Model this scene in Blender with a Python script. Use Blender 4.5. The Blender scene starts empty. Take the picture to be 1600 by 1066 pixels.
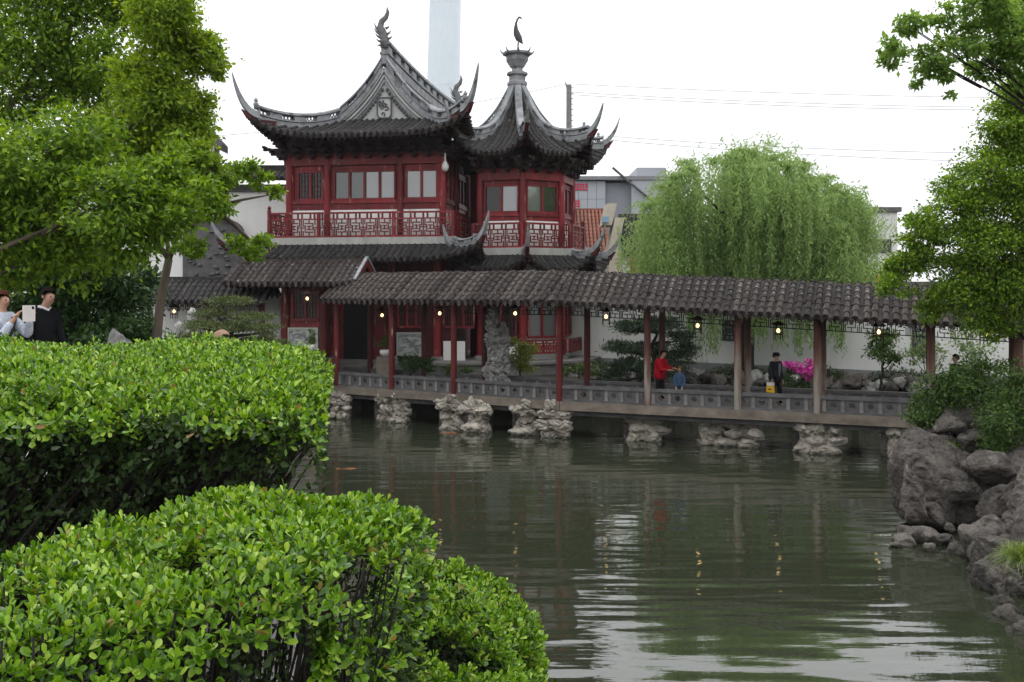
import bpy, bmesh, math, random
import numpy as np
from mathutils import Vector, Matrix, noise as mnoise

random.seed(7)
RNG = np.random.default_rng(7)
scene = bpy.context.scene
col = scene.collection
R = math.radians

# ------------------------------------------------------------------ camera
EYE = 4.8                      # metres above the pond
FPX = 1500.0                   # focal length in pixels of the 1600 px wide photograph
HORIZON = 455.0                # photograph row of the horizon: the camera is level, with the lens shifted down
cam_data = bpy.data.cameras.new('camera')
cam_data.sensor_width = 36.0
cam_data.lens = 36.0 * FPX / 1600.0
cam_data.clip_start = 0.05
cam_data.clip_end = 6000.0
cam = bpy.data.objects.new('camera', cam_data)
col.objects.link(cam)
cam.location = (0, 0, EYE)
cam.rotation_euler = (math.pi / 2, 0, 0)
cam_data.shift_y = -(533.0 - HORIZON) / 1600.0
scene.camera = cam

# ------------------------------------------------------------------ overcast sky
world = bpy.data.worlds.new('World')
scene.world = world
world.use_nodes = True
wn = world.node_tree
wn.nodes.clear()
w_out = wn.nodes.new('ShaderNodeOutputWorld')
w_bg = wn.nodes.new('ShaderNodeBackground')
w_sky = wn.nodes.new('ShaderNodeTexSky')
w_sky.sky_type = 'NISHITA'
w_sky.sun_disc = False
w_sky.sun_elevation = R(76)
w_sky.sun_rotation = R(25)
w_sky.dust_density = 6.0
w_hs = wn.nodes.new('ShaderNodeHueSaturation')
w_hs.inputs['Saturation'].default_value = 0.12
wn.links.new(w_sky.outputs[0], w_hs.inputs['Color'])
# cloud deck: even white, a little brighter overhead (as overcast skies are)
w_tc = wn.nodes.new('ShaderNodeTexCoord')
w_sep = wn.nodes.new('ShaderNodeSeparateXYZ')
wn.links.new(w_tc.outputs['Generated'], w_sep.inputs[0])
w_ma = wn.nodes.new('ShaderNodeMapRange')
w_ma.inputs['From Min'].default_value = 0.0
w_ma.inputs['From Max'].default_value = 1.0
w_ma.inputs['To Min'].default_value = 13.5
w_ma.inputs['To Max'].default_value = 26.0
wn.links.new(w_sep.outputs['Z'], w_ma.inputs['Value'])
w_cm = wn.nodes.new('ShaderNodeVectorMath')
w_cm.operation = 'SCALE'
w_cm.inputs[0].default_value = (0.985, 1.0, 1.02)
wn.links.new(w_ma.outputs[0], w_cm.inputs['Scale'])
w_mix = wn.nodes.new('ShaderNodeMixRGB')
w_mix.inputs[0].default_value = 0.85
wn.links.new(w_hs.outputs[0], w_mix.inputs[1])
wn.links.new(w_cm.outputs[0], w_mix.inputs[2])
wn.links.new(w_mix.outputs[0], w_bg.inputs[0])
w_bg.inputs['Strength'].default_value = 0.12
wn.links.new(w_bg.outputs[0], w_out.inputs[0])

sun_d = bpy.data.lights.new('sun', 'SUN')
sun_d.energy = 1.0
sun_d.angle = R(25)
sun_d.color = (1.0, 0.97, 0.93)
sun = bpy.data.objects.new('sun', sun_d)
col.objects.link(sun)
sun.rotation_euler = (R(14), 0, R(155))

scene.view_settings.view_transform = 'Standard'
scene.view_settings.look = 'None'
scene.view_settings.exposure = -0.3
scene.view_settings.gamma = 1.0
scene.view_settings.use_curve_mapping = False
scene.cycles.use_denoising = True
scene.cycles.max_bounces = 6
scene.cycles.diffuse_bounces = 3
scene.cycles.glossy_bounces = 3
scene.cycles.transmission_bounces = 4
scene.cycles.transparent_max_bounces = 4
scene.cycles.volume_bounces = 1
scene.cycles.sample_clamp_indirect = 6.0
scene.cycles.caustics_reflective = False
scene.cycles.caustics_refractive = False


def at(px, py, Y):
    """the point at forward distance Y that is seen at pixel (px, py) of the 1600x1066 photograph"""
    return Vector(((px - 800) / FPX * Y, Y, EYE + (HORIZON - py) / FPX * Y))


def on_z(px, py, z):
    return at(px, py, (EYE - z) * FPX / (py - HORIZON))


# ------------------------------------------------------------------ objects
W = {}


def link(o, parent=None, M=None):
    col.objects.link(o)
    M = M or Matrix.Identity(4)
    if parent is not None:
        o.parent = parent
        o.matrix_basis = W[parent.name].inverted() @ M
    else:
        o.matrix_basis = M
    W[o.name] = M
    return o


def tag(o, label=None, cat=None, group=None, kind=None):
    if label:
        o['label'] = label
    if cat:
        o['category'] = cat
    if group:
        o['group'] = group
    if kind:
        o['kind'] = kind
    return o


def thing(name, loc, label, cat, group=None):
    o = bpy.data.objects.new(name, None)
    o.empty_display_size = 0.2
    link(o, None, Matrix.Translation(Vector(loc)))
    return tag(o, label, cat, group)


def mobj(name, me, mat, parent=None, M=None):
    if mat is not None and len(me.materials) == 0:
        me.materials.append(mat)
    o = bpy.data.objects.new(name, me)
    return link(o, parent, M)


class MB:
    def __init__(self, xf=None):
        self.v, self.f, self.xf = [], [], xf

    def add(self, vs, fs):
        n = len(self.v)
        if self.xf:
            vs = [self.xf(*p) for p in vs]
        self.v.extend([tuple(p) for p in vs])
        self.f.extend([tuple(i + n for i in q) for q in fs])

    def hexa(self, p):
        """eight corners: bottom 0-3 counterclockwise, top 4-7"""
        self.add(p, [(3, 2, 1, 0), (4, 5, 6, 7), (0, 1, 5, 4), (1, 2, 6, 5), (2, 3, 7, 6), (3, 0, 4, 7)])

    def box(self, x0, x1, y0, y1, z0, z1):
        self.hexa([(x0, y0, z0), (x1, y0, z0), (x1, y1, z0), (x0, y1, z0), (x0, y0, z1), (x1, y0, z1), (x1, y1, z1), (x0, y1, z1)])

    def obox(self, c, ax, ay, az):
        c, ax, ay, az = Vector(c), Vector(ax), Vector(ay), Vector(az)
        self.hexa([c - ax - ay - az, c + ax - ay - az, c + ax + ay - az, c - ax + ay - az,
                   c - ax - ay + az, c + ax - ay + az, c + ax + ay + az, c - ax + ay + az])

    def bar(self, p, q, w, h, up=(0, 0, 1)):
        p, q, up = Vector(p), Vector(q), Vector(up)
        d = q - p
        if d.length < 1e-6:
            return
        d.normalize()
        s = d.cross(up)
        if s.length < 1e-4:
            s = d.cross(Vector((1, 0, 0)))
        s.normalize()
        u = s.cross(d)
        self.obox((p + q) / 2, (q - p) / 2, s * -w / 2, u * h / 2)

    def tube(self, path, radii, n=8, cap=True, flat=1.0, flat_dir=None):
        path = [Vector(p) for p in path]
        if not hasattr(radii, '__len__'):
            radii = [radii] * len(path)
        prev = None
        vs, fs = [], []
        for i, p in enumerate(path):
            d = path[min(i + 1, len(path) - 1)] - path[max(i - 1, 0)]
            d = d.normalized() if d.length > 1e-9 else Vector((0, 0, 1))
            if flat_dir is not None:
                s = Vector(flat_dir)
                s = (s - d * s.dot(d)).normalized()
            elif prev is None:
                s = d.cross(Vector((0, 0, 1)))
                if s.length < 0.05:
                    s = Vector((1, 0, 0))
                s.normalize()
            else:
                s = (prev - d * prev.dot(d)).normalized()
            prev = s
            t = d.cross(s)
            for k in range(n):
                a = 2 * math.pi * k / n
                vs.append(p + (s * math.cos(a) * flat + t * math.sin(a)) * radii[i])
        for i in range(len(path) - 1):
            for k in range(n):
                a, b = i * n + k, i * n + (k + 1) % n
                fs.append((a, b, b + n, a + n))
        if cap:
            fs.append(tuple(range(n - 1, -1, -1)))
            m = (len(path) - 1) * n
            fs.append(tuple(range(m, m + n)))
        self.add(vs, fs)

    def sweep(self, path, prof, cap=True):
        """prof: closed list of (side, up); side is horizontal and normal to the path"""
        path = [Vector(p) for p in path]
        vs, fs, n = [], [], len(prof)
        for i, p in enumerate(path):
            d = path[min(i + 1, len(path) - 1)] - path[max(i - 1, 0)]
            s = Vector((d.y, -d.x, 0))
            s = s.normalized() if s.length > 1e-6 else Vector((1, 0, 0))
            for a, b in prof:
                vs.append(p + s * a + Vector((0, 0, b)))
        for i in range(len(path) - 1):
            for k in range(n):
                a, b = i * n + k, i * n + (k + 1) % n
                fs.append((a, b, b + n, a + n))
        if cap:
            fs.append(tuple(range(n - 1, -1, -1)))
            m = (len(path) - 1) * n
            fs.append(tuple(range(m, m + n)))
        self.add(vs, fs)

    def prism(self, pts, z0, z1):
        n = len(pts)
        self.add([(x, y, z0) for x, y in pts] + [(x, y, z1) for x, y in pts],
                 [tuple(range(n - 1, -1, -1)), tuple(range(n, 2 * n))] + [(i, (i + 1) % n, n + (i + 1) % n, n + i) for i in range(n)])

    def lathe(self, c, prof, n=12):
        """prof: list of (radius, z) above c"""
        vs, fs = [], []
        for r, z in prof:
            for k in range(n):
                a = 2 * math.pi * k / n
                vs.append((c[0] + r * math.cos(a), c[1] + r * math.sin(a), c[2] + z))
        for i in range(len(prof) - 1):
            for k in range(n):
                a, b = i * n + k, i * n + (k + 1) % n
                fs.append((a, b, b + n, a + n))
        fs.append(tuple(range(n - 1, -1, -1)))
        m = (len(prof) - 1) * n
        fs.append(tuple(range(m, m + n)))
        self.add(vs, fs)

    def grid(self, P):
        n, m = len(P), len(P[0])
        self.add([p for r in P for p in r],
                 [(i * m + j, i * m + j + 1, (i + 1) * m + j + 1, (i + 1) * m + j) for i in range(n - 1) for j in range(m - 1)])

    def mesh(self, name, smooth=False):
        me = bpy.data.meshes.new(name)
        me.from_pydata(self.v, [], self.f)
        if smooth:
            me.polygons.foreach_set('use_smooth', [True] * len(me.polygons))
        me.update()
        return me

    def build(self, name, mat, parent=None, smooth=False):
        return mobj(name, self.mesh(name, smooth), mat, parent)


def np_mesh(name, V, F):
    """V (n,3), F (m,3) arrays"""
    me = bpy.data.meshes.new(name)
    V = np.asarray(V, np.float32)
    F = np.asarray(F, np.int32)
    me.vertices.add(len(V))
    me.vertices.foreach_set('co', V.ravel())
    me.loops.add(F.size)
    me.loops.foreach_set('vertex_index', F.ravel())
    me.polygons.add(len(F))
    me.polygons.foreach_set('loop_start', np.arange(0, F.size, F.shape[1], dtype=np.int32))
    me.polygons.foreach_set('loop_total', np.full(len(F), F.shape[1], np.int32))
    me.update(calc_edges=True)
    return me


# ------------------------------------------------------------------ materials
def new_mat(name):
    m = bpy.data.materials.new(name)
    m.use_nodes = True
    nt = m.node_tree
    b = nt.nodes['Principled BSDF']
    return m, nt, b


def surf(name, c1, c2=None, scale=3.0, rough=0.7, bump=0.0, bscale=None, detail=6.0, spec=0.3, bdist=0.03, wet=False, obj_var=0.0, streak=None, metallic=0.0, spots=None):
    """noise-mottled surface: c1/c2 are the two colours it wanders between; streak stretches the noise along z; spots = (colour, threshold, scale)"""
    m, nt, b = new_mat(name)
    N, L = nt.nodes.new, nt.links.new
    c2 = c2 or tuple(x * 0.7 for x in c1)
    tc = N('ShaderNodeTexCoord')
    mp = N('ShaderNodeMapping')
    L(tc.outputs['Object'], mp.inputs[0])
    if streak:
        mp.inputs['Scale'].default_value = (1, 1, streak)
    nz = N('ShaderNodeTexNoise')
    nz.inputs['Scale'].default_value = scale
    nz.inputs['Detail'].default_value = detail
    nz.inputs['Roughness'].default_value = 0.65
    L(mp.outputs[0], nz.inputs['Vector'])
    cr = N('ShaderNodeValToRGB')
    cr.color_ramp.elements[0].position = 0.32
    cr.color_ramp.elements[1].position = 0.68
    cr.color_ramp.elements[0].color = (*c2, 1)
    cr.color_ramp.elements[1].color = (*c1, 1)
    L(nz.outputs['Fac'], cr.inputs[0])
    out = cr.outputs[0]
    if spots:
        nz3 = N('ShaderNodeTexNoise')
        nz3.inputs['Scale'].default_value = spots[2]
        nz3.inputs['Detail'].default_value = 5
        L(mp.outputs[0], nz3.inputs['Vector'])
        r3 = N('ShaderNodeValToRGB')
        r3.color_ramp.elements[0].position = spots[1]
        r3.color_ramp.elements[1].position = spots[1] + 0.06
        L(nz3.outputs['Fac'], r3.inputs[0])
        mx = N('ShaderNodeMixRGB')
        L(r3.outputs[0], mx.inputs[0])
        L(out, mx.inputs[1])
        mx.inputs[2].default_value = (*spots[0], 1)
        out = mx.outputs[0]
    if wet:                                  # dark wet band with algae just above the water line
        sz = N('ShaderNodeSeparateXYZ')
        L(tc.outputs['Object'], sz.inputs[0])
        nw = N('ShaderNodeMath')
        nw.operation = 'MULTIPLY_ADD'
        L(nz.outputs['Fac'], nw.inputs[0])
        nw.inputs[1].default_value = -0.35
        L(sz.outputs['Z'], nw.inputs[2])
        mw = N('ShaderNodeMapRange')
        mw.inputs['From Min'].default_value = -0.24
        mw.inputs['From Max'].default_value = -0.04
        mw.inputs['To Min'].default_value = 0.85
        mw.inputs['To Max'].default_value = 0.0
        L(nw.outputs[0], mw.inputs['Value'])
        mx2 = N('ShaderNodeMixRGB')
        L(mw.outputs[0], mx2.inputs[0])
        L(out, mx2.inputs[1])
        mx2.inputs[2].default_value = (0.022, 0.026, 0.014, 1)
        out = mx2.outputs[0]
    if obj_var:
        oi = N('ShaderNodeObjectInfo')
        mr = N('ShaderNodeMapRange')
        mr.inputs['To Min'].default_value = 1 - obj_var
        mr.inputs['To Max'].default_value = 1 + obj_var
        L(oi.outputs['Random'], mr.inputs['Value'])
        sc = N('ShaderNodeVectorMath')
        sc.operation = 'SCALE'
        L(out, sc.inputs[0])
        L(mr.outputs[0], sc.inputs['Scale'])
        out = sc.outputs[0]
    L(out, b.inputs['Base Color'])
    b.inputs['Roughness'].default_value = rough
    b.inputs['Specular IOR Level'].default_value = spec
    b.inputs['Metallic'].default_value = metallic
    if bump:
        nb = N('ShaderNodeTexNoise')
        nb.inputs['Scale'].default_value = bscale or scale * 4
        nb.inputs['Detail'].default_value = 8
        L(mp.outputs[0], nb.inputs['Vector'])
        bp = N('ShaderNodeBump')
        bp.inputs['Strength'].default_value = bump
        bp.inputs['Distance'].default_value = bdist
        L(nb.outputs['Fac'], bp.inputs['Height'])
        L(bp.outputs[0], b.inputs['Normal'])
    return m


def leaf_mat(name, cols, trans=0.3, rough=0.45, dead=False, spec=0.35):
    """cols: colours from the darkest to the palest leaf; every leaf (mesh island or object) takes its own"""
    m, nt, b = new_mat(name)
    N, L = nt.nodes.new, nt.links.new
    ge = N('ShaderNodeNewGeometry')
    oi = N('ShaderNodeObjectInfo')
    ad = N('ShaderNodeMath')
    ad.operation = 'ADD'
    L(ge.outputs['Random Per Island'], ad.inputs[0])
    L(oi.outputs['Random'], ad.inputs[1])
    fr = N('ShaderNodeMath')
    fr.operation = 'FRACT'
    L(ad.outputs[0], fr.inputs[0])
    cr = N('ShaderNodeValToRGB')
    el = cr.color_ramp.elements
    while len(el) < len(cols):
        el.new(0.5)
    for i, c in enumerate(cols):
        el[i].position = i / (len(cols) - 1)
        el[i].color = (*c, 1)
    if dead:                                 # a few withered leaves
        el[-1].position = 0.98
        el.new(0.995).color = (0.22, 0.13, 0.035, 1)
    L(fr.outputs[0], cr.inputs[0])
    L(cr.outputs[0], b.inputs['Base Color'])
    b.inputs['Roughness'].default_value = rough
    b.inputs['Specular IOR Level'].default_value = spec
    tr = N('ShaderNodeBsdfTranslucent')
    hs = N('ShaderNodeHueSaturation')
    hs.inputs['Saturation'].default_value = 1.1
    hs.inputs['Value'].default_value = 1.5
    hs.inputs['Hue'].default_value = 0.485
    L(cr.outputs[0], hs.inputs['Color'])
    L(hs.outputs[0], tr.inputs[0])
    mx = N('ShaderNodeMixShader')
    mx.inputs[0].default_value = trans
    L(b.outputs[0], mx.inputs[1])
    L(tr.outputs[0], mx.inputs[2])
    L(mx.outputs[0], nt.nodes['Material Output'].inputs['Surface'])
    return m


M = {}
M['tile'] = surf('roof_tile', (0.058, 0.053, 0.051), (0.020, 0.019, 0.019), 5.0, 0.75, 0.5, 30, obj_var=0.35, spots=((0.15, 0.14, 0.13), 0.64, 6.0), spec=0.15)
M['tile_old'] = surf('weathered_roof_tile', (0.086, 0.071, 0.065), (0.026, 0.022, 0.021), 6.0, 0.85, 0.6, 30, obj_var=0.35, spots=((0.19, 0.18, 0.168), 0.64, 6.0), spec=0.15)
M['tile_pan'] = surf('roof_pan_tile', (0.035, 0.032, 0.031), (0.016, 0.015, 0.015), 6.0, 0.85, 0.4, 25)
M['ridge'] = surf('grey_ridge_plaster', (0.34, 0.348, 0.36), (0.155, 0.16, 0.167), 2.2, 0.85, 0.35, 14, spots=((0.11, 0.115, 0.12), 0.60, 3.2))
M['ridge_dark'] = surf('dark_ridge_infill', (0.12, 0.12, 0.125), (0.05, 0.05, 0.055), 3.0, 0.9)
M['gable'] = surf('pale_gable_plaster', (0.46, 0.46, 0.45), (0.33, 0.33, 0.325), 1.2, 0.9, 0.15, 10, streak=0.35)
M['red'] = surf('red_lacquered_wood', (0.215, 0.016, 0.020), (0.095, 0.008, 0.011), 2.0, 0.5, 0.15, 14, streak=0.25, obj_var=0.28, spots=((0.27, 0.12, 0.10), 0.61, 6.0))
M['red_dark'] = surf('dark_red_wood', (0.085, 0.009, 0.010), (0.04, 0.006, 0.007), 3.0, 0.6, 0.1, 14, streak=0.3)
M['red_worn'] = surf('peeling_red_post', (0.135, 0.014, 0.014), (0.055, 0.007, 0.008), 3.0, 0.6, 0.3, 16, streak=0.2, obj_var=0.1, spots=((0.42, 0.30, 0.24), 0.66, 5.0))
M['wood_worn'] = surf('bare_weathered_post', (0.21, 0.125, 0.10), (0.10, 0.045, 0.038), 3.0, 0.8, 0.4, 16, streak=0.12, obj_var=0.1, spots=((0.36, 0.30, 0.27), 0.58, 3.0))
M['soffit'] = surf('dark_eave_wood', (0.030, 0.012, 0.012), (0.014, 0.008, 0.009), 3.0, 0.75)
M['black_wood'] = surf('black_lattice_wood', (0.022, 0.018, 0.018), (0.012, 0.011, 0.011), 4.0, 0.6)
M['white'] = surf('whitewashed_plaster', (0.80, 0.795, 0.77), (0.68, 0.675, 0.65), 0.7, 0.9, 0.12, 8, streak=0.35, spots=((0.52, 0.515, 0.49), 0.61, 1.3))
M['dado'] = surf('grey_wall_base', (0.27, 0.27, 0.28), (0.19, 0.19, 0.20), 1.2, 0.9, 0.2, 8)
M['stone'] = surf('grey_cut_stone', (0.24, 0.228, 0.215), (0.13, 0.123, 0.118), 2.2, 0.85, 0.4, 18, obj_var=0.15)
M['stone_warm'] = surf('brown_grey_cut_stone', (0.26, 0.215, 0.175), (0.12, 0.10, 0.085), 2.0, 0.85, 0.4, 18, obj_var=0.12, streak=1.6)
M['stone_dark'] = surf('dark_stone_panel', (0.135, 0.13, 0.13), (0.065, 0.063, 0.065), 2.5, 0.85, 0.3, 18, obj_var=0.2)
M['relief'] = surf('carved_pale_stone', (0.42, 0.44, 0.40), (0.30, 0.32, 0.29), 3.0, 0.85, 0.3, 16)
M['slab'] = surf('balcony_stone', (0.42, 0.41, 0.385), (0.28, 0.275, 0.26), 2.0, 0.85, 0.2, 12, streak=0.4)
M['rock'] = surf('pale_lake_stone', (0.56, 0.51, 0.44), (0.20, 0.18, 0.155), 3.0, 0.9, 1.0, 7, obj_var=0.22, spots=((0.10, 0.10, 0.06), 0.64, 1.6), bdist=0.07, wet=True)
M['rock_grey'] = surf('dark_grey_boulder', (0.150, 0.133, 0.119), (0.042, 0.037, 0.033), 2.6, 0.85, 1.0, 9, obj_var=0.28, spots=((0.17, 0.155, 0.14), 0.62, 2.4), bdist=0.10, wet=True)
M['rock_taihu'] = surf('scholar_stone', (0.42, 0.41, 0.39), (0.12, 0.12, 0.12), 5.0, 0.9, 0.9, 10, obj_var=0.1)
M['earth'] = surf('garden_earth', (0.045, 0.040, 0.028), (0.022, 0.022, 0.014), 1.0, 0.95, 0.4, 6)
M['paving'] = surf('terrace_paving', (0.24, 0.23, 0.215), (0.15, 0.145, 0.135), 1.4, 0.9, 0.3, 8)
M['bark'] = surf('grey_brown_bark', (0.15, 0.12, 0.09), (0.065, 0.052, 0.042), 6.0, 0.9, 0.8, 18, streak=0.25)
M['bark_dark'] = surf('dark_bark', (0.034, 0.028, 0.024), (0.014, 0.012, 0.011), 6.0, 0.9, 0.8, 18, streak=0.25)
M['metal'] = surf('grey_painted_metal', (0.25, 0.25, 0.26), (0.16, 0.16, 0.17), 3.0, 0.5)
M['offwhite'] = surf('off_white_plastic', (0.72, 0.72, 0.70), (0.6, 0.6, 0.58), 3.0, 0.4)
M['door_shade'] = surf('painted_door_shade', (0.010, 0.008, 0.008), (0.006, 0.005, 0.005), 2.0, 0.9)


def glass_mat(name, base, rough=0.06, ior=2.2):
    m, nt, b = new_mat(name)
    b.inputs['Base Color'].default_value = (*base, 1)
    b.inputs['Roughness'].default_value = rough
    b.inputs['IOR'].default_value = ior
    b.inputs['Specular IOR Level'].default_value = 0.5
    N, L = nt.nodes.new, nt.links.new
    tc = N('ShaderNodeTexCoord')
    nz = N('ShaderNodeTexNoise')
    nz.inputs['Scale'].default_value = 1.6
    L(tc.outputs['Object'], nz.inputs['Vector'])
    bp = N('ShaderNodeBump')
    bp.inputs['Strength'].default_value = 0.06
    bp.inputs['Distance'].default_value = 0.05
    L(nz.outputs['Fac'], bp.inputs['Height'])
    L(bp.outputs[0], b.inputs['Normal'])
    return m


M['glass'] = glass_mat('reflective_window_glass', (0.13, 0.135, 0.14), ior=2.3)
M['glass_mid'] = glass_mat('dim_window_glass', (0.035, 0.037, 0.034), ior=1.9)
M['glass_dark'] = glass_mat('dark_window_glass', (0.022, 0.018, 0.016), ior=1.5)


def emit_mat(name, c, s):
    m, nt, b = new_mat(name)
    b.inputs['Base Color'].default_value = (*c, 1)
    b.inputs['Emission Color'].default_value = (*c, 1)
    b.inputs['Emission Strength'].default_value = s
    return m


M['bulb'] = emit_mat('lit_bulb', (1.0, 0.70, 0.30), 4.0)
M['lamp_glass'] = emit_mat('lamp_glass_glow', (1.0, 0.62, 0.25), 0.9)


# ================================================================== SETTING
# ---- pond basin and ground: one sheet out to the horizon with the pond cut out of it
POND = [(3.5, 2.2), (9.5, 6), (10.2, 12), (11.0, 16.5), (12.2, 20), (14.2, 25.5), (17, 29), (17, 32.5), (13.8, 35.2), (9, 36.8), (4.2, 40), (2.9, 37),
        (1.9, 34.4), (-5.4, 38.9), (-7.5, 38.6), (-9.5, 30), (-7, 20), (-5, 13), (-3.5, 8.5), (-2.2, 6.5), (-1, 4.5), (-0.6, 2.4)]
GROUND_Z = 1.35
g = MB()
nP = len(POND)
vs = [(x, y, -1.2) for x, y in POND] + [(x, y, GROUND_Z) for x, y in POND]
for rad in (60, 300, 3500):
    for x, y in POND:
        d = Vector((x - 2, y - 18)).normalized()
        vs.append((2 + d.x * rad, 18 + d.y * rad, GROUND_Z))
fs = []
for ring in range(4):
    for i in range(nP):
        j = (i + 1) % nP
        fs.append((ring * nP + i, ring * nP + j, (ring + 1) * nP + j, (ring + 1) * nP + i))
g.add(vs, fs)
tag(g.build('ground', M['earth']), kind='structure')
g = MB()
g.prism([(-0.55, 2.5), (-0.95, 4.4), (-2.1, 6.4), (-2.6, 8.4), (-3.1, 11.2), (-4.9, 14.2), (-6.9, 19.9), (-8, 24), (-40, 24), (-40, -25), (9, -25), (9, 1.5), (3.4, 2.0)][::-1], -1.2, 3.2)
tag(g.build('viewing_terrace', M['paving']), kind='structure')


def water_mat():
    m, nt, b = new_mat('pond_water')
    N, L = nt.nodes.new, nt.links.new
    b.inputs['Base Color'].default_value = (0.027, 0.032, 0.019, 1)
    b.inputs['Roughness'].default_value = 0.025
    b.inputs['IOR'].default_value = 1.95
    tc = N('ShaderNodeTexCoord')
    hs = []
    for sx, sy, sc, wt, det in ((0.42, 1.7, 1.15, 1.55, 1.0), (0.55, 2.6, 3.4, 0.13, 2.5), (0.30, 0.9, 0.40, 1.5, 0.0)):
        mp = N('ShaderNodeMapping')
        mp.inputs['Scale'].default_value = (sx, sy, 1)
        mp.inputs['Rotation'].default_value = (0, 0, R(4))
        L(tc.outputs['Object'], mp.inputs[0])
        nz = N('ShaderNodeTexNoise')
        nz.inputs['Scale'].default_value = sc
        nz.inputs['Detail'].default_value = det
        L(mp.outputs[0], nz.inputs['Vector'])
        mu = N('ShaderNodeMath')
        mu.operation = 'MULTIPLY'
        mu.inputs[1].default_value = wt
        L(nz.outputs['Fac'], mu.inputs[0])
        hs.append(mu)
    a1 = N('ShaderNodeMath')
    a2 = N('ShaderNodeMath')
    L(hs[0].outputs[0], a1.inputs[0])
    L(hs[1].outputs[0], a1.inputs[1])
    L(a1.outputs[0], a2.inputs[0])
    L(hs[2].outputs[0], a2.inputs[1])
    bp = N('ShaderNodeBump')
    bp.inputs['Strength'].default_value = 0.5
    bp.inputs['Distance'].default_value = 0.03
    L(a2.outputs[0], bp.inputs['Height'])
    L(bp.outputs[0], b.inputs['Normal'])
    return m


M['water'] = water_mat()
g = MB()
g.add([(-20, 1, 0), (24, 1, 0), (24, 45, 0), (-20, 45, 0)], [(0, 1, 2, 3)])
tag(g.build('pond_water', M['water']), kind='structure')

# ================================================================== ROOF TOOLS


def V2(*a):
    return Vector(a)


class Patch:
    """one curved roof slope: O origin, n outward, e sideways (plan); r runs from the top (rin) to the eave (rout)"""

    def __init__(s, xf, O, n, e, rin, rout, zf, wf, lp, L, F, ab=(1, 1), p=5.0, q=1.5):
        s.xf, s.O, s.n, s.e, s.rin, s.rout, s.zf, s.wf, s.lp, s.L, s.F, s.ab, s.p, s.q = xf, V2(*O), V2(*n), V2(*e), rin, rout, zf, wf, lp, L, F, ab, p, q

    def P(s, x, r, dz=0.0):
        w = max(s.wf(r), 1e-3)
        k = min(abs(x) / w, 1.0) ** s.p * max(s.lp(r), 0.0) ** s.q
        sg = 1 if x >= 0 else -1
        U = s.O + s.n * r + s.e * x + (s.n * s.ab[0] + s.e * (s.ab[1] * sg)) * (s.F * k)
        return Vector((U.x, U.y, s.zf(r) + s.L * k + dz))

    def hip(s, sg=1, n=14, dz=0.0, r0=None):
        r0 = s.rin if r0 is None else r0
        return [s.P(sg * s.wf(r), r, dz) for r in (r0 + (s.rout - r0) * i / (n - 1) for i in range(n))]


def tile_row(mb, pt, x, r0, r1, rad, tlen, sp, drip=True):
    """half-round tiles laid one over the next from the eave (r0) up to r1; pt(x, r) gives the slope"""
    ln = (pt(x, r0) - pt(x, r1)).length
    nt = max(1, int(round(ln / tlen)))
    vs, fs = [], []
    angs = [math.pi * k / 4 for k in range(5)]
    cnt = 0
    for j in range(nt):
        for fr, rr, sink in ((j / nt, rad, 0.0), (min((j + 1.08) / nt, 1.0), rad * 0.84, -0.01)):
            r = r0 + (r1 - r0) * fr
            p = pt(x, r)
            tang = pt(x, r + (r1 - r0) * 0.01) - pt(x, r - (r1 - r0) * 0.01)
            sd = pt(x + 0.02, r) - pt(x - 0.02, r)
            sd.normalize()
            nr = sd.cross(tang)
            nr.normalize()
            if nr.z < 0:
                nr = -nr
            for a in angs:
                vs.append(p + sd * (math.cos(a) * rr) + nr * (math.sin(a) * rr * 1.15 + sink))
            cnt += 1
    for i in range(cnt - 1):
        if i % 2 == 0:
            for k in range(4):
                a = i * 5 + k
                fs.append((a, a + 1, a + 6, a + 5))
    for j in range(nt):
        fs.append(tuple(j * 10 + k for k in range(5)))
    mb.add(vs, fs)
    if drip:
        A, B = pt(x + sp * 0.18, r0), pt(x + sp * 0.82, r0)
        C = pt(x + sp * 0.5, r0, -sp * 0.62)
        D = pt(x + sp * 0.5, r0 + (r1 - r0) * 0.06)
        A2, B2 = A * 0.55 + C * 0.45, B * 0.55 + C * 0.45
        A2, B2 = A2 + (A - B) * 0.12, B2 + (B - A) * 0.12
        mb.add([A, B, B2, C, A2, D], [(0, 1, 2, 3, 4), (0, 4, 5), (4, 3, 5), (3, 2, 5), (2, 1, 5), (1, 0, 5)])


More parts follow.
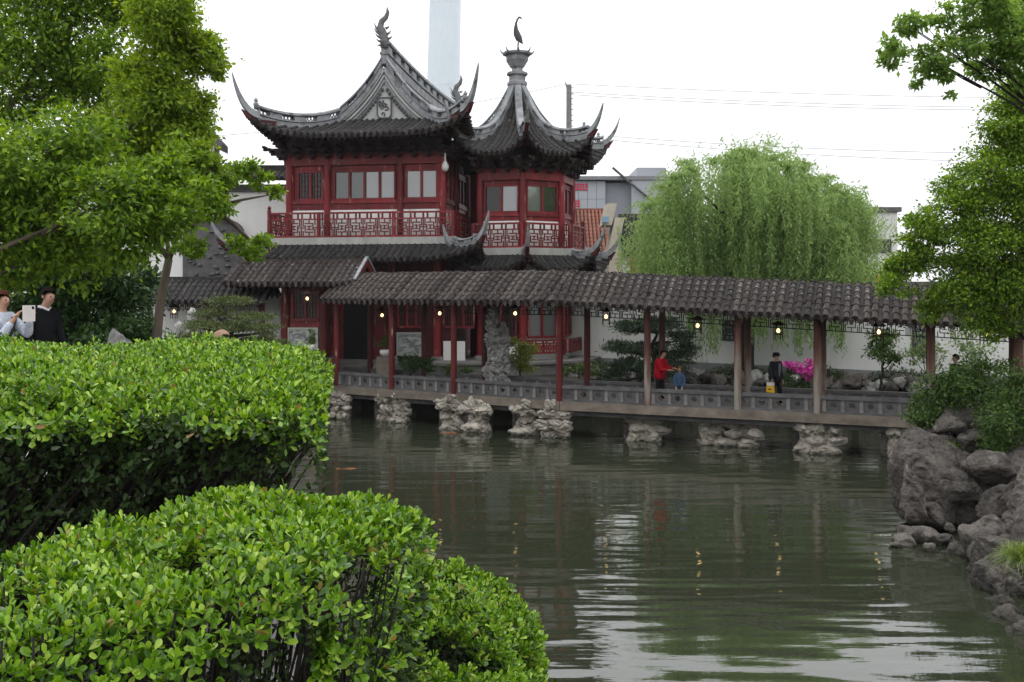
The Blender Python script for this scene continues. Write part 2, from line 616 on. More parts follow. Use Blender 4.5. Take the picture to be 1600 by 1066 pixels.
def roof_slope(pa, roof, rowmat, sp=0.25, rad=0.075, tlen=0.32, singles=True, xr=(-1, 1), thick=0.16, rafters=True, nx=26, nr=10, soff=True):
    """builds slope surface, soffit, rafters and the tile rows under the part `roof`"""
    top = MB(pa.xf)
    rs = [pa.rin + (pa.rout - pa.rin) * i / nr for i in range(nr + 1)]
    ss = [xr[0] + (xr[1] - xr[0]) * i / nx for i in range(nx + 1)]
    top.grid([[pa.P(s * pa.wf(r), r) for s in ss] for r in rs])
    top.build('pan_tile_bed', M['tile_pan'], roof, True)
    if soff:
        so = MB(pa.xf)
        so.grid([[pa.P(s * pa.wf(r), r - 0.03, -thick) for s in ss] for r in rs])
        so.grid([[pa.P(s * pa.wf(pa.rout), pa.rout - 0.03 * k, -thick * k) for s in ss] for k in (0, 1)])
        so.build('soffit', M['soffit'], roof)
    if rafters:
        rb = MB(pa.xf)
        w = pa.wf(pa.rout)
        n = int(2 * w / 0.22)
        for i in range(n):
            x = -w + 2 * w * (i + 0.5) / n
            if not xr[0] * w <= x <= xr[1] * w:
                continue
            ra = max(pa.rin, pa.rout - 1.3)
            while pa.wf(ra) < abs(x) and ra < pa.rout - 0.2:
                ra += 0.05
            rb.bar(pa.P(x, pa.rout - 0.05, -thick - 0.05), pa.P(x, ra, -thick - 0.05), 0.08, 0.08)
        rb.build('rafters', M['soffit'], roof)['kind'] = 'stuff'
    w = pa.wf(pa.rout)
    n = int(w / sp)
    joined = None if singles else MB(pa.xf)
    for i in range(-n, n + 1):
        x = i * sp
        if not xr[0] * w <= x <= xr[1] * w - 0.02:
            continue
        r1 = pa.rin
        if pa.wf(r1) < abs(x):
            lo, hi = pa.rin, pa.rout
            for _ in range(18):
                md = (lo + hi) / 2
                if pa.wf(md) < abs(x):
                    lo = md
                else:
                    hi = md
            r1 = hi
        if pa.rout - r1 < 0.12:
            continue
        mb = MB(pa.xf) if singles else joined
        tile_row(mb, pa.P, x, pa.rout + 0.04, r1, rad, tlen, sp)
        if singles:
            mb.build('tile_row', rowmat, roof, False)
    if not singles:
        joined.build('tile_rows', rowmat, roof)['kind'] = 'stuff'


def resample(path, n):
    path = [Vector(p) for p in path]
    ls = [0]
    for a, b in zip(path, path[1:]):
        ls.append(ls[-1] + (b - a).length)
    out = []
    for i in range(n):
        t = ls[-1] * i / (n - 1)
        k = 0
        while k < len(path) - 2 and ls[k + 1] < t:
            k += 1
        f = (t - ls[k]) / max(ls[k + 1] - ls[k], 1e-9)
        out.append(path[k].lerp(path[k + 1], f))
    return out


def rect(w, z0, z1):
    return [(-w, z0), (w, z0), (w, z1), (-w, z1)]


def ridge(xf, path, h, w, parent, name='hip_ridge', chunk=0.9, open_frac=0.5):
    """plastered ridge: solid foot, pierced band, rounded coping"""
    n = max(12, int(sum((Vector(b) - Vector(a)).length for a, b in zip(path, path[1:])) / 0.08))
    p = resample(path, n)
    mb = MB(xf)
    mb.sweep(p, rect(w, -0.12, h * 0.30))
    mb.sweep(p, rect(w * 1.25, h * 0.30, h * 0.38))
    mb.sweep(p, [(-w * 1.2, h * 0.78), (w * 1.2, h * 0.78), (w * 1.1, h * 0.92), (w * 0.5, h), (-w * 0.5, h), (-w * 1.1, h * 0.92)])
    total = sum((b - a).length for a, b in zip(p, p[1:]))
    nc = max(2, int(total / chunk))
    k = (n - 1) / nc
    for c in range(nc):
        a = int(round(c * k))
        m_ = int(round((c + 1 - open_frac) * k))
        b = int(round((c + 1) * k))
        if m_ > a:
            mb.sweep(p[a:m_ + 1], rect(w * 0.85, h * 0.36, h * 0.8))
        # pierced stretch: little crossing bars
        i = m_
        while i < b - 1:
            q0, q1 = p[i], p[min(i + 2, n - 1)]
            lo, hi = Vector((0, 0, h * 0.37)), Vector((0, 0, h * 0.79))
            mb.bar(q0 + lo, q1 + hi, 0.04, 0.035)
            mb.bar(q0 + hi, q1 + lo, 0.04, 0.035)
            i += 2
    o_ = mb.build(name, M['ridge'], parent)
    for k_, (za, zb) in enumerate(((0.24, 0.30), (0.71, 0.775))):
        gv = MB(xf)
        gv.sweep(p, rect(w * (1.02 if k_ == 0 else 0.9), h * za, h * zb))
        gv.build('ridge_dark_line', M['ridge_dark'], parent)  # thin dark strip laid along the ridge below each ledge, no recess cut
    return o_


def horn(xf, start, d, length, rise, parent, w=0.10, h0=0.34, back=0.45):
    """flying eave corner: a tapering blade that sweeps out and up"""
    mb = MB(xf)
    path, n = [], 16
    d = Vector((d[0], d[1], 0)).normalized()
    s = Vector((d.y, -d.x, 0))
    vs, fs = [], []
    for i in range(n):
        t = i / (n - 1)
        p = Vector(start) + d * (length * (t ** 0.9)) - d * back * (1 - t) ** 2 + Vector((0, 0, rise * t ** 1.9 - 0.10 * (1 - t)))
        wd = w * (1 - t) ** 0.6 + 0.018
        hh = h0 * (1 - t) ** 0.9 + 0.025
        tang = Vector((d.x * length * 0.9, d.y * length * 0.9, rise * 1.9 * t ** 0.9)).normalized()
        up = s.cross(tang)
        if up.z < 0:
            up = -up
        vs += [p - s * wd, p + s * wd, p + s * wd * 0.8 + up * hh, p - s * wd * 0.8 + up * hh]
    for i in range(n - 1):
        for k in range(4):
            a, b = i * 4 + k, i * 4 + (k + 1) % 4
            fs.append((a, b, b + 4, a + 4))
    fs += [(3, 2, 1, 0), tuple(range((n - 1) * 4, n * 4))]
    mb.add(vs, fs)
    return mb.build('flying_eave_horn', M['ridge'], parent)


def horn_bracket(xf, start, d, length, rise, parent):
    """the red board under a flying corner"""
    mb = MB(xf)
    d = Vector((d[0], d[1], 0)).normalized()
    s = Vector((d.y, -d.x, 0))
    st = Vector(start)
    A, B, C, D = st + d * (length * 0.45) + Vector((0, 0, rise * 0.22)), st - d * 1.0 + Vector((0, 0, -0.55)), st - d * 1.2 + Vector((0, 0, -0.12)), st + Vector((0, 0, -0.12))
    vs = []
    for p in (A, B, C, D):
        vs += [p - s * 0.07, p + s * 0.07]
    mb.add(vs, [(0, 2, 4, 6), (7, 5, 3, 1), (0, 1, 3, 2), (2, 3, 5, 4), (4, 5, 7, 6), (6, 7, 1, 0)])
    return mb.build('corner_bracket', M['red_dark'], parent)


def fret(mb, a0, a1, z0, z1, d, t=0.028, dep=0.03, cell=None):
    """Chinese key-pattern lattice filling a0..a1 x z0..z1 at offset d"""
    w, h = a1 - a0, z1 - z0
    n = max(1, int(round(w / (cell or h * 0.95))))
    cw = w / n
    S = [(0.0, 0.5, 0.25, 0.5), (0.75, 0.5, 1.0, 0.5), (0.5, 0.0, 0.5, 0.22), (0.5, 0.78, 0.5, 1.0),
         (0.25, 0.22, 0.75, 0.22), (0.25, 0.78, 0.75, 0.78), (0.25, 0.22, 0.25, 0.62), (0.75, 0.38, 0.75, 0.78),
         (0.40, 0.40, 0.62, 0.40), (0.40, 0.60, 0.62, 0.60), (0.5, 0.40, 0.5, 0.60), (0.25, 0.62, 0.12, 0.62), (0.12, 0.62, 0.12, 1.0),
         (0.75, 0.38, 0.88, 0.38), (0.88, 0.38, 0.88, 0.0), (0.12, 0.0, 0.12, 0.3), (0.88, 0.7, 0.88, 1.0)]
    for c in range(n):
        for (x0, y0, x1, y1) in S:
            if c % 2:
                x0, x1 = 1 - x1, 1 - x0
            xa, xb = a0 + cw * (c + min(x0, x1)), a0 + cw * (c + max(x0, x1))
            ya, yb = z0 + h * min(y0, y1), z0 + h * max(y0, y1)
            if xb - xa > yb - ya:
                mb.box(xa - t / 2, xb + t / 2, d - dep / 2, d + dep / 2, ya - t / 2, ya + t / 2)
            else:
                mb.box(xa - t / 2, xa + t / 2, d - dep * 0.46, d + dep * 0.46, ya, yb)
        if c:
            mb.box(a0 + cw * c - t / 2, a0 + cw * c + t / 2, d - dep * 0.52, d + dep * 0.52, z0, z1)


def seg(xf, p0, p1):
    """facade frame on the plan segment p0->p1 (outside on its right): (along, outward, z) -> world"""
    p0, p1 = V2(*p0), V2(*p1)
    t = (p1 - p0).normalized()
    n = V2(t.y, -t.x)
    return (lambda a, d, z: xf(p0.x + t.x * a + n.x * d, p0.y + t.y * a + n.y * d, z)), (p1 - p0).length


def window(xf, parent, a0, a1, z0, z1, n, gmat, d=0.0, lattice=False):
    fr = MB(xf)
    t = 0.055
    fr.box(a0, a1, d - 0.05, d + 0.04, z0, z0 + t * 1.6)
    fr.box(a0, a1, d - 0.05, d + 0.04, z1 - t, z1)
    pw = (a1 - a0) / n
    for i in range(n + 1):
        x = a0 + pw * i
        h = t * (0.75 if 0 < i < n else 0.6)
        fr.box(x - h, x + h, d - 0.045, d + 0.05, z0 + t * 1.6, z1 - t)
    if lattice:
        lt = MB(xf)
        for i in range(n):
            for k in range(1, 4):
                x = a0 + pw * (i + k / 4)
                lt.box(x - 0.012, x + 0.012, d - 0.03, d + 0.0, z0 + t * 1.6, z1 - t)
            for k in range(1, 6):
                z = z0 + (z1 - z0) * k / 6
                lt.box(a0 + pw * i + t * .7, a0 + pw * (i + 1) - t * .7, d - 0.032, d - 0.004, z - 0.012, z + 0.012)
    f = fr.build('window', M['red'], parent)
    if lattice:
        lt.build('window_lattice', M['red_dark'], f)
    for i in range(n):
        pn = MB(xf)
        jit = random.uniform(-0.004, 0.004)
        x0, x1 = a0 + pw * i + t * 0.7, a0 + pw * (i + 1) - t * 0.7
        pn.hexa([(x0, d - 0.035 + jit, z0 + t * 1.5), (x1, d - 0.035 - jit, z0 + t * 1.5), (x1, d - 0.05, z0 + t * 1.5), (x0, d - 0.05, z0 + t * 1.5),
                 (x0, d - 0.035 + jit, z1 - t), (x1, d - 0.035 - jit, z1 - t), (x1, d - 0.05, z1 - t), (x0, d - 0.05, z1 - t)])
        pn.build('pane', gmat if not isinstance(gmat, list) else gmat[i], f)
    return f


def column(xf, parent, a, d, z0, z1, r=0.13, mat=None, base=None):
    mb = MB(xf)
    mb.lathe((a, d, z0), [(r * 1.0, 0), (r * 1.02, (z1 - z0) * 0.5), (r * 0.94, z1 - z0)], 12)
    o = mb.build('column', mat or M['red'], parent, False)
    if base:
        b = MB(xf)
        b.lathe((a, d, z0 - base), [(r * 1.5, 0), (r * 1.75, base * 0.3), (r * 1.75, base * 0.6), (r * 1.25, base + 0.004)], 14)
        b.build('column_base', M['stone'], o, True)
    return o


def balustrade(xf, parent, ln, z0, z1, d, posts, knobs=()):
    """red fretwork railing on a facade frame"""
    h = z1 - z0
    zb = z0 + h * 0.70
    o = None
    for nm, bx_ in (('balustrade', (0, ln, d - 0.05, d + 0.05, z1 - 0.07, z1)), ('bottom_rail', (0, ln, d - 0.035, d + 0.035, z0, z0 + 0.08)), ('middle_rail', (0, ln, d - 0.03, d + 0.03, zb, zb + 0.05))):
        rl = MB(xf)
        rl.box(*bx_)
        q_ = rl.build(nm, M['red'], o or parent)
        o = o or q_
    ends = sorted(posts)
    for a, b in zip(ends, ends[1:]):
        ft = MB(xf)
        fret(ft, a + 0.08, b - 0.08, z0 + 0.08, zb, d, t=0.044)
        n = max(2, int((b - a) / 0.3))
        for k in range(1, n * 2):
            if k % 3:
                x = a + (b - a) * k / (2 * n)
                ft.box(x - 0.035, x + 0.035, d - 0.02, d + 0.02, zb + 0.05, z1 - 0.07)
        ft.build('fretwork', M['red'], o)
    for a in ends:
        pb = MB(xf)
        pb.box(a - 0.06, a + 0.06, d - 0.065, d + 0.065, z0 - 0.003, z1 + (0.10 if a in knobs else 0.003))
        if a in knobs:
            pb.lathe((a, d, z1 + 0.10), [(0.03, 0), (0.07, 0.04), (0.08, 0.09), (0.05, 0.15), (0.01, 0.17)], 10)
        pb.build('post', M['red'], o)
    return o


def upper_storey(xf, parent, ln, cols, bays, z0, zwhite, zsill, zwin, zbeam, ztop, colr=0.13, corner=True):
    """one glazed upper facade between its columns"""
    w = MB(xf)
    w.box(0.0, ln, -0.30, -0.10, zwhite, ztop)
    w.build('wall_panel', M['red'], parent)
    wh = MB(xf)
    wh.box(0.02, ln - 0.02, -0.28, -0.02, z0, zwhite)
    wh.build('white_parapet', M['white'], parent)
    for nm, bx_ in (('beam', (0.0, ln, -0.13, 0.09, zbeam, zbeam + 0.30)), ('frieze_board', (0.02, ln - 0.02, -0.11, 0.05, zbeam + 0.31, ztop)),
                    ('sill', (0.02, ln - 0.02, -0.09, 0.035, zsill - 0.12, zsill - 0.003)), ('apron_board', (0.02, ln - 0.02, -0.09, -0.02, zwhite + 0.004, zsill - 0.125))):
        bm = MB(xf)
        bm.box(*bx_)
        bm.build(nm, M['red'], parent)
    for a in cols:
        column(xf, parent, a, 0.0, z0, ztop, colr)
    for (a0, a1, n, gm, lat) in bays:
        window(xf, parent, a0, a1, zsill, zwin, n, gm, -0.03, lat)
        lp = MB(xf)
        mid = (a0 + a1) / 2
        lp.box(a0, a1, -0.10, -0.045, zwin + 0.003, zbeam - 0.003)
        lp.box(a0 + 0.06, a1 - 0.06, -0.05, -0.02, zwin + 0.05, zbeam - 0.06)
        lp.build('lintel_panel', M['red'], parent)


def eave_brackets(xf, parent, ln, z0, z1, out, step=0.55):
    """stepped bracket clusters that carry the eave"""
    o = MB(xf)
    n = max(2, int(ln / step))
    for i in range(n + 1):
        a = ln * i / n
        for k in range(3):
            f = (k + 1) / 3
            o.box(a - 0.06, a + 0.06, 0.0, out * f, z0 + (z1 - z0) * (k / 3), z0 + (z1 - z0) * (k / 3) + 0.09)
            o.box(a - 0.18, a + 0.18, out * f - 0.09, out * f, z0 + (z1 - z0) * (k / 3) + 0.095, z0 + (z1 - z0) * (k / 3) + 0.19)
    b = o.build('eave_brackets', M['soffit'], parent)
    b['kind'] = 'stuff'
    return b


# ================================================================== PAVILION
# local frame: u to the right along the front, v inwards, z metres; its front right corner is the origin
PK, PCX, PCY, PZ = 1.08, -2.894, 40.5, 1.776
PCOS, PSIN = math.cos(R(9)), math.sin(R(9))


def PV(u, v, z):
    return Vector((PCX + PK * (PCOS * u + PSIN * v), PCY + PK * (-PSIN * u + PCOS * v), PZ + PK * (z - 2.0)))


UL, UC, DEP = -6.46, -3.23, 11.0
pav = thing('pavilion', PV(UC, 2, 2.0), 'two-storey red wooden pavilion with upswept grey tiled roofs behind the covered bridge', 'pavilion')

# ---- upper storey, main hall
fx, fl = seg(PV, (UL, 0), (0, 0))
GL, GD = M['glass'], M['glass_dark']
upper_storey(fx, pav, fl, [0.13, 1.72, 4.72, fl - 0.02], [(0.5, 1.55, 2, GD, True), (2.02, 4.5, 4, [M['glass_mid'], M['glass_mid'], GL, GL], False), (4.95, 6.2, 2, GL, False)],  # left panes of the middle bay coloured darker in place of a tree reflection
             6.9, 8.02, 8.40, 9.58, 9.80, 10.28)
sx, sl = seg(PV, (0, 0), (0, DEP))
upper_storey(sx, pav, sl, [2.3, 4.6, 6.9], [(0.3, 2.1, 3, GD, False), (2.5, 4.4, 3, GD, False), (4.8, 6.7, 3, GD, False)], 6.9, 8.02, 8.40, 9.58, 9.80, 10.28)
lx, ll = seg(PV, (UL, DEP), (UL, 0))
upper_storey(lx, pav, ll, [4.0, 7.0], [(7.3, 10.7, 4, GD, False)], 6.9, 8.02, 8.40, 9.58, 9.80, 10.28)
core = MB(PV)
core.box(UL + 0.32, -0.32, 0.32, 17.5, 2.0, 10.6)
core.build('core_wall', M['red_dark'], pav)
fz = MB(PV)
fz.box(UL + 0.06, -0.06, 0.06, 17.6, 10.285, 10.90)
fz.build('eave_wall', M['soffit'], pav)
# balcony
sb = MB(PV)
sb.prism([(UL - 0.62, -0.62), (0.62, -0.62), (0.62, DEP), (UL - 0.62, DEP)], 6.62, 6.9)
sb.build('balcony_slab', M['slab'], pav)
bx, bl = seg(PV, (UL - 0.5, -0.5), (0.5, -0.5))
balustrade(bx, pav, bl, 6.9, 7.90, 0, [0.0, 2.05, 5.1, bl], knobs=(0.0,))
bx, bl = seg(PV, (0.5, -0.5), (0.5, 6.5))
balustrade(bx, pav, bl, 6.9, 7.90, 0, [0.07, 2.3, 4.6, bl])
bx, bl = seg(PV, (UL - 0.5, 4.0), (UL - 0.5, -0.5))
balustrade(bx, pav, bl, 6.9, 7.90, 0, [0.07, 2.2, bl - 0.07])

# ---- main roof (gable end facing the pond)
RC, GV, RB = UC + 0.28, 2.0, 16.4            # roof axis, gable plane, rear end of the ridge
cf = np.polyfit([0, 0.5, 1.0, 1.95, 2.8, 3.5, 4.05], [14.18, 13.40, 12.78, 11.95, 11.38, 11.02, 10.80], 4)


def zs(u):
    return float(np.polyval(cf, min(abs(u), 4.1)))


UG, W0, OV = 1.95, 4.05, 3.5
roof = MB(PV)
gp = [(-UG + 2 * UG * i / 20) for i in range(21)]
roof.add([(RC + x, GV - 0.02, zs(x) - 0.06) for x in gp] + [(RC + x, GV + 0.25, zs(x) - 0.06) for x in gp] + [(RC - UG, GV - 0.02, zs(UG) - 0.2), (RC + UG, GV - 0.02, zs(UG) - 0.2)],
         [tuple(range(20, -1, -1)) + (42, 43)] + [(i, i + 1, i + 22, i + 21) for i in range(20)])
roof = roof.build('roof', M['gable'], pav)
roof['label'] = 'upswept grey tiled roof with a pale gable facing the pond'
p_front = Patch(PV, (RC, GV), (0, -1), (1, 0), 0, OV, lambda r: zs(UG + (W0 - UG) * r / OV), lambda r: UG + (W0 - UG) * r / OV, lambda r: r / OV, 0.75, 0.30, q=2.5)
lps = lambda r: (r - UG) / (W0 - UG)
RM, RHL = (GV + RB) / 2, (RB - GV) / 2
p_right = Patch(PV, (RC, RM), (1, 0), (0, 1), 0.1, W0, zs, lambda r: RHL + max(0, lps(r)) * OV, lps, 0.75, 0.30, p=9, q=2.5)
p_left = Patch(PV, (RC, RM), (-1, 0), (0, -1), 0.1, W0, zs, lambda r: RHL + max(0, lps(r)) * OV, lps, 0.75, 0.30, p=9, q=2.5)
roof_slope(p_front, roof, M['tile'])
roof_slope(p_right, roof, M['tile'], singles=False, nr=16)
roof_slope(p_left, roof, M['tile'], singles=False, nr=16)
for sg in (-1, 1):
    path = [Vector((RC + sg * x, GV - 0.06, zs(x))) for x in np.linspace(0.12, UG, 14)] + p_front.hip(sg)[1:-1]
    ridge(PV, path, 0.55, 0.15, roof, 'hip_ridge', 1.1)
    e_ = path[-1]
    kn = MB(PV)
    kn.lathe(e_ + Vector((0, 0, 0.5)), [(0.1, 0), (0.12, 0.08), (0.05, 0.14), (0.09, 0.2), (0.02, 0.32)], 8)
    kn.build('ridge_knob', M['ridge'], roof)
    c_ = p_front.P(sg * W0, OV)
    horn(PV, c_ + Vector((0, 0, 0.02)), (sg * 0.72, -0.70), 0.60, 1.55, roof)
    horn_bracket(PV, c_, (sg * 0.7, -0.7), 0.5, 1.0, roof)
    # rake moulding of the gable: fillets and a scalloped row
    for off, w_, d_ in ((0.10, 0.10, 0.10), (0.30, 0.06, 0.06), (0.46, 0.05, 0.045)):
        mb = MB(PV)
        pts = [Vector((RC + sg * x, GV - 0.06 - d_ / 2, zs(x) - off * (1.0 + 0.35 * (1 - x / UG)))) for x in np.linspace(0.0, UG - 0.05 + off * 0.2, 16)]
        for a, b in zip(pts, pts[1:]):
            mb.bar(a, b, d_, w_ * 1.3)
        mb.build('rake_moulding', M['gable'] if off < 0.4 else M['ridge'], roof)
    mb = MB(PV)
    for x in np.linspace(0.10, 1.55, 15):
        zc = zs(x) - 0.66 - 0.22 * (1 - x / UG)
        if zc < zs(UG) - 0.1:
            continue
        mb.lathe((RC + sg * x, GV - 0.06, zc), [(0.02, -0.06), (0.065, -0.02), (0.065, 0.05), (0.03, 0.09)], 6)
    mb.build('scalloped_trim', M['ridge_dark'], roof)
# medallion with scroll relief
md = MB(PV)
mz = zs(UG) + 0.46
oc = [(0.30, -0.30), (0.30, 0.30), (0.20, 0.42), (-0.20, 0.42), (-0.30, 0.30), (-0.30, -0.30), (-0.20, -0.42), (0.20, -0.42)]
md.add([(RC + x, GV - 0.03, mz + z) for x, z in oc] + [(RC + x, GV - 0.10, mz + z) for x, z in oc], [tuple(range(8, 16))] + [(i, (i + 1) % 8, 8 + (i + 1) % 8, 8 + i) for i in range(8)])
md = md.build('medallion', M['gable'], roof)
rl = MB(PV)
for i in range(8):
    (x0, z0), (x1, z1) = oc[i], oc[(i + 1) % 8]
    rl.bar((RC + x0, GV - 0.115, mz + z0), (RC + x1, GV - 0.115, mz + z1), 0.05, 0.05)
rs_ = random.Random(3)
for i in range(9):
    cx, cz = rs_.uniform(-0.16, 0.16), rs_.uniform(-0.28, 0.28)
    a0 = rs_.uniform(0, 6)
    rl.tube([(RC + cx + 0.1 * math.cos(a0 + t) * (1 - t / 7), GV - 0.11, mz + cz + 0.1 * math.sin(a0 + t) * (1 - t / 7)) for t in np.linspace(0, 5, 9)], 0.028, 5)
rl.build('scroll_relief', M['ridge_dark'], md)
# main ridge running back from the gable
rp = [Vector((RC, v, zs(0) - 0.05 + 0.22 * abs((v - RM) / RHL) ** 2)) for v in np.linspace(GV - 0.12, RB + 0.12, 40)]
ridge(PV, rp, 0.95, 0.16, roof, 'main_ridge', 1.3, 0.45)


M['figure'] = surf('grey_clay_figure', (0.22, 0.22, 0.225), (0.09, 0.09, 0.095), 5.0, 0.85)


def ridge_beast(base, sgn, s):
    """fish-tailed ridge end figure"""
    mb = MB(PV)
    b = Vector(base)
    pts = [(0.0, 0.0), (0.02, 0.30), (-0.06, 0.55), (-0.16, 0.78), (-0.10, 0.98), (0.06, 1.12), (0.13, 1.30), (0.10, 1.52)]
    mb.tube([b + Vector((x * s, sgn * 0.02, z * s)) for x, z in pts], [0.16 * s, 0.15 * s, 0.15 * s, 0.13 * s, 0.12 * s, 0.10 * s, 0.07 * s, 0.015], 8, flat=0.7, flat_dir=(0, 1, 0))
    for x, z, dx, dz in ((-0.1, 0.22, -0.22, 0.12), (-0.12, 0.36, -0.24, 0.20), (-0.16, 0.5, -0.24, 0.26), (-0.2, 0.62, -0.2, 0.34), (0.12, 0.3, 0.2, 0.12), (0.1, 0.48, 0.17, 0.16), (0.05, 0.7, 0.16, 0.1), (-0.06, 0.1, -0.22, 0.0), (0.1, 0.14, 0.2, -0.02)):
        mb.tube([b + Vector((x * s, 0, z * s)), b + Vector(((x + dx * 0.6) * s, 0.01, (z + dz * 0.4) * s)), b + Vector(((x + dx) * s, 0, (z + dz) * s))], [0.06 * s, 0.04 * s, 0.006], 5)
    return mb.build('ridge_figure', M['figure'], roof, True)


ridge_beast((RC, GV - 0.12, zs(0) + 0.72), 1, 1.12)
ridge_beast((RC, RB + 0.1, zs(0) + 1.0), -1, 1.2)
for k, (f0, f1, up) in enumerate((((UL, 0), (0, 0), 0), ((0, 0), (0, 8), 0), ((UL, 8), (UL, 0), 0))):
    ex, el = seg(PV, f0, f1)
    eave_brackets(ex, roof, el, 10.05, 10.62, 0.95)

# ---- octagonal corner tower
TC, TANG = V2(2.50, 2.72), 14.0


def tv(ang, rad):
    a = R(ang)
    return (TC.x + rad * math.sin(a), TC.y - rad * math.cos(a))


VA = [TANG + 45 * k for k in range(-1, 7)]          # corner directions
for k in range(0, 4):
    a0, a1 = VA[k], VA[k + 1]
    tx, tl = seg(PV, tv(a0, 2.3), tv(a1, 2.3))
    if k == 3:
        wmb = MB(tx)
        wmb.box(0, tl, -0.3, -0.1, 6.5, 9.9)
        wmb.build('wall_panel', M['red'], pav)
        continue
    gm = {0: [GD, GL], 1: [GL, M['glass_mid']], 2: [GL, GL]}[k]
    upper_storey(tx, pav, tl, [0.0] if k < 2 else [0.0, tl], [(0.2, tl - 0.2, 2, gm, False)], 6.48, 7.56, 7.86, 8.98, 9.16, 9.62, 0.14)
    rx, rl_ = seg(PV, tv(a0, 2.78), tv(a1, 2.78))
    balustrade(rx, pav, rl_, 6.48, 7.46, 0, [0.06, rl_ - 0.06], knobs=(rl_ - 0.06,) if k == 2 else ())
    eave_brackets(tx, pav, tl, 9.45, 10.0, 0.9, 0.45)
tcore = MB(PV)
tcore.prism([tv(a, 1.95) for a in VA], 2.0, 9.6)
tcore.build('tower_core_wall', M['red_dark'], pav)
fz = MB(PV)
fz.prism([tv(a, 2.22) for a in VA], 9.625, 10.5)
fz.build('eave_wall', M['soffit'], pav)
ts = MB(PV)
ts.prism([tv(a, 2.9) for a in VA], 6.2, 6.48)
ts.build('balcony_slab', M['slab'], pav)
tcf = ([0.0, 0.2, 0.42, 0.62, 0.9, 1.15, 1.4, 1.7, 2.0, 2.3, 2.6, 2.9, 3.3], [13.45, 13.15, 12.72, 12.30, 11.82, 11.5, 11.2, 10.95, 10.74, 10.56, 10.40, 10.27, 10.12])
tz = lambda r: float(np.interp(r, *tcf))
T22 = math.tan(R(22.5))
troof = MB(PV)
troof.lathe((TC.x, TC.y, 12.72), [(0.34, 0), (0.36, 0.3), (0.30, 0.34), (0.30, 0.55), (0.42, 0.60), (0.42, 0.72), (0.34, 0.78), (0.34, 0.98), (0.44, 1.02), (0.44, 1.12), (0.24, 1.16), (0.22, 1.30),
                                       (0.30, 1.36), (0.46, 1.62), (0.46, 1.80), (0.60, 1.86), (0.62, 1.94), (0.2, 1.97)], 8)
troof = troof.build('tower_roof', M['ridge'], pav)
troof['label'] = 'eight-sided upswept tower roof with a vase finial and crane'
for k in range(8):
    m_ = VA[0] + 45 * k + 22.5
    n_, e_ = (math.sin(R(m_)), -math.cos(R(m_))), (math.cos(R(m_)), math.sin(R(m_)))
    pa = Patch(PV, TC, n_, e_, 0.22, 3.25, tz, lambda r: r * T22, lambda r: max(0, (r - 1.2) / 2.05), 0.75, 0.28, (1, T22), p=3.0, q=1.6)
    vis = k in (0, 1, 2, 7)
    roof_slope(pa, troof, M['tile'], sp=0.21, rad=0.066, singles=vis, nx=14, nr=14, rafters=vis)
    path = pa.hip(1, 20)
    ridge(PV, path[:-1], 0.42, 0.12, troof, 'hip_ridge', 0.8)
    hd = (math.sin(R(m_ + 22.5)), -math.cos(R(m_ + 22.5)))
    if k in (7, 0, 1, 2, 3):
        horn(PV, path[-1] + Vector((0, 0, 0.02)), hd, 0.50, 1.15, troof, 0.09, 0.30)
        horn_bracket(PV, path[-1], hd, 0.5, 0.9, troof)
        kb = MB(PV)
        kb.lathe(path[-3] + Vector((0, 0, 0.36)), [(0.08, 0), (0.1, 0.06), (0.04, 0.12), (0.07, 0.17), (0.02, 0.24)], 8)
        kb.build('ridge_knob', M['ridge'], troof)
    sp_ = MB(PV)
    a_ = R(m_ + 22.5)
    b_ = Vector((TC.x + 0.56 * math.sin(a_), TC.y - 0.56 * math.cos(a_), 14.63))
    sp_.tube([b_, b_ + Vector((0.1 * math.sin(a_), -0.1 * math.cos(a_), 0.06)), b_ + Vector((0.16 * math.sin(a_), -0.16 * math.cos(a_), 0.2))], [0.05, 0.035, 0.008], 5)
    sp_.build('finial_spike', M['ridge'], troof)
# crane on the finial
cr = MB(PV)
cb = Vector((TC.x, TC.y, 14.67))
cr.tube([cb, cb + Vector((0.03, 0, 0.45))], 0.018, 6)
cr.tube([cb + Vector((0.09, 0, 0)), cb + Vector((0.05, 0, 0.45))], 0.018, 6)
cr.tube([cb + Vector((x, 0, z)) for x, z in ((0.24, 0.36), (0.18, 0.44), (0.08, 0.58), (-0.02, 0.80), (-0.06, 1.0), (-0.05, 1.22), (0.0, 1.38), (0.08, 1.48), (0.15, 1.46), (0.19, 1.38))],
        [0.01, 0.06, 0.14, 0.14, 0.09, 0.05, 0.04, 0.045, 0.04, 0.008], 8)
cr.build('crane_finial', M['ridge_dark'], troof, True)

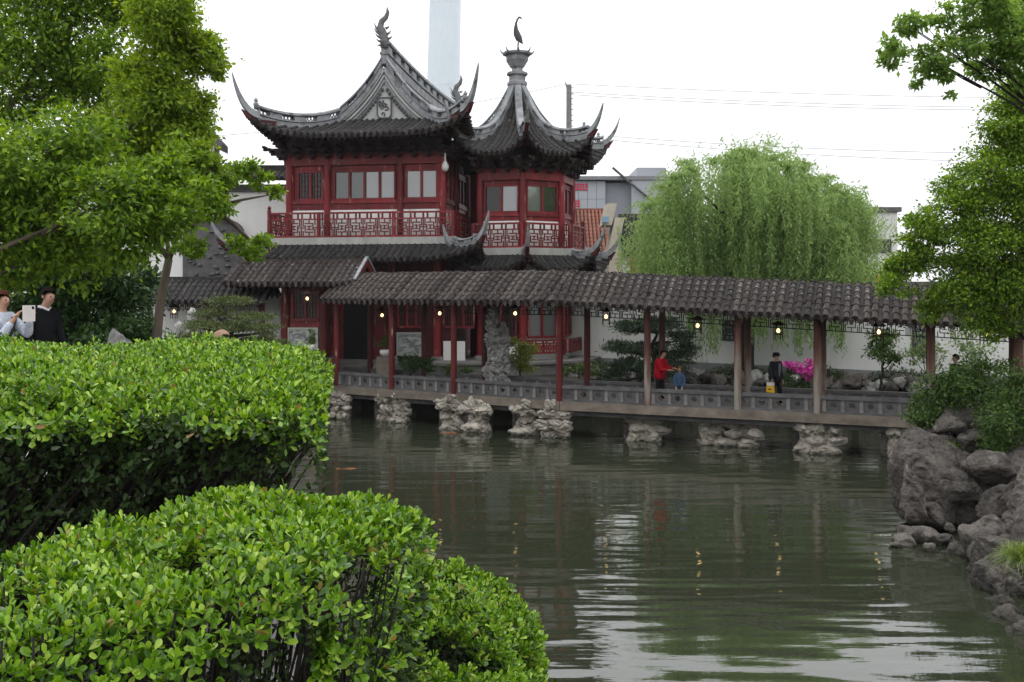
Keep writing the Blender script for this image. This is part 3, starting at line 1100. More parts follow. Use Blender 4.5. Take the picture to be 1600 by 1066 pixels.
# ---- pent roofs between the storeys
pent = MB(PV)
pent.box(UL - 0.50, 0.50, -0.50, -0.1, 6.35, 6.60)
pent = pent.build('pent_roof', M['soffit'], pav)
hw = -UL / 2
pz = lambda r: float(np.interp(r, [0.55, 0.9, 1.25, 1.65], [6.62, 6.38, 6.2, 6.06]))
pf = Patch(PV, (UC, 0), (0, -1), (1, 0), 0.55, 1.65, pz, lambda r: hw + r, lambda r: (r - 0.55) / 1.1, 0.62, 0.25, p=6)
pr = Patch(PV, (0, DEP / 2), (1, 0), (0, 1), 0.55, 1.65, pz, lambda r: DEP / 2 + r, lambda r: (r - 0.55) / 1.1, 0.62, 0.25, p=9)
roof_slope(pf, pent, M['tile'], nr=6)
roof_slope(pr, pent, M['tile'], nr=6, singles=False)
for sg in (-1, 1):
    hp = pf.hip(sg, 10)
    ridge(PV, hp[:-1], 0.30, 0.10, pent, 'hip_ridge', 0.7)
    horn(PV, hp[-1], (sg * 0.7, -0.7), 0.45, 1.05, pent, 0.10, 0.34)
    horn_bracket(PV, hp[-1], (sg * 0.7, -0.7), 0.4, 0.8, pent)
tpz = lambda r: float(np.interp(r, [2.55, 2.85, 3.1, 3.45], [6.25, 6.0, 5.82, 5.66]))
for k in (-1, 0, 1, 2, 3):
    m_ = VA[0] + 45 * k + 22.5
    n_, e_ = (math.sin(R(m_)), -math.cos(R(m_))), (math.cos(R(m_)), math.sin(R(m_)))
    pa = Patch(PV, TC, n_, e_, 2.55, 3.45, tpz, lambda r: r * T22, lambda r: (r - 2.55) / 0.9, 0.62, 0.22, (1, T22), p=3.0, q=1.4)
    roof_slope(pa, pent, M['tile'], sp=0.21, rad=0.066, singles=k in (0, 1), nx=14, nr=6)
    if k >= 0:
        hp = pa.hip(-1, 8)
        hd = (math.sin(R(m_ - 22.5)), -math.cos(R(m_ - 22.5)))
        ridge(PV, hp[:-1], 0.28, 0.10, pent, 'hip_ridge', 0.6)
        horn(PV, hp[-1], hd, 0.45, 1.05, pent, 0.11, 0.34)
        horn_bracket(PV, hp[-1], hd, 0.4, 0.8, pent)

# ---- ground storey
gx, gl = seg(PV, (UL, 0), (0, 0))
tvl = tv(VA[0], 2.3)
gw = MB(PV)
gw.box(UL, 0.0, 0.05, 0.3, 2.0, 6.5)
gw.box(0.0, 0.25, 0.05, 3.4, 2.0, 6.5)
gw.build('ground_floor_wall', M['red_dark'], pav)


def gpx(px):                                   # photograph column -> distance along the ground-floor front
    lo, hi = 0.0, gl + 4
    for _ in range(40):
        md_ = (lo + hi) / 2
        q = gx(md_, 0.1, 3.5)
        if 800 + FPX * q.x / q.y < px:
            lo = md_
        else:
            hi = md_
    return lo


for px in (447, 505, 612, 683):
    column(gx, pav, gpx(px), 0.12, 2.25, 6.4, 0.15, base=0.25)
for a0, a1 in ((512, 535), (583, 606)):
    d_ = MB(gx)
    a, b = gpx(a0), gpx(a1)
    d_.box(a, b, -0.03, 0.02, 2.1, 4.9)
    for z0_, z1_ in ((2.2, 2.9), (3.0, 3.25), (3.35, 4.8)):
        d_.box(a + 0.06, b - 0.06, 0.02, 0.035, z0_, z1_)
    dr = d_.build('door_leaf', M['red'], pav)
    lt = MB(gx)
    fret(lt, a + 0.08, b - 0.08, 3.4, 4.75, 0.045, 0.025, 0.02, 0.25)
    lt.build('door_lattice', M['red_dark'], dr)
dk = MB(gx)
a, b = gpx(536), gpx(582)
dk.box(a, b, -0.02, 0.004, 2.08, 4.9)  # flat near-black sheet: shade of the unlit room painted on the wall
dk.build('doorway', M['door_shade'], pav)
window(gx, pav, gpx(622), gpx(664), 3.35, 4.9, 3, GD, 0.03, True)
window(gx, pav, gpx(693), gpx(740), 3.35, 4.9, 3, GD, 0.03, True)


def stone_panel(xf, parent, a0, a1, z0, z1, d):
    p = MB(xf)
    p.box(a0, a1, d, d + 0.08, z0, z1)
    for x0, x1, y0, y1 in ((a0, a1, z1 - 0.07, z1), (a0, a1, z0, z0 + 0.07), (a0, a0 + 0.07, z0 + 0.07, z1 - 0.07), (a1 - 0.07, a1, z0 + 0.07, z1 - 0.07)):
        p.box(x0, x1, d + 0.081, d + 0.12, y0, y1)
    o = p.build('stone_relief_panel', M['relief'], parent)
    q = MB(xf)
    w_, h_ = a1 - a0 - 0.2, z1 - z0 - 0.2
    rr = random.Random(int(a0 * 100))
    for i in range(40):
        x, z = a0 + 0.12 + rr.random() * w_, z0 + 0.12 + rr.random() * h_
        s_ = 0.03 + rr.random() * 0.07
        q.box(x - s_, x + s_, d + 0.078, d + 0.10 + rr.random() * 0.02, z - 0.018, z + 0.018)
    q.tube([(a0 + 0.1 + w_ * t, d + 0.10, z0 + 0.1 + h_ * (0.5 + 0.3 * math.sin(5 * t))) for t in np.linspace(0.15, 0.9, 14)], 0.03, 5)
    q.build('carving', M['dado'], o)['kind'] = 'stuff'
    return o


stone_panel(gx, pav, gpx(620), gpx(663), 2.25, 3.18, 0.03)
pw = MB(gx)
pw.box(gpx(692), gpx(726), -0.01, 0.03, 2.05, 2.85)
pw.build('white_parapet', M['white'], pav)
# tower ground storey
for k in range(0, 3):
    a0, a1 = VA[k], VA[k + 1]
    tx, tl = seg(PV, tv(a0, 2.3), tv(a1, 2.3))
    wm = MB(tx)
    wm.box(0, tl, -0.25, -0.1, 2.0, 6.3)
    wm.build('ground_floor_wall', M['white'] if k else M['red_dark'], pav)
    pr_ = MB(tx)
    pr_.box(0.15, tl - 0.15, -0.09, -0.02, 2.05, 2.75)
    pr_.build('white_parapet', M['white'], pav)
    window(tx, pav, 0.25, tl - 0.25, 2.95, 4.6, 2, GD if k == 0 else GL, -0.02, k == 0)
    column(tx, pav, 0.0, 0.0, 2.25, 6.2, 0.15, base=0.25)
    if k:
        balustrade(tx, pav, tl, 2.35, 2.9, 0.35, [0.06, tl - 0.06])
pb = MB(PV)
pb.prism([(UL - 2.0, -1.5), (0.6, -1.5), (1.0, -0.9), tv(VA[1], 3.5), tv(VA[2], 3.5), tv(VA[3], 3.5), (6, DEP), (UL - 2.0, DEP)], 1.2, 2.0)
pb.build('stone_platform', M['stone'], pav)
pe = MB(PV)
pe.prism([(UL - 2.05, -1.58), (0.62, -1.58), (1.03, -0.98), tv(VA[1], 3.6), tv(VA[2], 3.6), tv(VA[3], 3.6), (6.05, DEP), (UL - 2.05, DEP)], 2.004, 2.10)
pe.build('platform_coping', M['stone'], pav)
for i in range(4):
    st = MB(gx)
    z1_ = 2.02 - 0.19 * i
    st.box(gpx(505) - 0.2, gpx(597), 1.59 + 0.3 * i, 1.59 + 0.3 * (i + 1) + 0.01, 1.0, z1_)
    st.build('step', M['stone'], pav)
ck = MB(gx)
a_ = gpx(603)
ck.add([(a_, 1.59, 1.0), (a_ + 0.45, 1.59, 1.0), (a_ + 0.45, 2.9, 1.0), (a_, 2.9, 1.0), (a_, 1.59, 2.05), (a_ + 0.45, 1.59, 2.05), (a_ + 0.45, 2.9, 1.35), (a_, 2.9, 1.35)],
       [(3, 2, 1, 0), (4, 5, 6, 7), (0, 1, 5, 4), (1, 2, 6, 5), (2, 3, 7, 6), (3, 0, 4, 7)])
ck.build('stair_cheek', M['stone_warm'], pav)
# security camera under the eave
sc = thing('security_camera', PV(0.15, -0.25, 9.5), 'small white dome camera hanging by the pavilion corner post', 'camera')
mb = MB(PV)
mb.tube([(0.13, -0.25, 10.25), (0.13, -0.25, 9.85)], 0.03, 8)
mb.build('bracket', M['offwhite'], sc)
mb = MB(PV)
mb.lathe((0.13, -0.25, 9.55), [(0.03, -0.12), (0.11, -0.06), (0.14, 0.02), (0.14, 0.12), (0.06, 0.28), (0.03, 0.31)], 12)
mb.build('dome_housing', M['offwhite'], sc, True)


# ================================================================== COVERED BRIDGE
M['post_bare'] = None


def post_mat():
    """red lacquer above, bare weathered wood where it has flaked off towards the foot"""
    m, nt, b = new_mat('flaked_red_post')
    N, L = nt.nodes.new, nt.links.new
    tc = N('ShaderNodeTexCoord')
    sp = N('ShaderNodeSeparateXYZ')
    L(tc.outputs['Object'], sp.inputs[0])
    mp = N('ShaderNodeMapping')
    mp.inputs['Scale'].default_value = (1, 1, 0.15)
    L(tc.outputs['Object'], mp.inputs[0])
    nz = N('ShaderNodeTexNoise')
    nz.inputs['Scale'].default_value = 4.5
    nz.inputs['Detail'].default_value = 6
    L(mp.outputs[0], nz.inputs['Vector'])
    mr = N('ShaderNodeMapRange')
    mr.inputs['From Min'].default_value = 4.0
    mr.inputs['From Max'].default_value = 1.9
    mr.inputs['To Min'].default_value = -0.22
    mr.inputs['To Max'].default_value = 0.11
    L(sp.outputs['Z'], mr.inputs['Value'])
    ad = N('ShaderNodeMath')
    L(nz.outputs['Fac'], ad.inputs[0])
    L(mr.outputs[0], ad.inputs[1])
    cr = N('ShaderNodeValToRGB')
    e = cr.color_ramp.elements
    e[0].position, e[0].color = 0.34, (0.065, 0.016, 0.014, 1)
    e[1].position, e[1].color = 0.70, (0.27, 0.24, 0.205, 1)
    k = e.new(0.50)
    k.color = (0.135, 0.062, 0.042, 1)
    L(ad.outputs[0], cr.inputs[0])
    L(cr.outputs[0], b.inputs['Base Color'])
    b.inputs['Roughness'].default_value = 0.75
    return m


M['post_bare'] = post_mat()
CB = thing('covered_bridge', (1.6, 32.0, 0.9), 'long low covered bridge with grey tiled roof and stone railing across the pond', 'bridge')
BEND = Vector((1.61, 31.33))
CW = 1.9
DT, DB, RT = 1.21, 0.93, 1.73


class Seg:
    def __init__(s, P0, P1, e0, e1, ext0, ext1):
        s.P0, s.P1 = Vector(P0), Vector(P1)
        s.d = (s.P1 - s.P0).normalized()
        s.n = Vector((-s.d.y, s.d.x))                 # away from the camera
        s.L = (s.P1 - s.P0).length
        s.e0, s.e1, s.x0, s.x1 = e0, e1, -ext0, s.L + ext1

    def xy(s, x, off):
        q = s.P0 + s.d * x + s.n * off
        return q.x, q.y

    def ze(s, x):
        return s.e0 + (s.e1 - s.e0) * x / s.L

    def pt(s, x, r, dz=0.0):
        """r: distance from the ridge towards the camera"""
        X, Y = s.xy(x, CW / 2 - r)
        rr = abs(r)
        z = s.ze(x) + 1.0 - (math.sqrt(rr * rr + 0.09) - 0.3) * 0.80 + 0.05 * max(0, rr - 1.0)
        return Vector((X, Y, z + dz))

    def f(s, a, d, z):
        """a along, d towards the camera from the near post line"""
        X, Y = s.xy(a, -d)
        return Vector((X, Y, z))


SL = Seg((-6.95, 36.73), BEND, 4.44, 4.44, 0.0, 0.14)
SR = Seg(BEND, (17.2, 24.83), 4.42, 3.62, 0.14, 0.0)
RSP = 0.262


def cpx(s, px):
    lo, hi = -3.0, s.L + 3
    for _ in range(40):
        m_ = (lo + hi) / 2
        X, Y = s.xy(m_, 0)
        if 800 + FPX * X / Y < px:
            lo = m_
        else:
            hi = m_
    return lo


def panel_mesh(w, h, t):
    """pierced railing panel: a slab with an eight-cornered opening"""
    mb = MB()
    o = [(-w / 2, 0), (w / 2, 0), (w / 2, h), (-w / 2, h)]
    ic = [(0.085 * math.cos(R(45 * k + 22.5)) * 1.15, h / 2 + 0.085 * math.sin(R(45 * k + 22.5))) for k in range(8)]
    for y, flip in ((-t, 0), (t, 1)):
        vs = [(x, y, z) for x, z in o] + [(x, y, z) for x, z in ic]
        fs = [(0, 1, 11, 10, 9), (1, 2, 4, 11), (2, 3, 7, 6, 5, 4), (3, 0, 9, 8, 7)]
        fs = [(0, 1, 10, 9), (1, 11, 10), (1, 2, 4, 11), (2, 5, 4), (2, 3, 6, 5), (3, 7, 6), (3, 0, 8, 7), (0, 9, 8)]
        mb.add(vs, fs)
    mb.add([(x, y, z) for y in (-t, t) for x, z in ic], [(i, (i + 1) % 8, 8 + (i + 1) % 8, 8 + i) for i in range(8)])
    return mb.mesh('panel')


roof_c = None
for S, posts_px, tag_ in ((SL, (527, 613, 710, 877), 'L'), (SR, (1012, 1153, 1277, 1455, 1593), 'R')):
    # roof shell
    mb = MB()
    prof = [1.5 - 3.0 * i / 16 for i in range(17)]
    mb.grid([[S.pt(S.x0, r) for r in prof], [S.pt(S.x1, r) for r in prof]])
    if roof_c is None:
        roof_c = mb.build('roof', M['tile_pan'], CB)
        roof_c['label'] = 'long dark tiled roof of the covered bridge'
    else:
        mb.build('pan_tile_bed', M['tile_pan'], roof_c)
    sf = MB()
    sf.grid([[S.pt(S.x0, r, -0.10) for r in prof], [S.pt(S.x1, r, -0.10) for r in prof]])
    sf.grid([[S.pt(S.x0, 1.5), S.pt(S.x0, 1.5, -0.10)], [S.pt(S.x1, 1.5), S.pt(S.x1, 1.5, -0.10)]])
    sf.grid([[S.pt(S.x0, r) for r in prof], [S.pt(S.x0, r, -0.10) for r in prof]])
    sf.build('soffit', M['soffit'], roof_c)
    rf = MB()
    for i in range(int(S.L / 0.24)):
        x = 0.1 + 0.24 * i
        rf.bar(S.pt(x, 1.48, -0.14), S.pt(x, 0.1, -0.14), 0.06, 0.07)
    rf.build('rafters', M['soffit'], roof_c)['kind'] = 'stuff'
    # tile rows: alike rows share their mesh
    protos = []
    for v_ in range(4):
        mb = MB()
        tl_ = (0.26, 0.29, 0.24, 0.27)[v_]
        tile_row(mb, lambda x, r, dz=0.0: S.pt(x, r, dz) - S.pt(0, 0), 0.0, 1.55, -0.38, (0.098, 0.102, 0.094, 0.1)[v_], tl_, RSP)
        me = mb.mesh('tile_row')
        me.materials.append(M['tile_old'])
        protos.append(me)
    n = int((S.x1 - S.x0) / RSP)
    rr = random.Random(5)
    for i in range(n + 1):
        x = S.x0 + 0.05 + RSP * i
        if x > S.x1 - 0.1:
            break
        T = Matrix.Translation(S.pt(x, 0) + Vector((0, 0, rr.uniform(-0.018, 0.018)))) @ Matrix.Rotation(rr.uniform(-0.03, 0.03), 4, 'Z')
        mobj('tile_row', protos[rr.randrange(4)], None, roof_c, T)
    # deck
    xa, xb = (-1.0, S.L + 0.0) if tag_ == 'L' else (0.0, S.L)
    dk = MB(S.f)
    dk.box(xa, xb, -CW - 0.12, 0.14, DB, DT)
    dk.build('deck', M['stone_warm'], CB)
    db = MB(S.f)
    for k in range(3):
        db.box(xa, xb, -0.1 - 0.75 * k - 0.3, -0.1 - 0.75 * k, DB - 0.18, DB - 0.004)
    db.build('deck_beam', M['stone_dark'], CB)
    # posts, near row and far row
    near = [cpx(S, p) for p in posts_px]
    if tag_ == 'L':
        near[-1] = S.L - 0.05
    for i, a in enumerate(near):
        mt = M['red_worn'] if tag_ == 'L' else M['post_bare']
        column(S.f, CB, a, 0.03, DT - 0.18, S.ze(a) + 0.25, 0.108, mt)
        column(S.f, CB, a + (0.0 if tag_ == 'L' else 0.0), -CW, DT, S.ze(a) + 0.25, 0.108, M['red_dark'] if tag_ == 'L' else mt)
    # eave beams
    for off in (0.03, -CW):
        bm = MB()
        p, q = S.xy(S.x0, -off), S.xy(S.x1, -off)
        bm.bar((*p, S.ze(S.x0) + 0.28), (*q, S.ze(S.x1) + 0.28), 0.15, 0.26)
        bm.build('beam', M['soffit'], CB)
    for a in near:
        tb = MB(S.f)
        tb.box(a - 0.07, a + 0.07, -CW, 0.03, S.ze(a) + 0.30, S.ze(a) + 0.5)
        tb.build('tie_beam', M['soffit'], CB)
    # hanging lattice between the far posts
    ends = ([0.0] + near if tag_ == 'L' else [0.05] + near + [S.L])
    for a, b in zip(ends, ends[1:]):
        if b - a < 0.5:
            continue
        lt = MB()
        fr_ = MB()
        fret(fr_, a + 0.15, b - 0.15, -0.46, 0.13, 0, 0.026, 0.03, 0.46)
        for (x, y, z) in fr_.v:
            X, Y = S.xy(x, CW + y)
            lt.v.append((X, Y, S.ze(x) + z))
        lt.f = fr_.f
        for z in (-0.47, 0.14):
            p, q = S.xy(a + 0.1, CW), S.xy(b - 0.1, CW)
            lt.bar((*p, S.ze(a) + z), (*q, S.ze(b) + z), 0.035, 0.03)
        lt.build('hanging_lattice', M['black_wood'], CB)
    # stone railing
    for off, nm in ((0.0, 'near'), (-CW, 'far')):
        tr = MB(S.f)
        tr.box(xa, S.L, off - 0.11, off + 0.07, RT - 0.10, RT)
        tr.box(xa, S.L, off - 0.07, off + 0.05, DT + 0.003, DT + 0.07)
        rail = tr.build('railing', M['stone_dark'], CB)
        n = int(S.L / 0.50)
        st = S.L / n
        M3 = Matrix((S.d.to_3d(), S.n.to_3d(), Vector((0, 0, 1)))).transposed().to_4x4()
        pm = panel_mesh(st - 0.10, RT - DT - 0.174, 0.035)
        pm.materials.append(M['stone_dark'])
        qb = MB()
        qb.add([(-0.055, -0.06, 0), (0.055, -0.06, 0), (0.055, 0.06, 0), (-0.055, 0.06, 0), (-0.045, -0.05, RT - DT - 0.175), (0.045, -0.05, RT - DT - 0.175), (0.045, 0.05, RT - DT - 0.175), (-0.045, 0.05, RT - DT - 0.175)],
               [(0, 1, 5, 4), (1, 2, 6, 5), (2, 3, 7, 6), (3, 0, 4, 7)])
        qm = qb.mesh('rail_post')
        qm.materials.append(M['stone'])
        for i in range(n + 1):
            X, Y = S.xy(i * st, -off + 0.01)
            mobj('rail_post', qm, None, rail, Matrix.Translation((X, Y, DT + 0.072)) @ M3)
            if i < n:
                X, Y = S.xy((i + 0.5) * st, -off + 0.015)
                mobj('rail_panel', pm, None, rail, Matrix.Translation((X, Y, DT + 0.072)) @ M3)

# ---- lanterns
M['lantern_wood'] = surf('lantern_wood', (0.05, 0.02, 0.014), (0.025, 0.012, 0.01), 4, 0.5)
LANTERN_LABELS = {
    480: 'lit square lantern hanging before the porch window left of the doorway', 597: 'lit lantern hanging just right of the dark doorway',
    687: 'lit lantern hanging in front of the short red pillar', 805: 'lit lantern hanging above the yellow-green bush by the tall rock',
    947: 'lit lantern hanging in front of the white wall beside the pruned pine', 1090: 'lit lantern hanging above the seated child',
    1216: 'lit lantern hanging above the man with the yellow bag', 1373: 'lit lantern hanging above the small round tree',
    1540: 'lit lantern under the leafy branches at the far right end', 272: 'small lit lantern under the low side gallery roof'}


def lantern(px, py, Y, top):
    p = at(px, py, Y)
    s = 1.0
    t = thing('lantern', p, LANTERN_LABELS[px], 'lantern', 'lit lanterns under the eaves')
    c = MB()
    c.tube([p + Vector((0, 0, 0.2)), (p.x, p.y, top)], 0.014, 5)
    for k in range(4):
        a = R(45 + 90 * k)
        x, y = 0.15 * math.cos(a), 0.15 * math.sin(a)
        c.bar((p.x + x, p.y + y, p.z - 0.30), (p.x + x, p.y + y, p.z + 0.17), 0.022, 0.022)
        a2 = R(135 + 90 * k)
        x2, y2 = 0.15 * math.cos(a2), 0.15 * math.sin(a2)
        for z in (-0.13, 0.16):
            c.bar((p.x + x, p.y + y, p.z + z), (p.x + x2, p.y + y2, p.z + z), 0.02, 0.035)
    c.build('frame', M['lantern_wood'], t)
    r = MB()
    r.lathe((p.x, p.y, p.z + 0.17), [(0.24, 0.0), (0.20, 0.03), (0.07, 0.10), (0.03, 0.12)], 4)
    r.build('cap', M['lantern_wood'], t)
    b = MB()
    b.lathe((p.x, p.y, p.z - 0.09), [(0.02, 0.01), (0.05, 0.04), (0.058, 0.08), (0.035, 0.12), (0.015, 0.14)], 10)
    b.build('bulb', M['bulb'], t, True)
    f = MB()
    f.lathe((p.x, p.y, p.z - 0.12), [(0.11, 0), (0.11, 0.012)], 8)
    f.build('base_plate', M['lantern_wood'], t)


for px, py, Y in ((597, 492, 36.5), (687, 489, 34.9), (805, 489, 32.8), (947, 494, 31.8), (1090, 508, 30.6), (1216, 516, 29.8), (1373, 518, 28.7), (1540, 521, 27.6)):
    lantern(px, py, Y, at(px, py, Y).z + 0.75)

# ================================================================== SIDE PORCH AND GALLERY
POX, POY = -5.76, 37.9


def PO(u, v, z):
    return Vector((POX + PCOS * u + PSIN * v, POY - PSIN * u + PCOS * v, z))


porch = thing('entrance_porch', PO(-2.6, -0.5, 1.3), 'tile-roofed porch with red gable board left of the bridge roof', 'porch')
pz_ = lambda r: 6.02 - 0.60 * r - 0.0 * r
pp = Patch(PO, (-2.65, 0), (0, -1), (1, 0), 0.0, 1.55, lambda r: 6.02 - 0.58 * (math.sqrt(r * r + 0.02)), lambda r: 2.65, lambda r: r / 1.55, 0.06, 0.0, p=8)
pq = Patch(PO, (-2.65, 0), (0, 1), (-1, 0), 0.0, 1.55, lambda r: 6.02 - 0.58 * (math.sqrt(r * r + 0.02)), lambda r: 2.65, lambda r: r / 1.55, 0.06, 0.0, p=8)
prf = MB(PO)
prf.sweep([(-5.3, 0, 5.98), (0, 0, 5.98)], rect(0.12, -0.1, 0.10))
prf = prf.build('roof', M['tile_old'], porch)
roof_slope(pp, prf, M['tile_old'], sp=0.25, rad=0.09, nr=5, nx=8)
roof_slope(pq, prf, M['tile_old'], sp=0.25, rad=0.09, nr=5, nx=8, singles=False)
for sg in (-1, 1):
    bg = MB(PO)
    bg.bar((0.02, 0, 5.94), (0.02, sg * 1.5, 5.06), 0.06, 0.30)
    bg.build('gable_board', M['red_worn'], porch)
    bg = MB(PO)
    bg.bar((0.03, 0, 6.14), (0.03, sg * 1.55, 5.24), 0.12, 0.06)
    bg.build('verge_coping', M['ridge'], porch)
gb = MB(PO)
gb.add([(-0.1, -1.2, 5.1), (-0.1, 1.2, 5.1), (-0.1, 0, 5.9), (-0.2, -1.2, 5.1), (-0.2, 1.2, 5.1), (-0.2, 0, 5.9)], [(0, 1, 2), (5, 4, 3), (0, 3, 4, 1), (1, 4, 5, 2), (2, 5, 3, 0)])
gb.build('gable_infill', M['red'], porch)
wx, wl = seg(PO, (-5.3, -0.35), (0, -0.35))


def ppx(px):
    lo, hi = -1.0, wl + 3
    for _ in range(40):
        m_ = (lo + hi) / 2
        q = wx(m_, 0, 3.5)
        if 800 + FPX * q.x / q.y < px:
            lo = m_
        else:
            hi = m_
    return lo


wb = MB(wx)
wb.box(ppx(440), ppx(512), -0.3, -0.05, 1.3, 5.3)
wb.build('wall', M['red'], porch)
for px in (446, 506):
    column(wx, porch, ppx(px), 0.0, 2.2, 5.3, 0.17, M['red_worn'], base=0.3)
window(wx, porch, ppx(458), ppx(498), 3.62, 4.85, 2, GD, 0.0, True)
stone_panel(wx, porch, ppx(450), ppx(498), 2.5, 3.36, -0.02)
bb = MB(wx)
bb.box(ppx(380), ppx(512), -0.1, 0.15, 4.95, 5.25)
bb.build('beam', M['soffit'], porch)
pl = MB(wx)
pl.box(-1.0, ppx(512) + 0.1, -1.0, 0.9, 1.2, 2.2)
pl.build('stone_plinth', M['stone'], porch)
lantern(480, 466, 36.7, 5.3)

gal = thing('side_gallery', (-12.0, 38.5, 1.3), 'low dark tiled gallery roof beside the slender tree trunk', 'gallery')


def GA(u, v, z):
    return Vector((-12.2 + u, 38.9 + v, z))


ga = Patch(GA, (0, 0), (0, -1), (1, 0), 0, 1.5, lambda r: 5.30 - 0.58 * math.sqrt(r * r + 0.02), lambda r: 2.6, lambda r: r / 1.5, 0.0, 0.0)
gr = MB(GA)
gr.sweep([(-2.6, 0, 5.28), (2.6, 0, 5.28)], rect(0.1, -0.1, 0.1))
gr = gr.build('roof', M['tile'], gal)
roof_slope(ga, gr, M['tile'], sp=0.25, rad=0.085, nr=5, nx=6)
gbk = Patch(GA, (0, 0), (0, 1), (-1, 0), 0, 1.5, ga.zf, ga.wf, ga.lp, 0, 0)
roof_slope(gbk, gr, M['tile'], sp=0.25, rad=0.085, nr=4, nx=6, singles=False)
for u in (-2.2, 0.2, 2.3):
    column(GA, gal, u, -0.9, 1.3, 4.5, 0.12, M['red_dark'])
lt = MB(GA)
fret(lt, -2.1, 0.1, 4.0, 4.4, -0.9, 0.025, 0.03, 0.4)
lt.build('hanging_lattice', M['black_wood'], gal)
lt = MB(GA)
fret(lt, 0.3, 2.2, 4.0, 4.4, -0.9, 0.025, 0.03, 0.4)
lt.build('hanging_lattice', M['black_wood'], gal)
gw = MB(GA)
gw.box(-3.2, 2.6, 0.9, 1.1, 1.3, 4.6)
gw.build('back_wall', M['white'], gal)
lantern(272, 486, 38.0, 4.5)

# ================================================================== GARDEN WALL
gwt = thing('garden_wall', (9, 39.4, 1.3), 'long whitewashed garden wall with grey base behind the bridge', 'wall')
A_, B_ = (2.3, 44.1), (18.0, 33.0)
ax, al = seg(lambda a, d, z: Vector((a, d, z)), A_, B_)
w = MB(ax)
w.box(0, al, -0.3, 0, 1.2, 4.75)
w.build('wall', M['white'], gwt)
w = MB(ax)
w.box(0, al, 0.002, 0.07, 1.2, 1.82)
w.build('wall_base', M['dado'], gwt)
w = MB(ax)
w.sweep([(0, -0.15, 4.75), (al, -0.15, 4.75)], [(-0.5, 0), (0.5, 0), (0.1, 0.4), (-0.1, 0.4)])
cop = w.build('coping', M['tile'], gwt)


def wpx(px):
    lo, hi = 0.0, al
    for _ in range(40):
        m_ = (lo + hi) / 2
        q = ax(m_, 0, 3)
        if 800 + FPX * q.x / q.y < px:
            lo = m_
        else:
            hi = m_
    return lo


for p0, p1, z0, z1 in ((1129, 1152, 2.75, 3.6), (1425, 1450, 2.5, 3.7)):
    a, b = wpx(p0), wpx(p1)
    w = MB(ax)
    for x0, x1, y0, y1 in ((a, b, z0, z0 + 0.08), (a, b, z1 - 0.08, z1), (a, a + 0.08, z0 + .08, z1 - .08), (b - 0.08, b, z0 + .08, z1 - .08)):
        w.box(x0, x1, 0.002, 0.06, y0, y1)
    o = w.build('lattice_window', M['stone_dark'], gwt)
    w = MB(ax)
    w.box(a + 0.08, b - 0.08, 0.001, 0.006, z0 + 0.08, z1 - 0.08)
    w.build('opening', M['dado'], o)
    w = MB(ax)
    fret(w, a + 0.08, b - 0.08, z0 + 0.08, z1 - 0.08, 0.03, 0.035, 0.04, 0.5)
    w.build('window_lattice', M['black_wood'], o)

# ================================================================== WHITE HALLS ON THE LEFT
hall = thing('white_hall', (-14, 46, 1.3), 'white-walled hall with dark tiled coping left of the pavilion', 'building')
w = MB()
w.box(-26, -9.3, 46, 46.5, 1.3, 9.55)
w.build('wall', M['white'], hall)
w = MB()
w.box(-26, -9.2, 45.85, 46.6, 9.55, 9.9)
w.build('frieze', M['stone_dark'], hall)
hz = lambda r: 10.62 - 0.45 * r
hp_ = Patch(lambda a, b, c: Vector((a, b, c)), (-17.6, 46.3), (0, -1), (1, 0), 0, 1.0, hz, lambda r: 8.5, lambda r: r, 0, 0)
w = MB()
w.box(-26, -9.2, 46.1, 46.5, 10.5, 10.85)
hr_ = w.build('coping', M['tile'], hall)
roof_slope(hp_, hr_, M['tile'], sp=0.27, rad=0.09, nr=3, nx=4, singles=False, rafters=False)
# arched carved-brick gate front
w = MB()
g0, g1 = at(286, 440, 45.8), at(377, 345, 45.8)
mx_, hw_ = (g0.x + g1.x) / 2, (g1.x - g0.x) / 2
pts = [(-hw_, 1.3 - g1.z), (hw_, 1.3 - g1.z)] + [(hw_ * math.cos(t), -0.75 + 0.75 * math.sin(t)) for t in np.linspace(0, math.pi, 15)]
n = len(pts)
w.add([(mx_ + x, 45.75, g1.z + z) for x, z in pts] + [(mx_ + x, 46.0, g1.z + z) for x, z in pts], [tuple(range(n))] + [(i, (i + 1) % n, n + (i + 1) % n, n + i) for i in range(n)])
gt = w.build('carved_gate_panel', M['stone_dark'], hall)
w = MB()
rr = random.Random(9)
for i in range(36):
    x, z = rr.uniform(-hw_ + 0.15, hw_ - 0.15), rr.uniform(-2.6, -0.35)
    w.lathe((mx_ + x, 45.74, g1.z + z), [(0.03, -0.08), (0.1 + rr.random() * 0.08, -0.02), (0.1, 0.06), (0.03, 0.1)], 6)
w.build('carving', M['stone_dark'], gt)['kind'] = 'stuff'
w = MB()
w.sweep([(mx_ + (hw_ + 0.1) * math.cos(t), 45.8, g1.z - 0.72 + 0.8 * math.sin(t)) for t in np.linspace(0, math.pi, 15)], rect(0.25, 0, 0.14))
w.build('arch_moulding', M['ridge_dark'], gt)
gh = thing('gabled_hall', (-20, 52, 1.3), 'white gabled hall with steep grey roof edge behind the trees', 'building')
w = MB()
ap = at(222, 92, 52)
sl_ = 1.15
pts = [(-7, 1.3), (3.9, 1.3), (3.9, ap.z - 3.9 * sl_), (0, ap.z), (-7, ap.z - 7 * sl_)]
n = len(pts)
w.add([(ap.x + x, 52, z) for x, z in pts] + [(ap.x + x, 53, z) for x, z in pts], [tuple(range(n)), tuple(range(2 * n - 1, n - 1, -1))] + [(i, (i + 1) % n, n + (i + 1) % n, n + i) for i in range(n)])
w.build('wall', M['white'], gh)
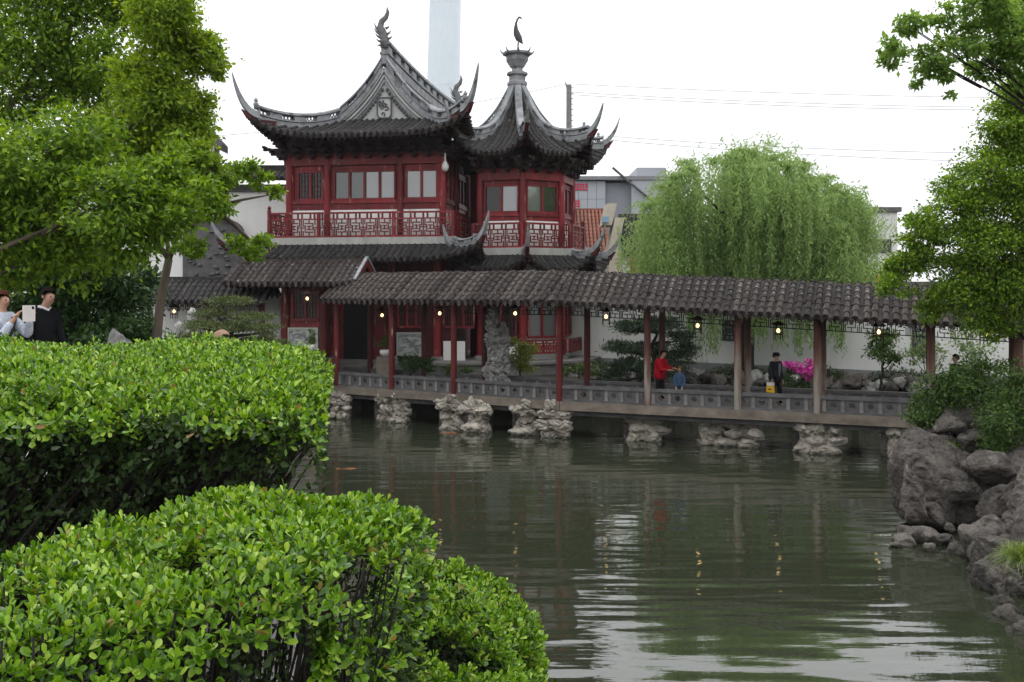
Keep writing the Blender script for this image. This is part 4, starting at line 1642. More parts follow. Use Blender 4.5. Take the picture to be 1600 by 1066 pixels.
for sg in (-1, 1):
    w = MB()
    for i in range(8):
        f0, f1 = i / 8, (i + 1) / 8
        xl = 4.3
        z_ = lambda f: ap.z + 0.25 - xl * f * sl_ * (1.06 - 0.06 * f)
        a, b = (ap.x + sg * xl * f0, z_(f0)), (ap.x + sg * xl * f1, z_(f1))
        w.hexa([(a[0], 51.6, a[1] - 0.3), (b[0], 51.6, b[1] - 0.3), (b[0], 53.2, b[1] - 0.3), (a[0], 53.2, a[1] - 0.3), (a[0], 51.6, a[1] + 0.1), (b[0], 51.6, b[1] + 0.1), (b[0], 53.2, b[1] + 0.1), (a[0], 53.2, a[1] + 0.1)])
    w.build('roof', M['tile_old'], gh)
w = MB()
w.bar((ap.x, 51.55, ap.z + 0.2), (ap.x + 4.4, 51.55, ap.z - 4.3 * sl_ + 0.1), 0.1, 0.5)
w.build('verge_board', M['stone_dark'], gh)

# ================================================================== TOWN BEHIND
M['hoarding'] = surf('orange_hoarding', (0.62, 0.16, 0.03), (0.52, 0.12, 0.025), 0.6, 0.7)
M['cladding'] = surf('pale_blue_grey_cladding', (0.40, 0.42, 0.455), (0.34, 0.36, 0.395), 0.25, 0.55)
M['cladding_dark'] = surf('slate_cladding', (0.25, 0.265, 0.295), (0.21, 0.225, 0.25), 0.25, 0.6)
M['sign_red'] = surf('red_sign_paint', (0.62, 0.03, 0.07), (0.5, 0.02, 0.06), 1.0, 0.5)
M['terracotta'] = surf('orange_red_roof_tile', (0.30, 0.115, 0.078), (0.19, 0.07, 0.048), 2.5, 0.85, 0.4, 9, obj_var=0.15)
M['cream'] = surf('cream_render', (0.55, 0.50, 0.40), (0.43, 0.39, 0.31), 1.0, 0.9, 0.1)
M['hazed_tower_glass'] = surf('haze_paled_tower_glass', (0.66, 0.73, 0.78), (0.58, 0.66, 0.72), 0.02, 0.3)  # part of the distance haze is put into this pale colour

ob = thing('office_block', (15, 122, 1.3), 'pale blue-grey panelled office block with red sign letters beyond the rooftops', 'building')
x0, x1, x2, x3 = at(820, 300, 120).x, at(946, 300, 120).x, at(986, 300, 120).x, at(1045, 300, 120).x
zt = at(900, 283, 120).z
w = MB()
w.box(x0, x1, 120.3, 140, 1.3, zt)
w.build('wall', M['cladding_dark'], ob)
nx_, nz_ = 9, 6
for i in range(nx_):
    for k in range(nz_):
        w = MB()
        cw, ch = (x1 - x0) / nx_, (zt - 5) / nz_
        w.box(x0 + cw * i + 0.02, x0 + cw * (i + 1) - 0.02, 120, 120.28, 5 + ch * k + 0.02, 5 + ch * (k + 1) - 0.02)
        w.build('panel', M['cladding'], ob)
w = MB()
w.box(x1 + 0.01, x2, 120.6, 140, 1.3, zt - 0.2)
w.build('wall_recess', M['cladding_dark'], ob)
w = MB()
w.box(x2 + 0.01, x3, 119.6, 140, 1.3, zt + 0.1)
w.build('wall_bay', M['cladding'], ob)
w = MB()
w.box(x0 - 0.3, x3 + 0.3, 119.4, 140.2, zt + 0.1, zt + 0.55)
w.build('parapet', M['metal'], ob)
w = MB()
w.box(at(992, 262, 124).x, at(1037, 262, 124).x, 122, 132, zt + 0.56, at(1000, 262, 122).z)
w.build('roof_box', M['cladding'], ob)
w = MB()
w.tube([at(957, 262, 119.2), at(1025, 320, 119.2)], 0.16, 6)
w.build('drain_pipe', M['stone_dark'], ob)
for k, (px, py, s_) in enumerate(((897, 292, 1.0), (905, 292, 1.0), (914, 292, 1.0), (902, 318, 1.0))):
    w = MB()
    c = at(px, py, 119.97)
    for dx, dz, ww, hh in ((0, 0.32, 0.34, 0.07), (0, -0.02, 0.30, 0.07), (0, -0.36, 0.36, 0.08), (-0.22, 0, 0.07, 0.40), (0.20, 0.12 * (-1) ** k, 0.07, 0.30)):
        w.box(c.x + dx - ww, c.x + dx + ww, 119.9 - 0.01 * abs(dx), 119.99, c.z + dz - hh, c.z + dz + hh)
    w.build('sign_letter', M['sign_red'], ob)

rh = thing('red_tiled_house', (5, 60, 1.3), 'house with orange-red tiled roof just right of the tower', 'house')
ra, rb_ = at(860, 328, 62), at(946, 328, 62)
ez = at(900, 402, 59.2).z
w = MB()
w.box(ra.x, rb_.x, 59.6, 68, 1.3, ez)
w.build('wall', M['cream'], rh)
rpz = lambda r: ra.z - (ra.z - ez) * r / 3.2
rpa = Patch(lambda a, b, c: Vector((a, b, c)), ((ra.x + rb_.x) / 2, 62.2), (0, -1), (1, 0), 0, 3.2, rpz, lambda r: (rb_.x - ra.x) / 2, lambda r: r, 0, 0)
w = MB()
w.box(ra.x, rb_.x, 62.1, 62.4, ra.z - 0.05, ra.z + 0.1)
rr_ = w.build('roof', M['terracotta'], rh)
roof_slope(rpa, rr_, M['terracotta'], sp=0.24, rad=0.10, tlen=0.34, nr=4, nx=4, singles=True, rafters=False)

ch = thing('cream_gabled_house', (6.6, 56, 1.3), 'house with stepped cream gable parapet and dark tiled roof beside the willow', 'house')
w = MB()
for (pa_, pb_, wd) in (((951, 322), (958, 322), 0), ((946, 342), (953, 322), 0)):
    pass
for q in (((941, 352), (949, 318), 0.55), ((950, 392), (961, 340), 0.55), ((950, 436), (953, 392), 0.75)):
    a, b = at(*q[0], 55), at(*q[1], 55)
    w.hexa([(a.x, 55, a.z), (a.x + q[2], 55, a.z), (a.x + q[2], 57, a.z), (a.x, 57, a.z), (b.x, 55, b.z), (b.x + q[2], 55, b.z), (b.x + q[2], 57, b.z), (b.x, 57, b.z)])
w.build('gable_parapet', M['cream'], ch)
w = MB()
a, b = at(962, 436, 55.4), at(992, 396, 55.4)
w.box(a.x, b.x + 2.5, 55.4, 60, 1.3, b.z)
w.build('wall', M['white'], ch)
rA, rB = at(966, 338, 57), at(1000, 338, 57)
rz = lambda r: rA.z - (rA.z - b.z + 0.05) * r / 1.9
rpa = Patch(lambda a, b, c: Vector((a, b, c)), ((rA.x + rB.x + 2) / 2, 56.9), (0, -1), (1, 0), 0, 1.9, rz, lambda r: (rB.x + 2 - rA.x) / 2, lambda r: r, 0, 0)
w = MB()
w.box(rA.x, rB.x + 2, 56.8, 57.1, rA.z - 0.1, rA.z + 0.12)
rr_ = w.build('roof', M['tile'], ch)
roof_slope(rpa, rr_, M['tile'], sp=0.26, rad=0.09, nr=4, nx=4, rafters=False)
w = MB()
a, b = at(941, 348, 54.6), at(951, 339, 54.6)
w.box(a.x, b.x, 54.4, 54.9, a.z, b.z)
M['blue'] = surf('pale_blue_metal', (0.16, 0.33, 0.50), (0.3, 0.42, 0.52), 3, 0.5)
w.build('wall_unit', M['blue'], ch)

ho = thing('orange_hoarding', (12, 47, 1.3), 'bright orange hoarding panels behind the willow and garden wall', 'hoarding')
a, b = at(984, 402, 48), at(1390, 402, 48)
n = 10
for i in (0, 1, 4, 9):
    w = MB()
    xA, xB = a.x + (b.x - a.x) * i / n, a.x + (b.x - a.x) * (i + 1) / n
    top = a.z - (0.9 if i > 1 else 0.1)
    w.box(xA + 0.01, xB - 0.01, 48 - 0.02 * (i % 2), 48.08, 1.3, top)
    w.build('panel', M['hoarding'], ho)
for i in (0, 1, 2, 4, 5, 9, 10):
    w = MB()
    xA = a.x + (b.x - a.x) * i / n
    w.box(xA - 0.04, xA + 0.04, 48.09, 48.2, 1.3, a.z - 1.1)
    w.build('post', M['metal'], ho)

bh = thing('white_block', (24, 64, 1.3), 'small white building with dark coping at the right of the willow', 'building')
a, b = at(1366, 400, 60), at(1402, 324, 60)
w = MB()
w.box(a.x - 1.5, b.x, 60, 70, 1.3, b.z - 0.3)
w.build('wall', M['white'], bh)
w = MB()
w.box(a.x - 1.7, b.x + 0.2, 59.8, 70.2, b.z - 0.29, b.z)
w.build('coping', M['stone_dark'], bh)
w = MB()
w.box(a.x - 1.5 + 0.3, b.x - 0.4, 59.9, 59.99, at(1380, 395, 60).z, at(1380, 374, 60).z)
w.build('window', M['glass_dark'], bh)

# the far skyscraper
sk = thing('skyscraper', (at(692, 400, 1400).x, 1400, 1.3), 'very tall haze-pale glass skyscraper fading into the haze', 'skyscraper')
w = MB()
H = 560.0
rings = 28
pts_n = 18
cx0, cx1 = at(686, 455, 1400).x, at(697, 0, 1400).x
for j in range(rings):
    z0, z1 = 1.3 + H * j / rings, 1.3 + H * (j + 1) / rings - 0.25
    vs = []
    for z in (z0, z1, z1, z1 + 1.2):
        t = z / 425.0
        rad = (27.5 - 4.5 * t) * (0.985 if z != z0 and z != z1 else 1.0)
        cx = cx0 + (cx1 - cx0) * t
        for k in range(pts_n):
            a = 2 * math.pi * k / pts_n + 1.2 * t
            rr_ = rad * (1 + 0.06 * math.cos(3 * (a - 1.2 * t)))
            vs.append((cx + rr_ * math.cos(a), 1400 + rr_ * math.sin(a), z))
    # floors as separate glass bands with a recessed joint
    vs2 = vs[:2 * pts_n]
    w.add(vs2, [(k, (k + 1) % pts_n, pts_n + (k + 1) % pts_n, pts_n + k) for k in range(pts_n)])
w.build('glass_bands', M['hazed_tower_glass'], sk)
w = MB()
vs = []
for z in (1.3, 1.3 + H):
    t = z / 425.0
    for k in range(pts_n):
        a = 2 * math.pi * k / pts_n
        vs.append((cx0 + (cx1 - cx0) * t + (26.4 - 4.5 * t) * math.cos(a), 1400 + (26.4 - 4.5 * t) * math.sin(a), z))
w.add(vs, [(k, (k + 1) % pts_n, pts_n + (k + 1) % pts_n, pts_n + k) for k in range(pts_n)] + [tuple(range(pts_n, 2 * pts_n))])
w.build('core', M['hazed_tower_glass'], sk)

# utility pole and wires
up = thing('utility_pole', (at(889, 300, 70).x, 70, 1.3), 'thin utility pole rising behind the tower roof', 'pole')
p = at(889, 133, 70)
w = MB()
w.tube([(p.x, 70, 1.3), (p.x, 70, p.z)], [0.26, 0.19], 8)
w.build('shaft', M['stone'], up)
w = MB()
w.tube([(p.x, 70, p.z - 0.3), (p.x - 0.2, 70, p.z - 0.1), (p.x - 0.24, 70, p.z + 0.22)], 0.05, 6)
w.build('insulator_arm', M['metal'], up)
w = MB()
for k in range(9):
    w.tube([(p.x + 0.2, 70, p.z - 0.4 * k - 0.2), (p.x + 0.34, 70, p.z - 0.4 * k - 0.2)], 0.035, 5)
w.build('climbing_pegs', M['metal'], up)
M['wire'] = surf('grey_wire', (0.22, 0.22, 0.23), (0.18, 0.18, 0.19), 1, 0.6)
for k, (q0, q1, sag, lb) in enumerate((((888, 131), (1600, 153), 4, 'topmost overhead wire running right from the utility pole'), ((892, 144), (1600, 168), 5, 'second overhead wire running right from the utility pole'),
                                       ((892, 148), (1600, 172), 6, 'third overhead wire running right from the utility pole'), ((940, 212), (1600, 240), 6, 'overhead wire crossing the sky just above the willow'),
                                       ((940, 218), (1600, 254), 6, 'lowest overhead wire crossing behind the willow top'), ((888, 131), (300, 215), 12, 'overhead wire running left from the utility pole behind the roofs'))):
    w = MB()
    a, b = at(*q0, 70), at(*q1, 70 if k != 5 else 75)
    w.tube([a.lerp(b, t) - Vector((0, 0, 4 * sag * t * (1 - t) * 70 / FPX)) for t in np.linspace(0, 1, 14)], 0.018, 4)
    tag(w.build('overhead_wire', M['wire']), lb, 'wire', 'overhead wires')


# ================================================================== ROCKS
def ico(sub):
    bm = bmesh.new()
    bmesh.ops.create_icosphere(bm, subdivisions=sub, radius=1.0)
    V = np.array([v.co[:] for v in bm.verts])
    F = np.array([[v.index for v in f.verts] for f in bm.faces])
    bm.free()
    return V, F


ICO = {k: ico(k) for k in (2, 3, 4)}


def rock_verts(c, size, seed, sub=3, jag=0.28, facets=7, rot=None, freq=1.6, deep=(0.55, 0.88)):
    V, F = ICO[sub]
    rr = random.Random(seed)
    P = V.copy()
    for _ in range(facets):
        n = Vector((rr.gauss(0, 1), rr.gauss(0, 1), rr.gauss(0, 0.8))).normalized()
        n = np.array(n)
        d = rr.uniform(*deep)
        k = P @ n - d
        P = P - np.outer(np.clip(k, 0, None) * 0.92, n)
    off = Vector((rr.uniform(-50, 50), rr.uniform(-50, 50), rr.uniform(-50, 50)))
    out = np.empty_like(P)
    for i, p in enumerate(P):
        q = Vector(p) * freq + off
        f = mnoise.noise(q) * 0.6 + mnoise.noise(q * 2.3) * 0.35 + (abs(mnoise.noise(q * 4.1)) - 0.25) * 0.45
        if sub > 3:
            f += (abs(mnoise.noise(q * 8.3)) - 0.25) * 0.3 + mnoise.noise(q * 15) * 0.1
        out[i] = p * (1 + jag * f)
    out = out * np.array(size)
    a = rr.uniform(0, 6.28) if rot is None else rot
    ca, sa = math.cos(a), math.sin(a)
    out = np.stack([out[:, 0] * ca - out[:, 1] * sa, out[:, 0] * sa + out[:, 1] * ca, out[:, 2]], 1) if rot is not None else out
    return out + np.array(c), F


def rock(name, c, size, seed, mat, parent=None, sub=3, jag=0.28, facets=7, rot=None, smooth=True, freq=1.6):
    V, F = rock_verts(c, size, seed, sub, jag, facets, rot, freq)
    me = np_mesh(name, V, F)
    me.polygons.foreach_set('use_smooth', [smooth] * len(F))
    return mobj(name, me, mat, parent)


def carved_rock(name, lumps, seed, mat, parent=None, voxel=0.05, jag=0.3, amp=None, facets=3, deep=(0.55, 0.88), nf=1.0):
    """one continuous eroded stone: overlapping lumps fused into a single surface"""
    Vs, Fs, n = [], [], 0
    for i, (c, s) in enumerate(lumps):
        V, F = rock_verts(c, s, seed + i, 3, jag, facets, freq=2.2, deep=deep)
        Vs.append(V)
        Fs.append(F + n)
        n += len(V)
    me = np_mesh(name, np.concatenate(Vs), np.concatenate(Fs))
    o = bpy.data.objects.new('tmp_rock', me)
    col.objects.link(o)
    md_ = o.modifiers.new('remesh', 'REMESH')
    md_.mode = 'VOXEL'
    md_.voxel_size = voxel
    dg = bpy.context.evaluated_depsgraph_get()
    me2 = bpy.data.meshes.new_from_object(o.evaluated_get(dg))
    bpy.data.objects.remove(o)
    V = np.empty(len(me2.vertices) * 3)
    me2.vertices.foreach_get('co', V)
    V = V.reshape(-1, 3)
    N_ = np.empty(len(me2.vertices) * 3)
    me2.vertices.foreach_get('normal', N_)
    N_ = N_.reshape(-1, 3)
    for i in range(len(V)):
        q = Vector(V[i]) * 4.0
        if amp is None:
            V[i] += N_[i] * (voxel * 1.3) * (abs(mnoise.noise(q)) * 2 - 0.7 + 0.5 * mnoise.noise(q * 2.5))
        else:
            q2 = Vector((V[i][0] * 1.6 + V[i][2] * 0.5, V[i][1] * 1.6, V[i][2] * (0.8 if nf == 1.0 else 2.6))) * nf + Vector((seed, 0, 0))
            crack = max(0.0, 1 - abs(mnoise.noise(q2 * 1.1)) * 9) * 0.9 + max(0.0, 1 - abs(mnoise.noise(q2 * 2.3 + Vector((7, 3, 1)))) * 7) * 0.5
            f = mnoise.noise(q2 * 1.9) * 0.45 + (0.3 - abs(mnoise.noise(q2 * 4.3))) * 0.45 + mnoise.noise(q2 * 9.0) * 0.25 - crack
            V[i] += N_[i] * amp * f
    me2.vertices.foreach_set('co', V.ravel())
    me2.polygons.foreach_set('use_smooth', [amp is None] * len(me2.polygons))
    me2.materials.clear()
    me2.update()
    return mobj(name, me2, mat, parent)


# ---- stone piers under the bridge
PIERS = [(530, 655, 34, 'rough stone bridge pier half hidden behind the clipped hedge'), (612, 660, 56, 'pitted pale stone bridge pier nearest the doorway steps'),
         (726, 674, 86, 'broad eroded pale stone bridge pier below the tall standing rock'), (847, 683, 92, 'double-stacked stone bridge pier below the bend of the railing'),
         (1010, 690, 56, 'small rounded-stone bridge pier below the woman in red'), (1143, 698, 86, 'wide rounded-stone bridge pier midway to the man with yellow bag'),
         (1286, 710, 66, 'rounded-stone bridge pier below the pink flowers'), (1416, 719, 36, 'stone bridge pier beside the leafy right bank')]
for k, (px, py, wpx_, lb) in enumerate(PIERS):
    b = on_z(px, py, 0.0)
    sc_ = b.y / FPX
    Wd = wpx_ * sc_ * 1.18
    fwd = Vector((b.x, b.y, 0)).normalized()
    t = thing('bridge_pier', (b.x, b.y + 0.3, 0), lb, 'stone pier', 'stone piers under the bridge')
    rr = random.Random(100 + k)
    S = SL if px < 880 else SR
    d3 = S.d.to_3d()
    eroded = k in (1, 2, 3)                  # the three near the pavilion are pitted lake stones, the others rounded stones in courses
    nl_ = 1 if Wd < 1.5 else 2
    for q in range(nl_):                     # the bedded mass of the pier
        cx = (q + 0.5) / nl_ - 0.5
        lm = []
        for zc, wf_, hz_, ex in ((0.02, 0.80, 0.34, 0.0), (0.40, 0.66, 0.28, -0.06), (0.78, 0.92, 0.24, 0.02)):
            for j in range(3):
                c = Vector((b.x, b.y + 0.42 + rr.uniform(-.1, .05) - ex, zc + rr.uniform(-.05, .05))) + d3 * (Wd * (cx + ((j - 1) * 0.30 * wf_ + ex * rr.uniform(-1, 1)) / nl_))
                lm.append((c, (Wd / nl_ * wf_ * 0.30, 0.42 + rr.uniform(-.08, .06), hz_ * rr.uniform(0.85, 1.15))))
        carved_rock('stone', lm, k * 90 + q * 31, M['rock'], t, 0.045, 0.22, 0.15 if eroded else 0.10, 6, nf=0.85)
    z, row = -0.10, 0
    while z < 0.72:                          # face stones
        hh = rr.uniform(0.17, 0.25) if eroded else rr.uniform(0.14, 0.20)
        n_ = max(2, int(Wd / (rr.uniform(0.7, 0.95) if eroded else rr.uniform(0.45, 0.62))))
        for i in range(n_):
            if eroded and rr.random() < 0.35:
                continue
            u = (i + 0.5 + (0.22 if row % 2 else -0.12)) / n_ - 0.5
            w_ = Wd / n_ * rr.uniform(0.50, 0.64)
            c = Vector((b.x, b.y + 0.16, z + hh)) + d3 * (u * Wd * (0.92 + 0.1 * (z > 0.5))) + Vector((0, rr.uniform(-.10, .08), rr.uniform(-.03, .03)))
            carved_rock('stone', [(c, (w_, 0.26, hh * rr.uniform(1.0, 1.2))), (c + Vector((rr.uniform(-.4, .4) * w_, -0.08, rr.uniform(-.4, .4) * hh)), (w_ * .6, .2, hh * .7))],
                        k * 40 + row * 7 + i, M['rock'], t, 0.045, 0.2, 0.09 if eroded else 0.06, 8, (0.5, 0.8), 0.8)
        z += hh * 1.75
        row += 1
    if eroded or k == 5:
        for i in range(2):                   # stones laid up against the deck edge
            c = Vector((b.x, b.y + 0.0, 1.0)) + d3 * (Wd * (-0.25 + 0.42 * i)) + Vector((0, 0, rr.uniform(-.06, .10)))
            carved_rock('stone', [(c, (0.24, 0.14, 0.17)), (c + Vector((0.16, 0, -0.12)), (0.16, 0.12, 0.10)), (c + Vector((-0.1, 0, 0.1)), (0.12, 0.1, 0.11))], k * 70 + i, M['rock'], t, 0.04, 0.3, 0.10, 5)
    cb = MB()
    c0 = Vector((b.x, b.y + 0.75, 0)) - d3 * Wd * 0.34
    c1 = Vector((b.x, b.y + 0.75, 0)) + d3 * Wd * 0.34
    cb.bar((c0.x, c0.y + 0.35, 0.12), (c1.x, c1.y + 0.35, 0.12), 1.2, 1.55)
    cb.build('core', M['rock_grey'], t)

# ---- right bank rockery
rk = thing('bank_rockery', (8.5, 18, 0), 'dark grey boulders piled along the right bank of the pond', 'rockery')


def crag(lumps_px, seed, voxel, amp, parent):
    """lumps_px: (px, py, rx, ry, Y, depth); fused and roughened into one broken rock"""
    lumps = []
    for (px, py, rx, ry, Y, dp) in lumps_px:
        k = Y / FPX
        lumps.append((at(px + 12, py + 4, Y) + Vector((0, dp * 0.7, 0)), (rx * k * 1.22, dp, ry * k * 1.22)))
    return carved_rock('stone', lumps, seed, M['rock_grey'], parent, voxel, 0.06, amp * 0.5, 13, (0.50, 0.78))


crag([(1490, 760, 92, 84, 19.2, 1.1), (1540, 800, 60, 60, 19.0, 0.9), (1455, 800, 48, 44, 18.9, 0.8)], 512, 0.06, 0.17, rk)
crag([(1418, 770, 16, 44, 18.5, 0.35), (1428, 795, 20, 30, 18.5, 0.35)], 520, 0.045, 0.10, rk)
crag([(1440, 838, 34, 16, 18.1, 0.4), (1470, 850, 30, 14, 18.0, 0.4), (1415, 832, 14, 10, 18.2, 0.3)], 530, 0.04, 0.08, rk)
crag([(1470, 872, 40, 12, 17.5, 0.4), (1500, 862, 26, 14, 17.4, 0.35)], 535, 0.04, 0.08, rk)
crag([(1548, 728, 46, 26, 18.9, 0.5), (1590, 735, 34, 26, 18.9, 0.5)], 540, 0.05, 0.10, rk)
crag([(1578, 790, 44, 36, 18.2, 0.6), (1610, 800, 40, 44, 18.2, 0.6)], 545, 0.05, 0.12, rk)
crag([(1502, 652, 40, 20, 21.0, 0.6), (1532, 662, 26, 18, 21.0, 0.5), (1480, 665, 22, 14, 20.8, 0.5)], 550, 0.05, 0.10, rk)
crag([(1447, 688, 24, 22, 21.0, 0.45), (1470, 694, 20, 14, 20.8, 0.4)], 555, 0.05, 0.10, rk)
crag([(1530, 690, 36, 20, 20.4, 0.5), (1565, 690, 30, 24, 20.4, 0.5)], 560, 0.05, 0.10, rk)
crag([(1528, 850, 30, 34, 17.0, 0.45), (1545, 835, 26, 26, 17.2, 0.45)], 565, 0.045, 0.09, rk)
crag([(1570, 880, 50, 52, 15.8, 0.7), (1552, 920, 30, 50, 15.2, 0.5), (1590, 945, 50, 60, 15.0, 0.7), (1566, 975, 26, 34, 14.5, 0.4)], 570, 0.05, 0.14, rk)
crag([(1585, 995, 36, 40, 13.8, 0.5), (1615, 1030, 50, 50, 13.2, 0.5)], 575, 0.05, 0.10, rk)
crag([(1406, 846, 18, 11, 18.0, 0.3), (1392, 850, 10, 6, 17.9, 0.2)], 580, 0.035, 0.06, rk)
crag([(1640, 830, 60, 90, 17.5, 1.0), (1650, 720, 80, 80, 19.8, 1.0), (1600, 690, 50, 50, 20.9, 0.8)], 585, 0.08, 0.16, rk)
crag([(1405, 695, 12, 16, 22.5, 0.3), (1412, 712, 10, 10, 22.4, 0.3)], 590, 0.04, 0.07, rk)
for i in range(6):
    px, py = 1430 + 90 * (i / 5) + 5 * (i % 3), 872 - 16 * (i % 4)
    p = at(px, py, 17.6 + 0.1 * (i % 5))
    rock('stone', p, (0.10 + 0.03 * (i % 3), 0.1, 0.07 + 0.02 * (i % 2)), 620 + i, M['rock_grey'], rk, 3, 0.5, 6)
for i, (x, y, s) in enumerate(((9.5, 16, 1.2), (9.2, 13.5, 1.1), (8.7, 11, 1.3), (11, 19.5, 1.4), (12.6, 22, 1.3))):
    rock('stone', (x, y, 0.6), (s, s, s * 0.9), 560 + i, M['rock_grey'], rk, 3)

# ---- low rocks along the foot of the garden wall
rw = thing('wall_foot_rockery', (9, 36.5, 1.3), 'low jumbled rocks at the water edge along the garden wall', 'rockery')
rr = random.Random(21)
for i in range(70):
    f = i / 69
    px = 905 + 560 * f + rr.uniform(-6, 6)
    Y = 38.6 - 4.6 * f + rr.uniform(-0.5, 0.4)
    p = at(px, 600, Y)
    s = rr.uniform(0.18, 0.42)
    rock('stone', (p.x, Y, 1.2 + rr.uniform(0, 0.35)), (s, s * 0.8, s * rr.uniform(0.6, 1.1)), 700 + i, M['rock_taihu'] if rr.random() < 0.3 else M['rock_grey'], rw, 3, 0.6, 6)
    if rr.random() < 0.6:
        rock('stone', (p.x + 0.2, Y - 0.4, 0.4), (0.5, 0.35, 0.8), 800 + i, M['rock_grey'], rw, 2, 0.4, 5)

# ---- standing scholar's rock in front of the tower
sr = at(776, 590, 34.3)
L_ = []
rr = random.Random(4)
for (dx, z, sx, sz) in ((0, 1.5, .5, .5), (-.2, 1.9, .35, .4), (.22, 2.0, .33, .45), (0.02, 2.35, .4, .35), (-.22, 2.65, .22, .4), (.28, 2.75, .25, .4), (.33, 3.2, .2, .35), (-.25, 3.15, .24, .4), (0.08, 3.0, .16, .2), (-.2, 3.6, .22, .4), (-.15, 3.95, .16, .3), (0.0, 3.35, .14, .15), (.25, 3.5, .13, .2), (-.3, 3.0, .15, .2), (-.02, 3.75, .13, .18)):
    L_.append((Vector((sr.x + dx * 0.95, sr.y + rr.uniform(-.1, .1), z)), (sx * 0.88, 0.26, sz)))
tag(carved_rock('scholar_rock', L_, 31, M['rock_taihu'], None, 0.04, 0.45, 0.16, 3, nf=0.95), 'tall eroded standing rock behind the bridge railing', 'rock')
p = at(290, 520, 27)
L_ = [(Vector((p.x + dx, 27 + dy, z)), (s, s * .8, h)) for dx, dy, z, s, h in ((0, 0, 3.0, .4, .7), (.12, 0, 3.6, .28, .55), (.2, 0, 4.0, .2, .35), (-.15, 0, 3.4, .22, .5), (.02, .1, 2.2, .5, .8), (0, 0, 1.5, .6, .6))]
tag(carved_rock('leaning_rock', L_, 41, M['rock_taihu'], None, 0.06, 0.4), 'upright grey rock beside the low lantern behind the pruned pine', 'rock')
for i, (px, py, Y, s, lb) in enumerate(((182, 552, 14.0, 0.28, 'grey pointed rock peeking over the hedge below the dark shrub'), (265, 556, 15.0, 0.25, 'pale rock peeking over the hedge at the slender trunk'))):
    p = at(px, py, Y)
    tag(rock('garden_rock', (p.x, p.y, p.z - 0.25), (s * 1.1, s, s * 2.0), 900 + i, M['rock_taihu'], None, 3, 0.5, 5), lb, 'rock')

# ================================================================== PLANTS
T_DIA = (np.array([(0, 0, 0), (0.45, 0.5, 0.07), (1, 0, -0.06), (0.45, -0.5, 0.07)], float), np.array([(0, 1, 2), (0, 2, 3)]))
T_OBO = (np.array([(0, 0, 0), (0.34, 0.30, 0.04), (0.66, 0.46, 0.05), (0.90, 0.30, 0.02), (1.0, 0.0, -0.05), (0.90, -0.30, 0.02), (0.66, -0.46, 0.05), (0.34, -0.30, 0.04), (0.55, 0.0, -0.02)], float),
         np.array([(0, 1, 8), (1, 2, 8), (2, 3, 8), (3, 4, 8), (4, 5, 8), (5, 6, 8), (6, 7, 8), (7, 0, 8)]))
T_OB6 = (np.array([(0, 0, 0), (0.36, 0.30, 0.05), (0.74, 0.46, 0.05), (1.0, 0.0, -0.03), (0.74, -0.46, 0.05), (0.36, -0.30, 0.05), (0.55, 0.0, -0.03)], float),
         np.array([(0, 1, 6), (1, 2, 6), (2, 3, 6), (3, 4, 6), (4, 5, 6), (5, 0, 6)]))
T_STRIP = (np.array([(0, 0.5, 0), (0, -0.5, 0), (0.5, 0.42, 0.0), (0.5, -0.42, 0.0), (1, 0, -0.16)], float), np.array([(0, 1, 3), (0, 3, 2), (2, 3, 4)]))


def unit(a):
    return a / np.maximum(np.linalg.norm(a, axis=1, keepdims=True), 1e-9)


def frames(D, Nn):
    D = unit(D)
    S = unit(np.cross(Nn, D))
    return D, S, np.cross(D, S)


def leaf_mesh(name, C, D, Nn, L, Wd, tpl):
    D, S, Nn = frames(D, Nn)
    T, F = tpl
    L, Wd = np.asarray(L)[:, None, None], np.asarray(Wd)[:, None, None]
    V = C[:, None, :] + D[:, None, :] * (T[None, :, 0:1] * L) + S[:, None, :] * (T[None, :, 1:2] * Wd) + Nn[:, None, :] * (T[None, :, 2:3] * L)
    k = len(T)
    Fa = F[None, :, :] + (np.arange(len(C)) * k)[:, None, None]
    return np_mesh(name, V.reshape(-1, 3), Fa.reshape(-1, 3))


def rdir(n):
    return unit(RNG.normal(size=(n, 3)))


def clump_leaves(blobs, n, L, asp=0.5, sub=14, spread=0.25, flat=0.6, up=0.55, droop=0.25, lv=0.35):
    """blobs: (centre, (rx, ry, rz)); leaves gather in sub-clumps near each blob's surface"""
    ws = np.array([b[1][0] * b[1][2] for b in blobs])
    ws = ws / ws.sum()
    Cs, Ds, Ns = [], [], []
    for (c, r), w in zip(blobs, ws):
        m = max(30, int(n * w))
        r = np.array(r)
        d = rdir(sub)
        sc_ = np.array(c) + d * r * RNG.uniform(0.35, 0.98, (sub, 1))
        pick = RNG.integers(0, sub, m)
        g_ = RNG.normal(size=(m, 3)) * np.array([1, 1, flat]) * r * spread
        P = sc_[pick] + g_
        out = unit((P - np.array(c)) / r)
        Cs.append(P)
        Ns.append(unit(out * 0.5 + np.array([0, 0, up]) + RNG.normal(size=(m, 3)) * 0.45))
        Ds.append(out * 0.6 + RNG.normal(size=(m, 3)) * 0.7 - np.array([0, 0, droop]))
    C, D, Nn = np.concatenate(Cs), np.concatenate(Ds), np.concatenate(Ns)
    Ls = L * RNG.uniform(1 - lv, 1 + lv, len(C))
    return C, D, Nn, Ls, Ls * asp


def pxblobs(lst, Y, ky=1.0, jy=0.6):
    out = []
    for b in lst:
        px, py, rx = b[:3]
        ry = b[3] if len(b) > 3 else rx
        yy = Y + random.uniform(-jy, jy)
        k = yy / FPX
        out.append((at(px, py, yy), (rx * k, max(rx, ry) * k * ky, ry * k)))
    return out


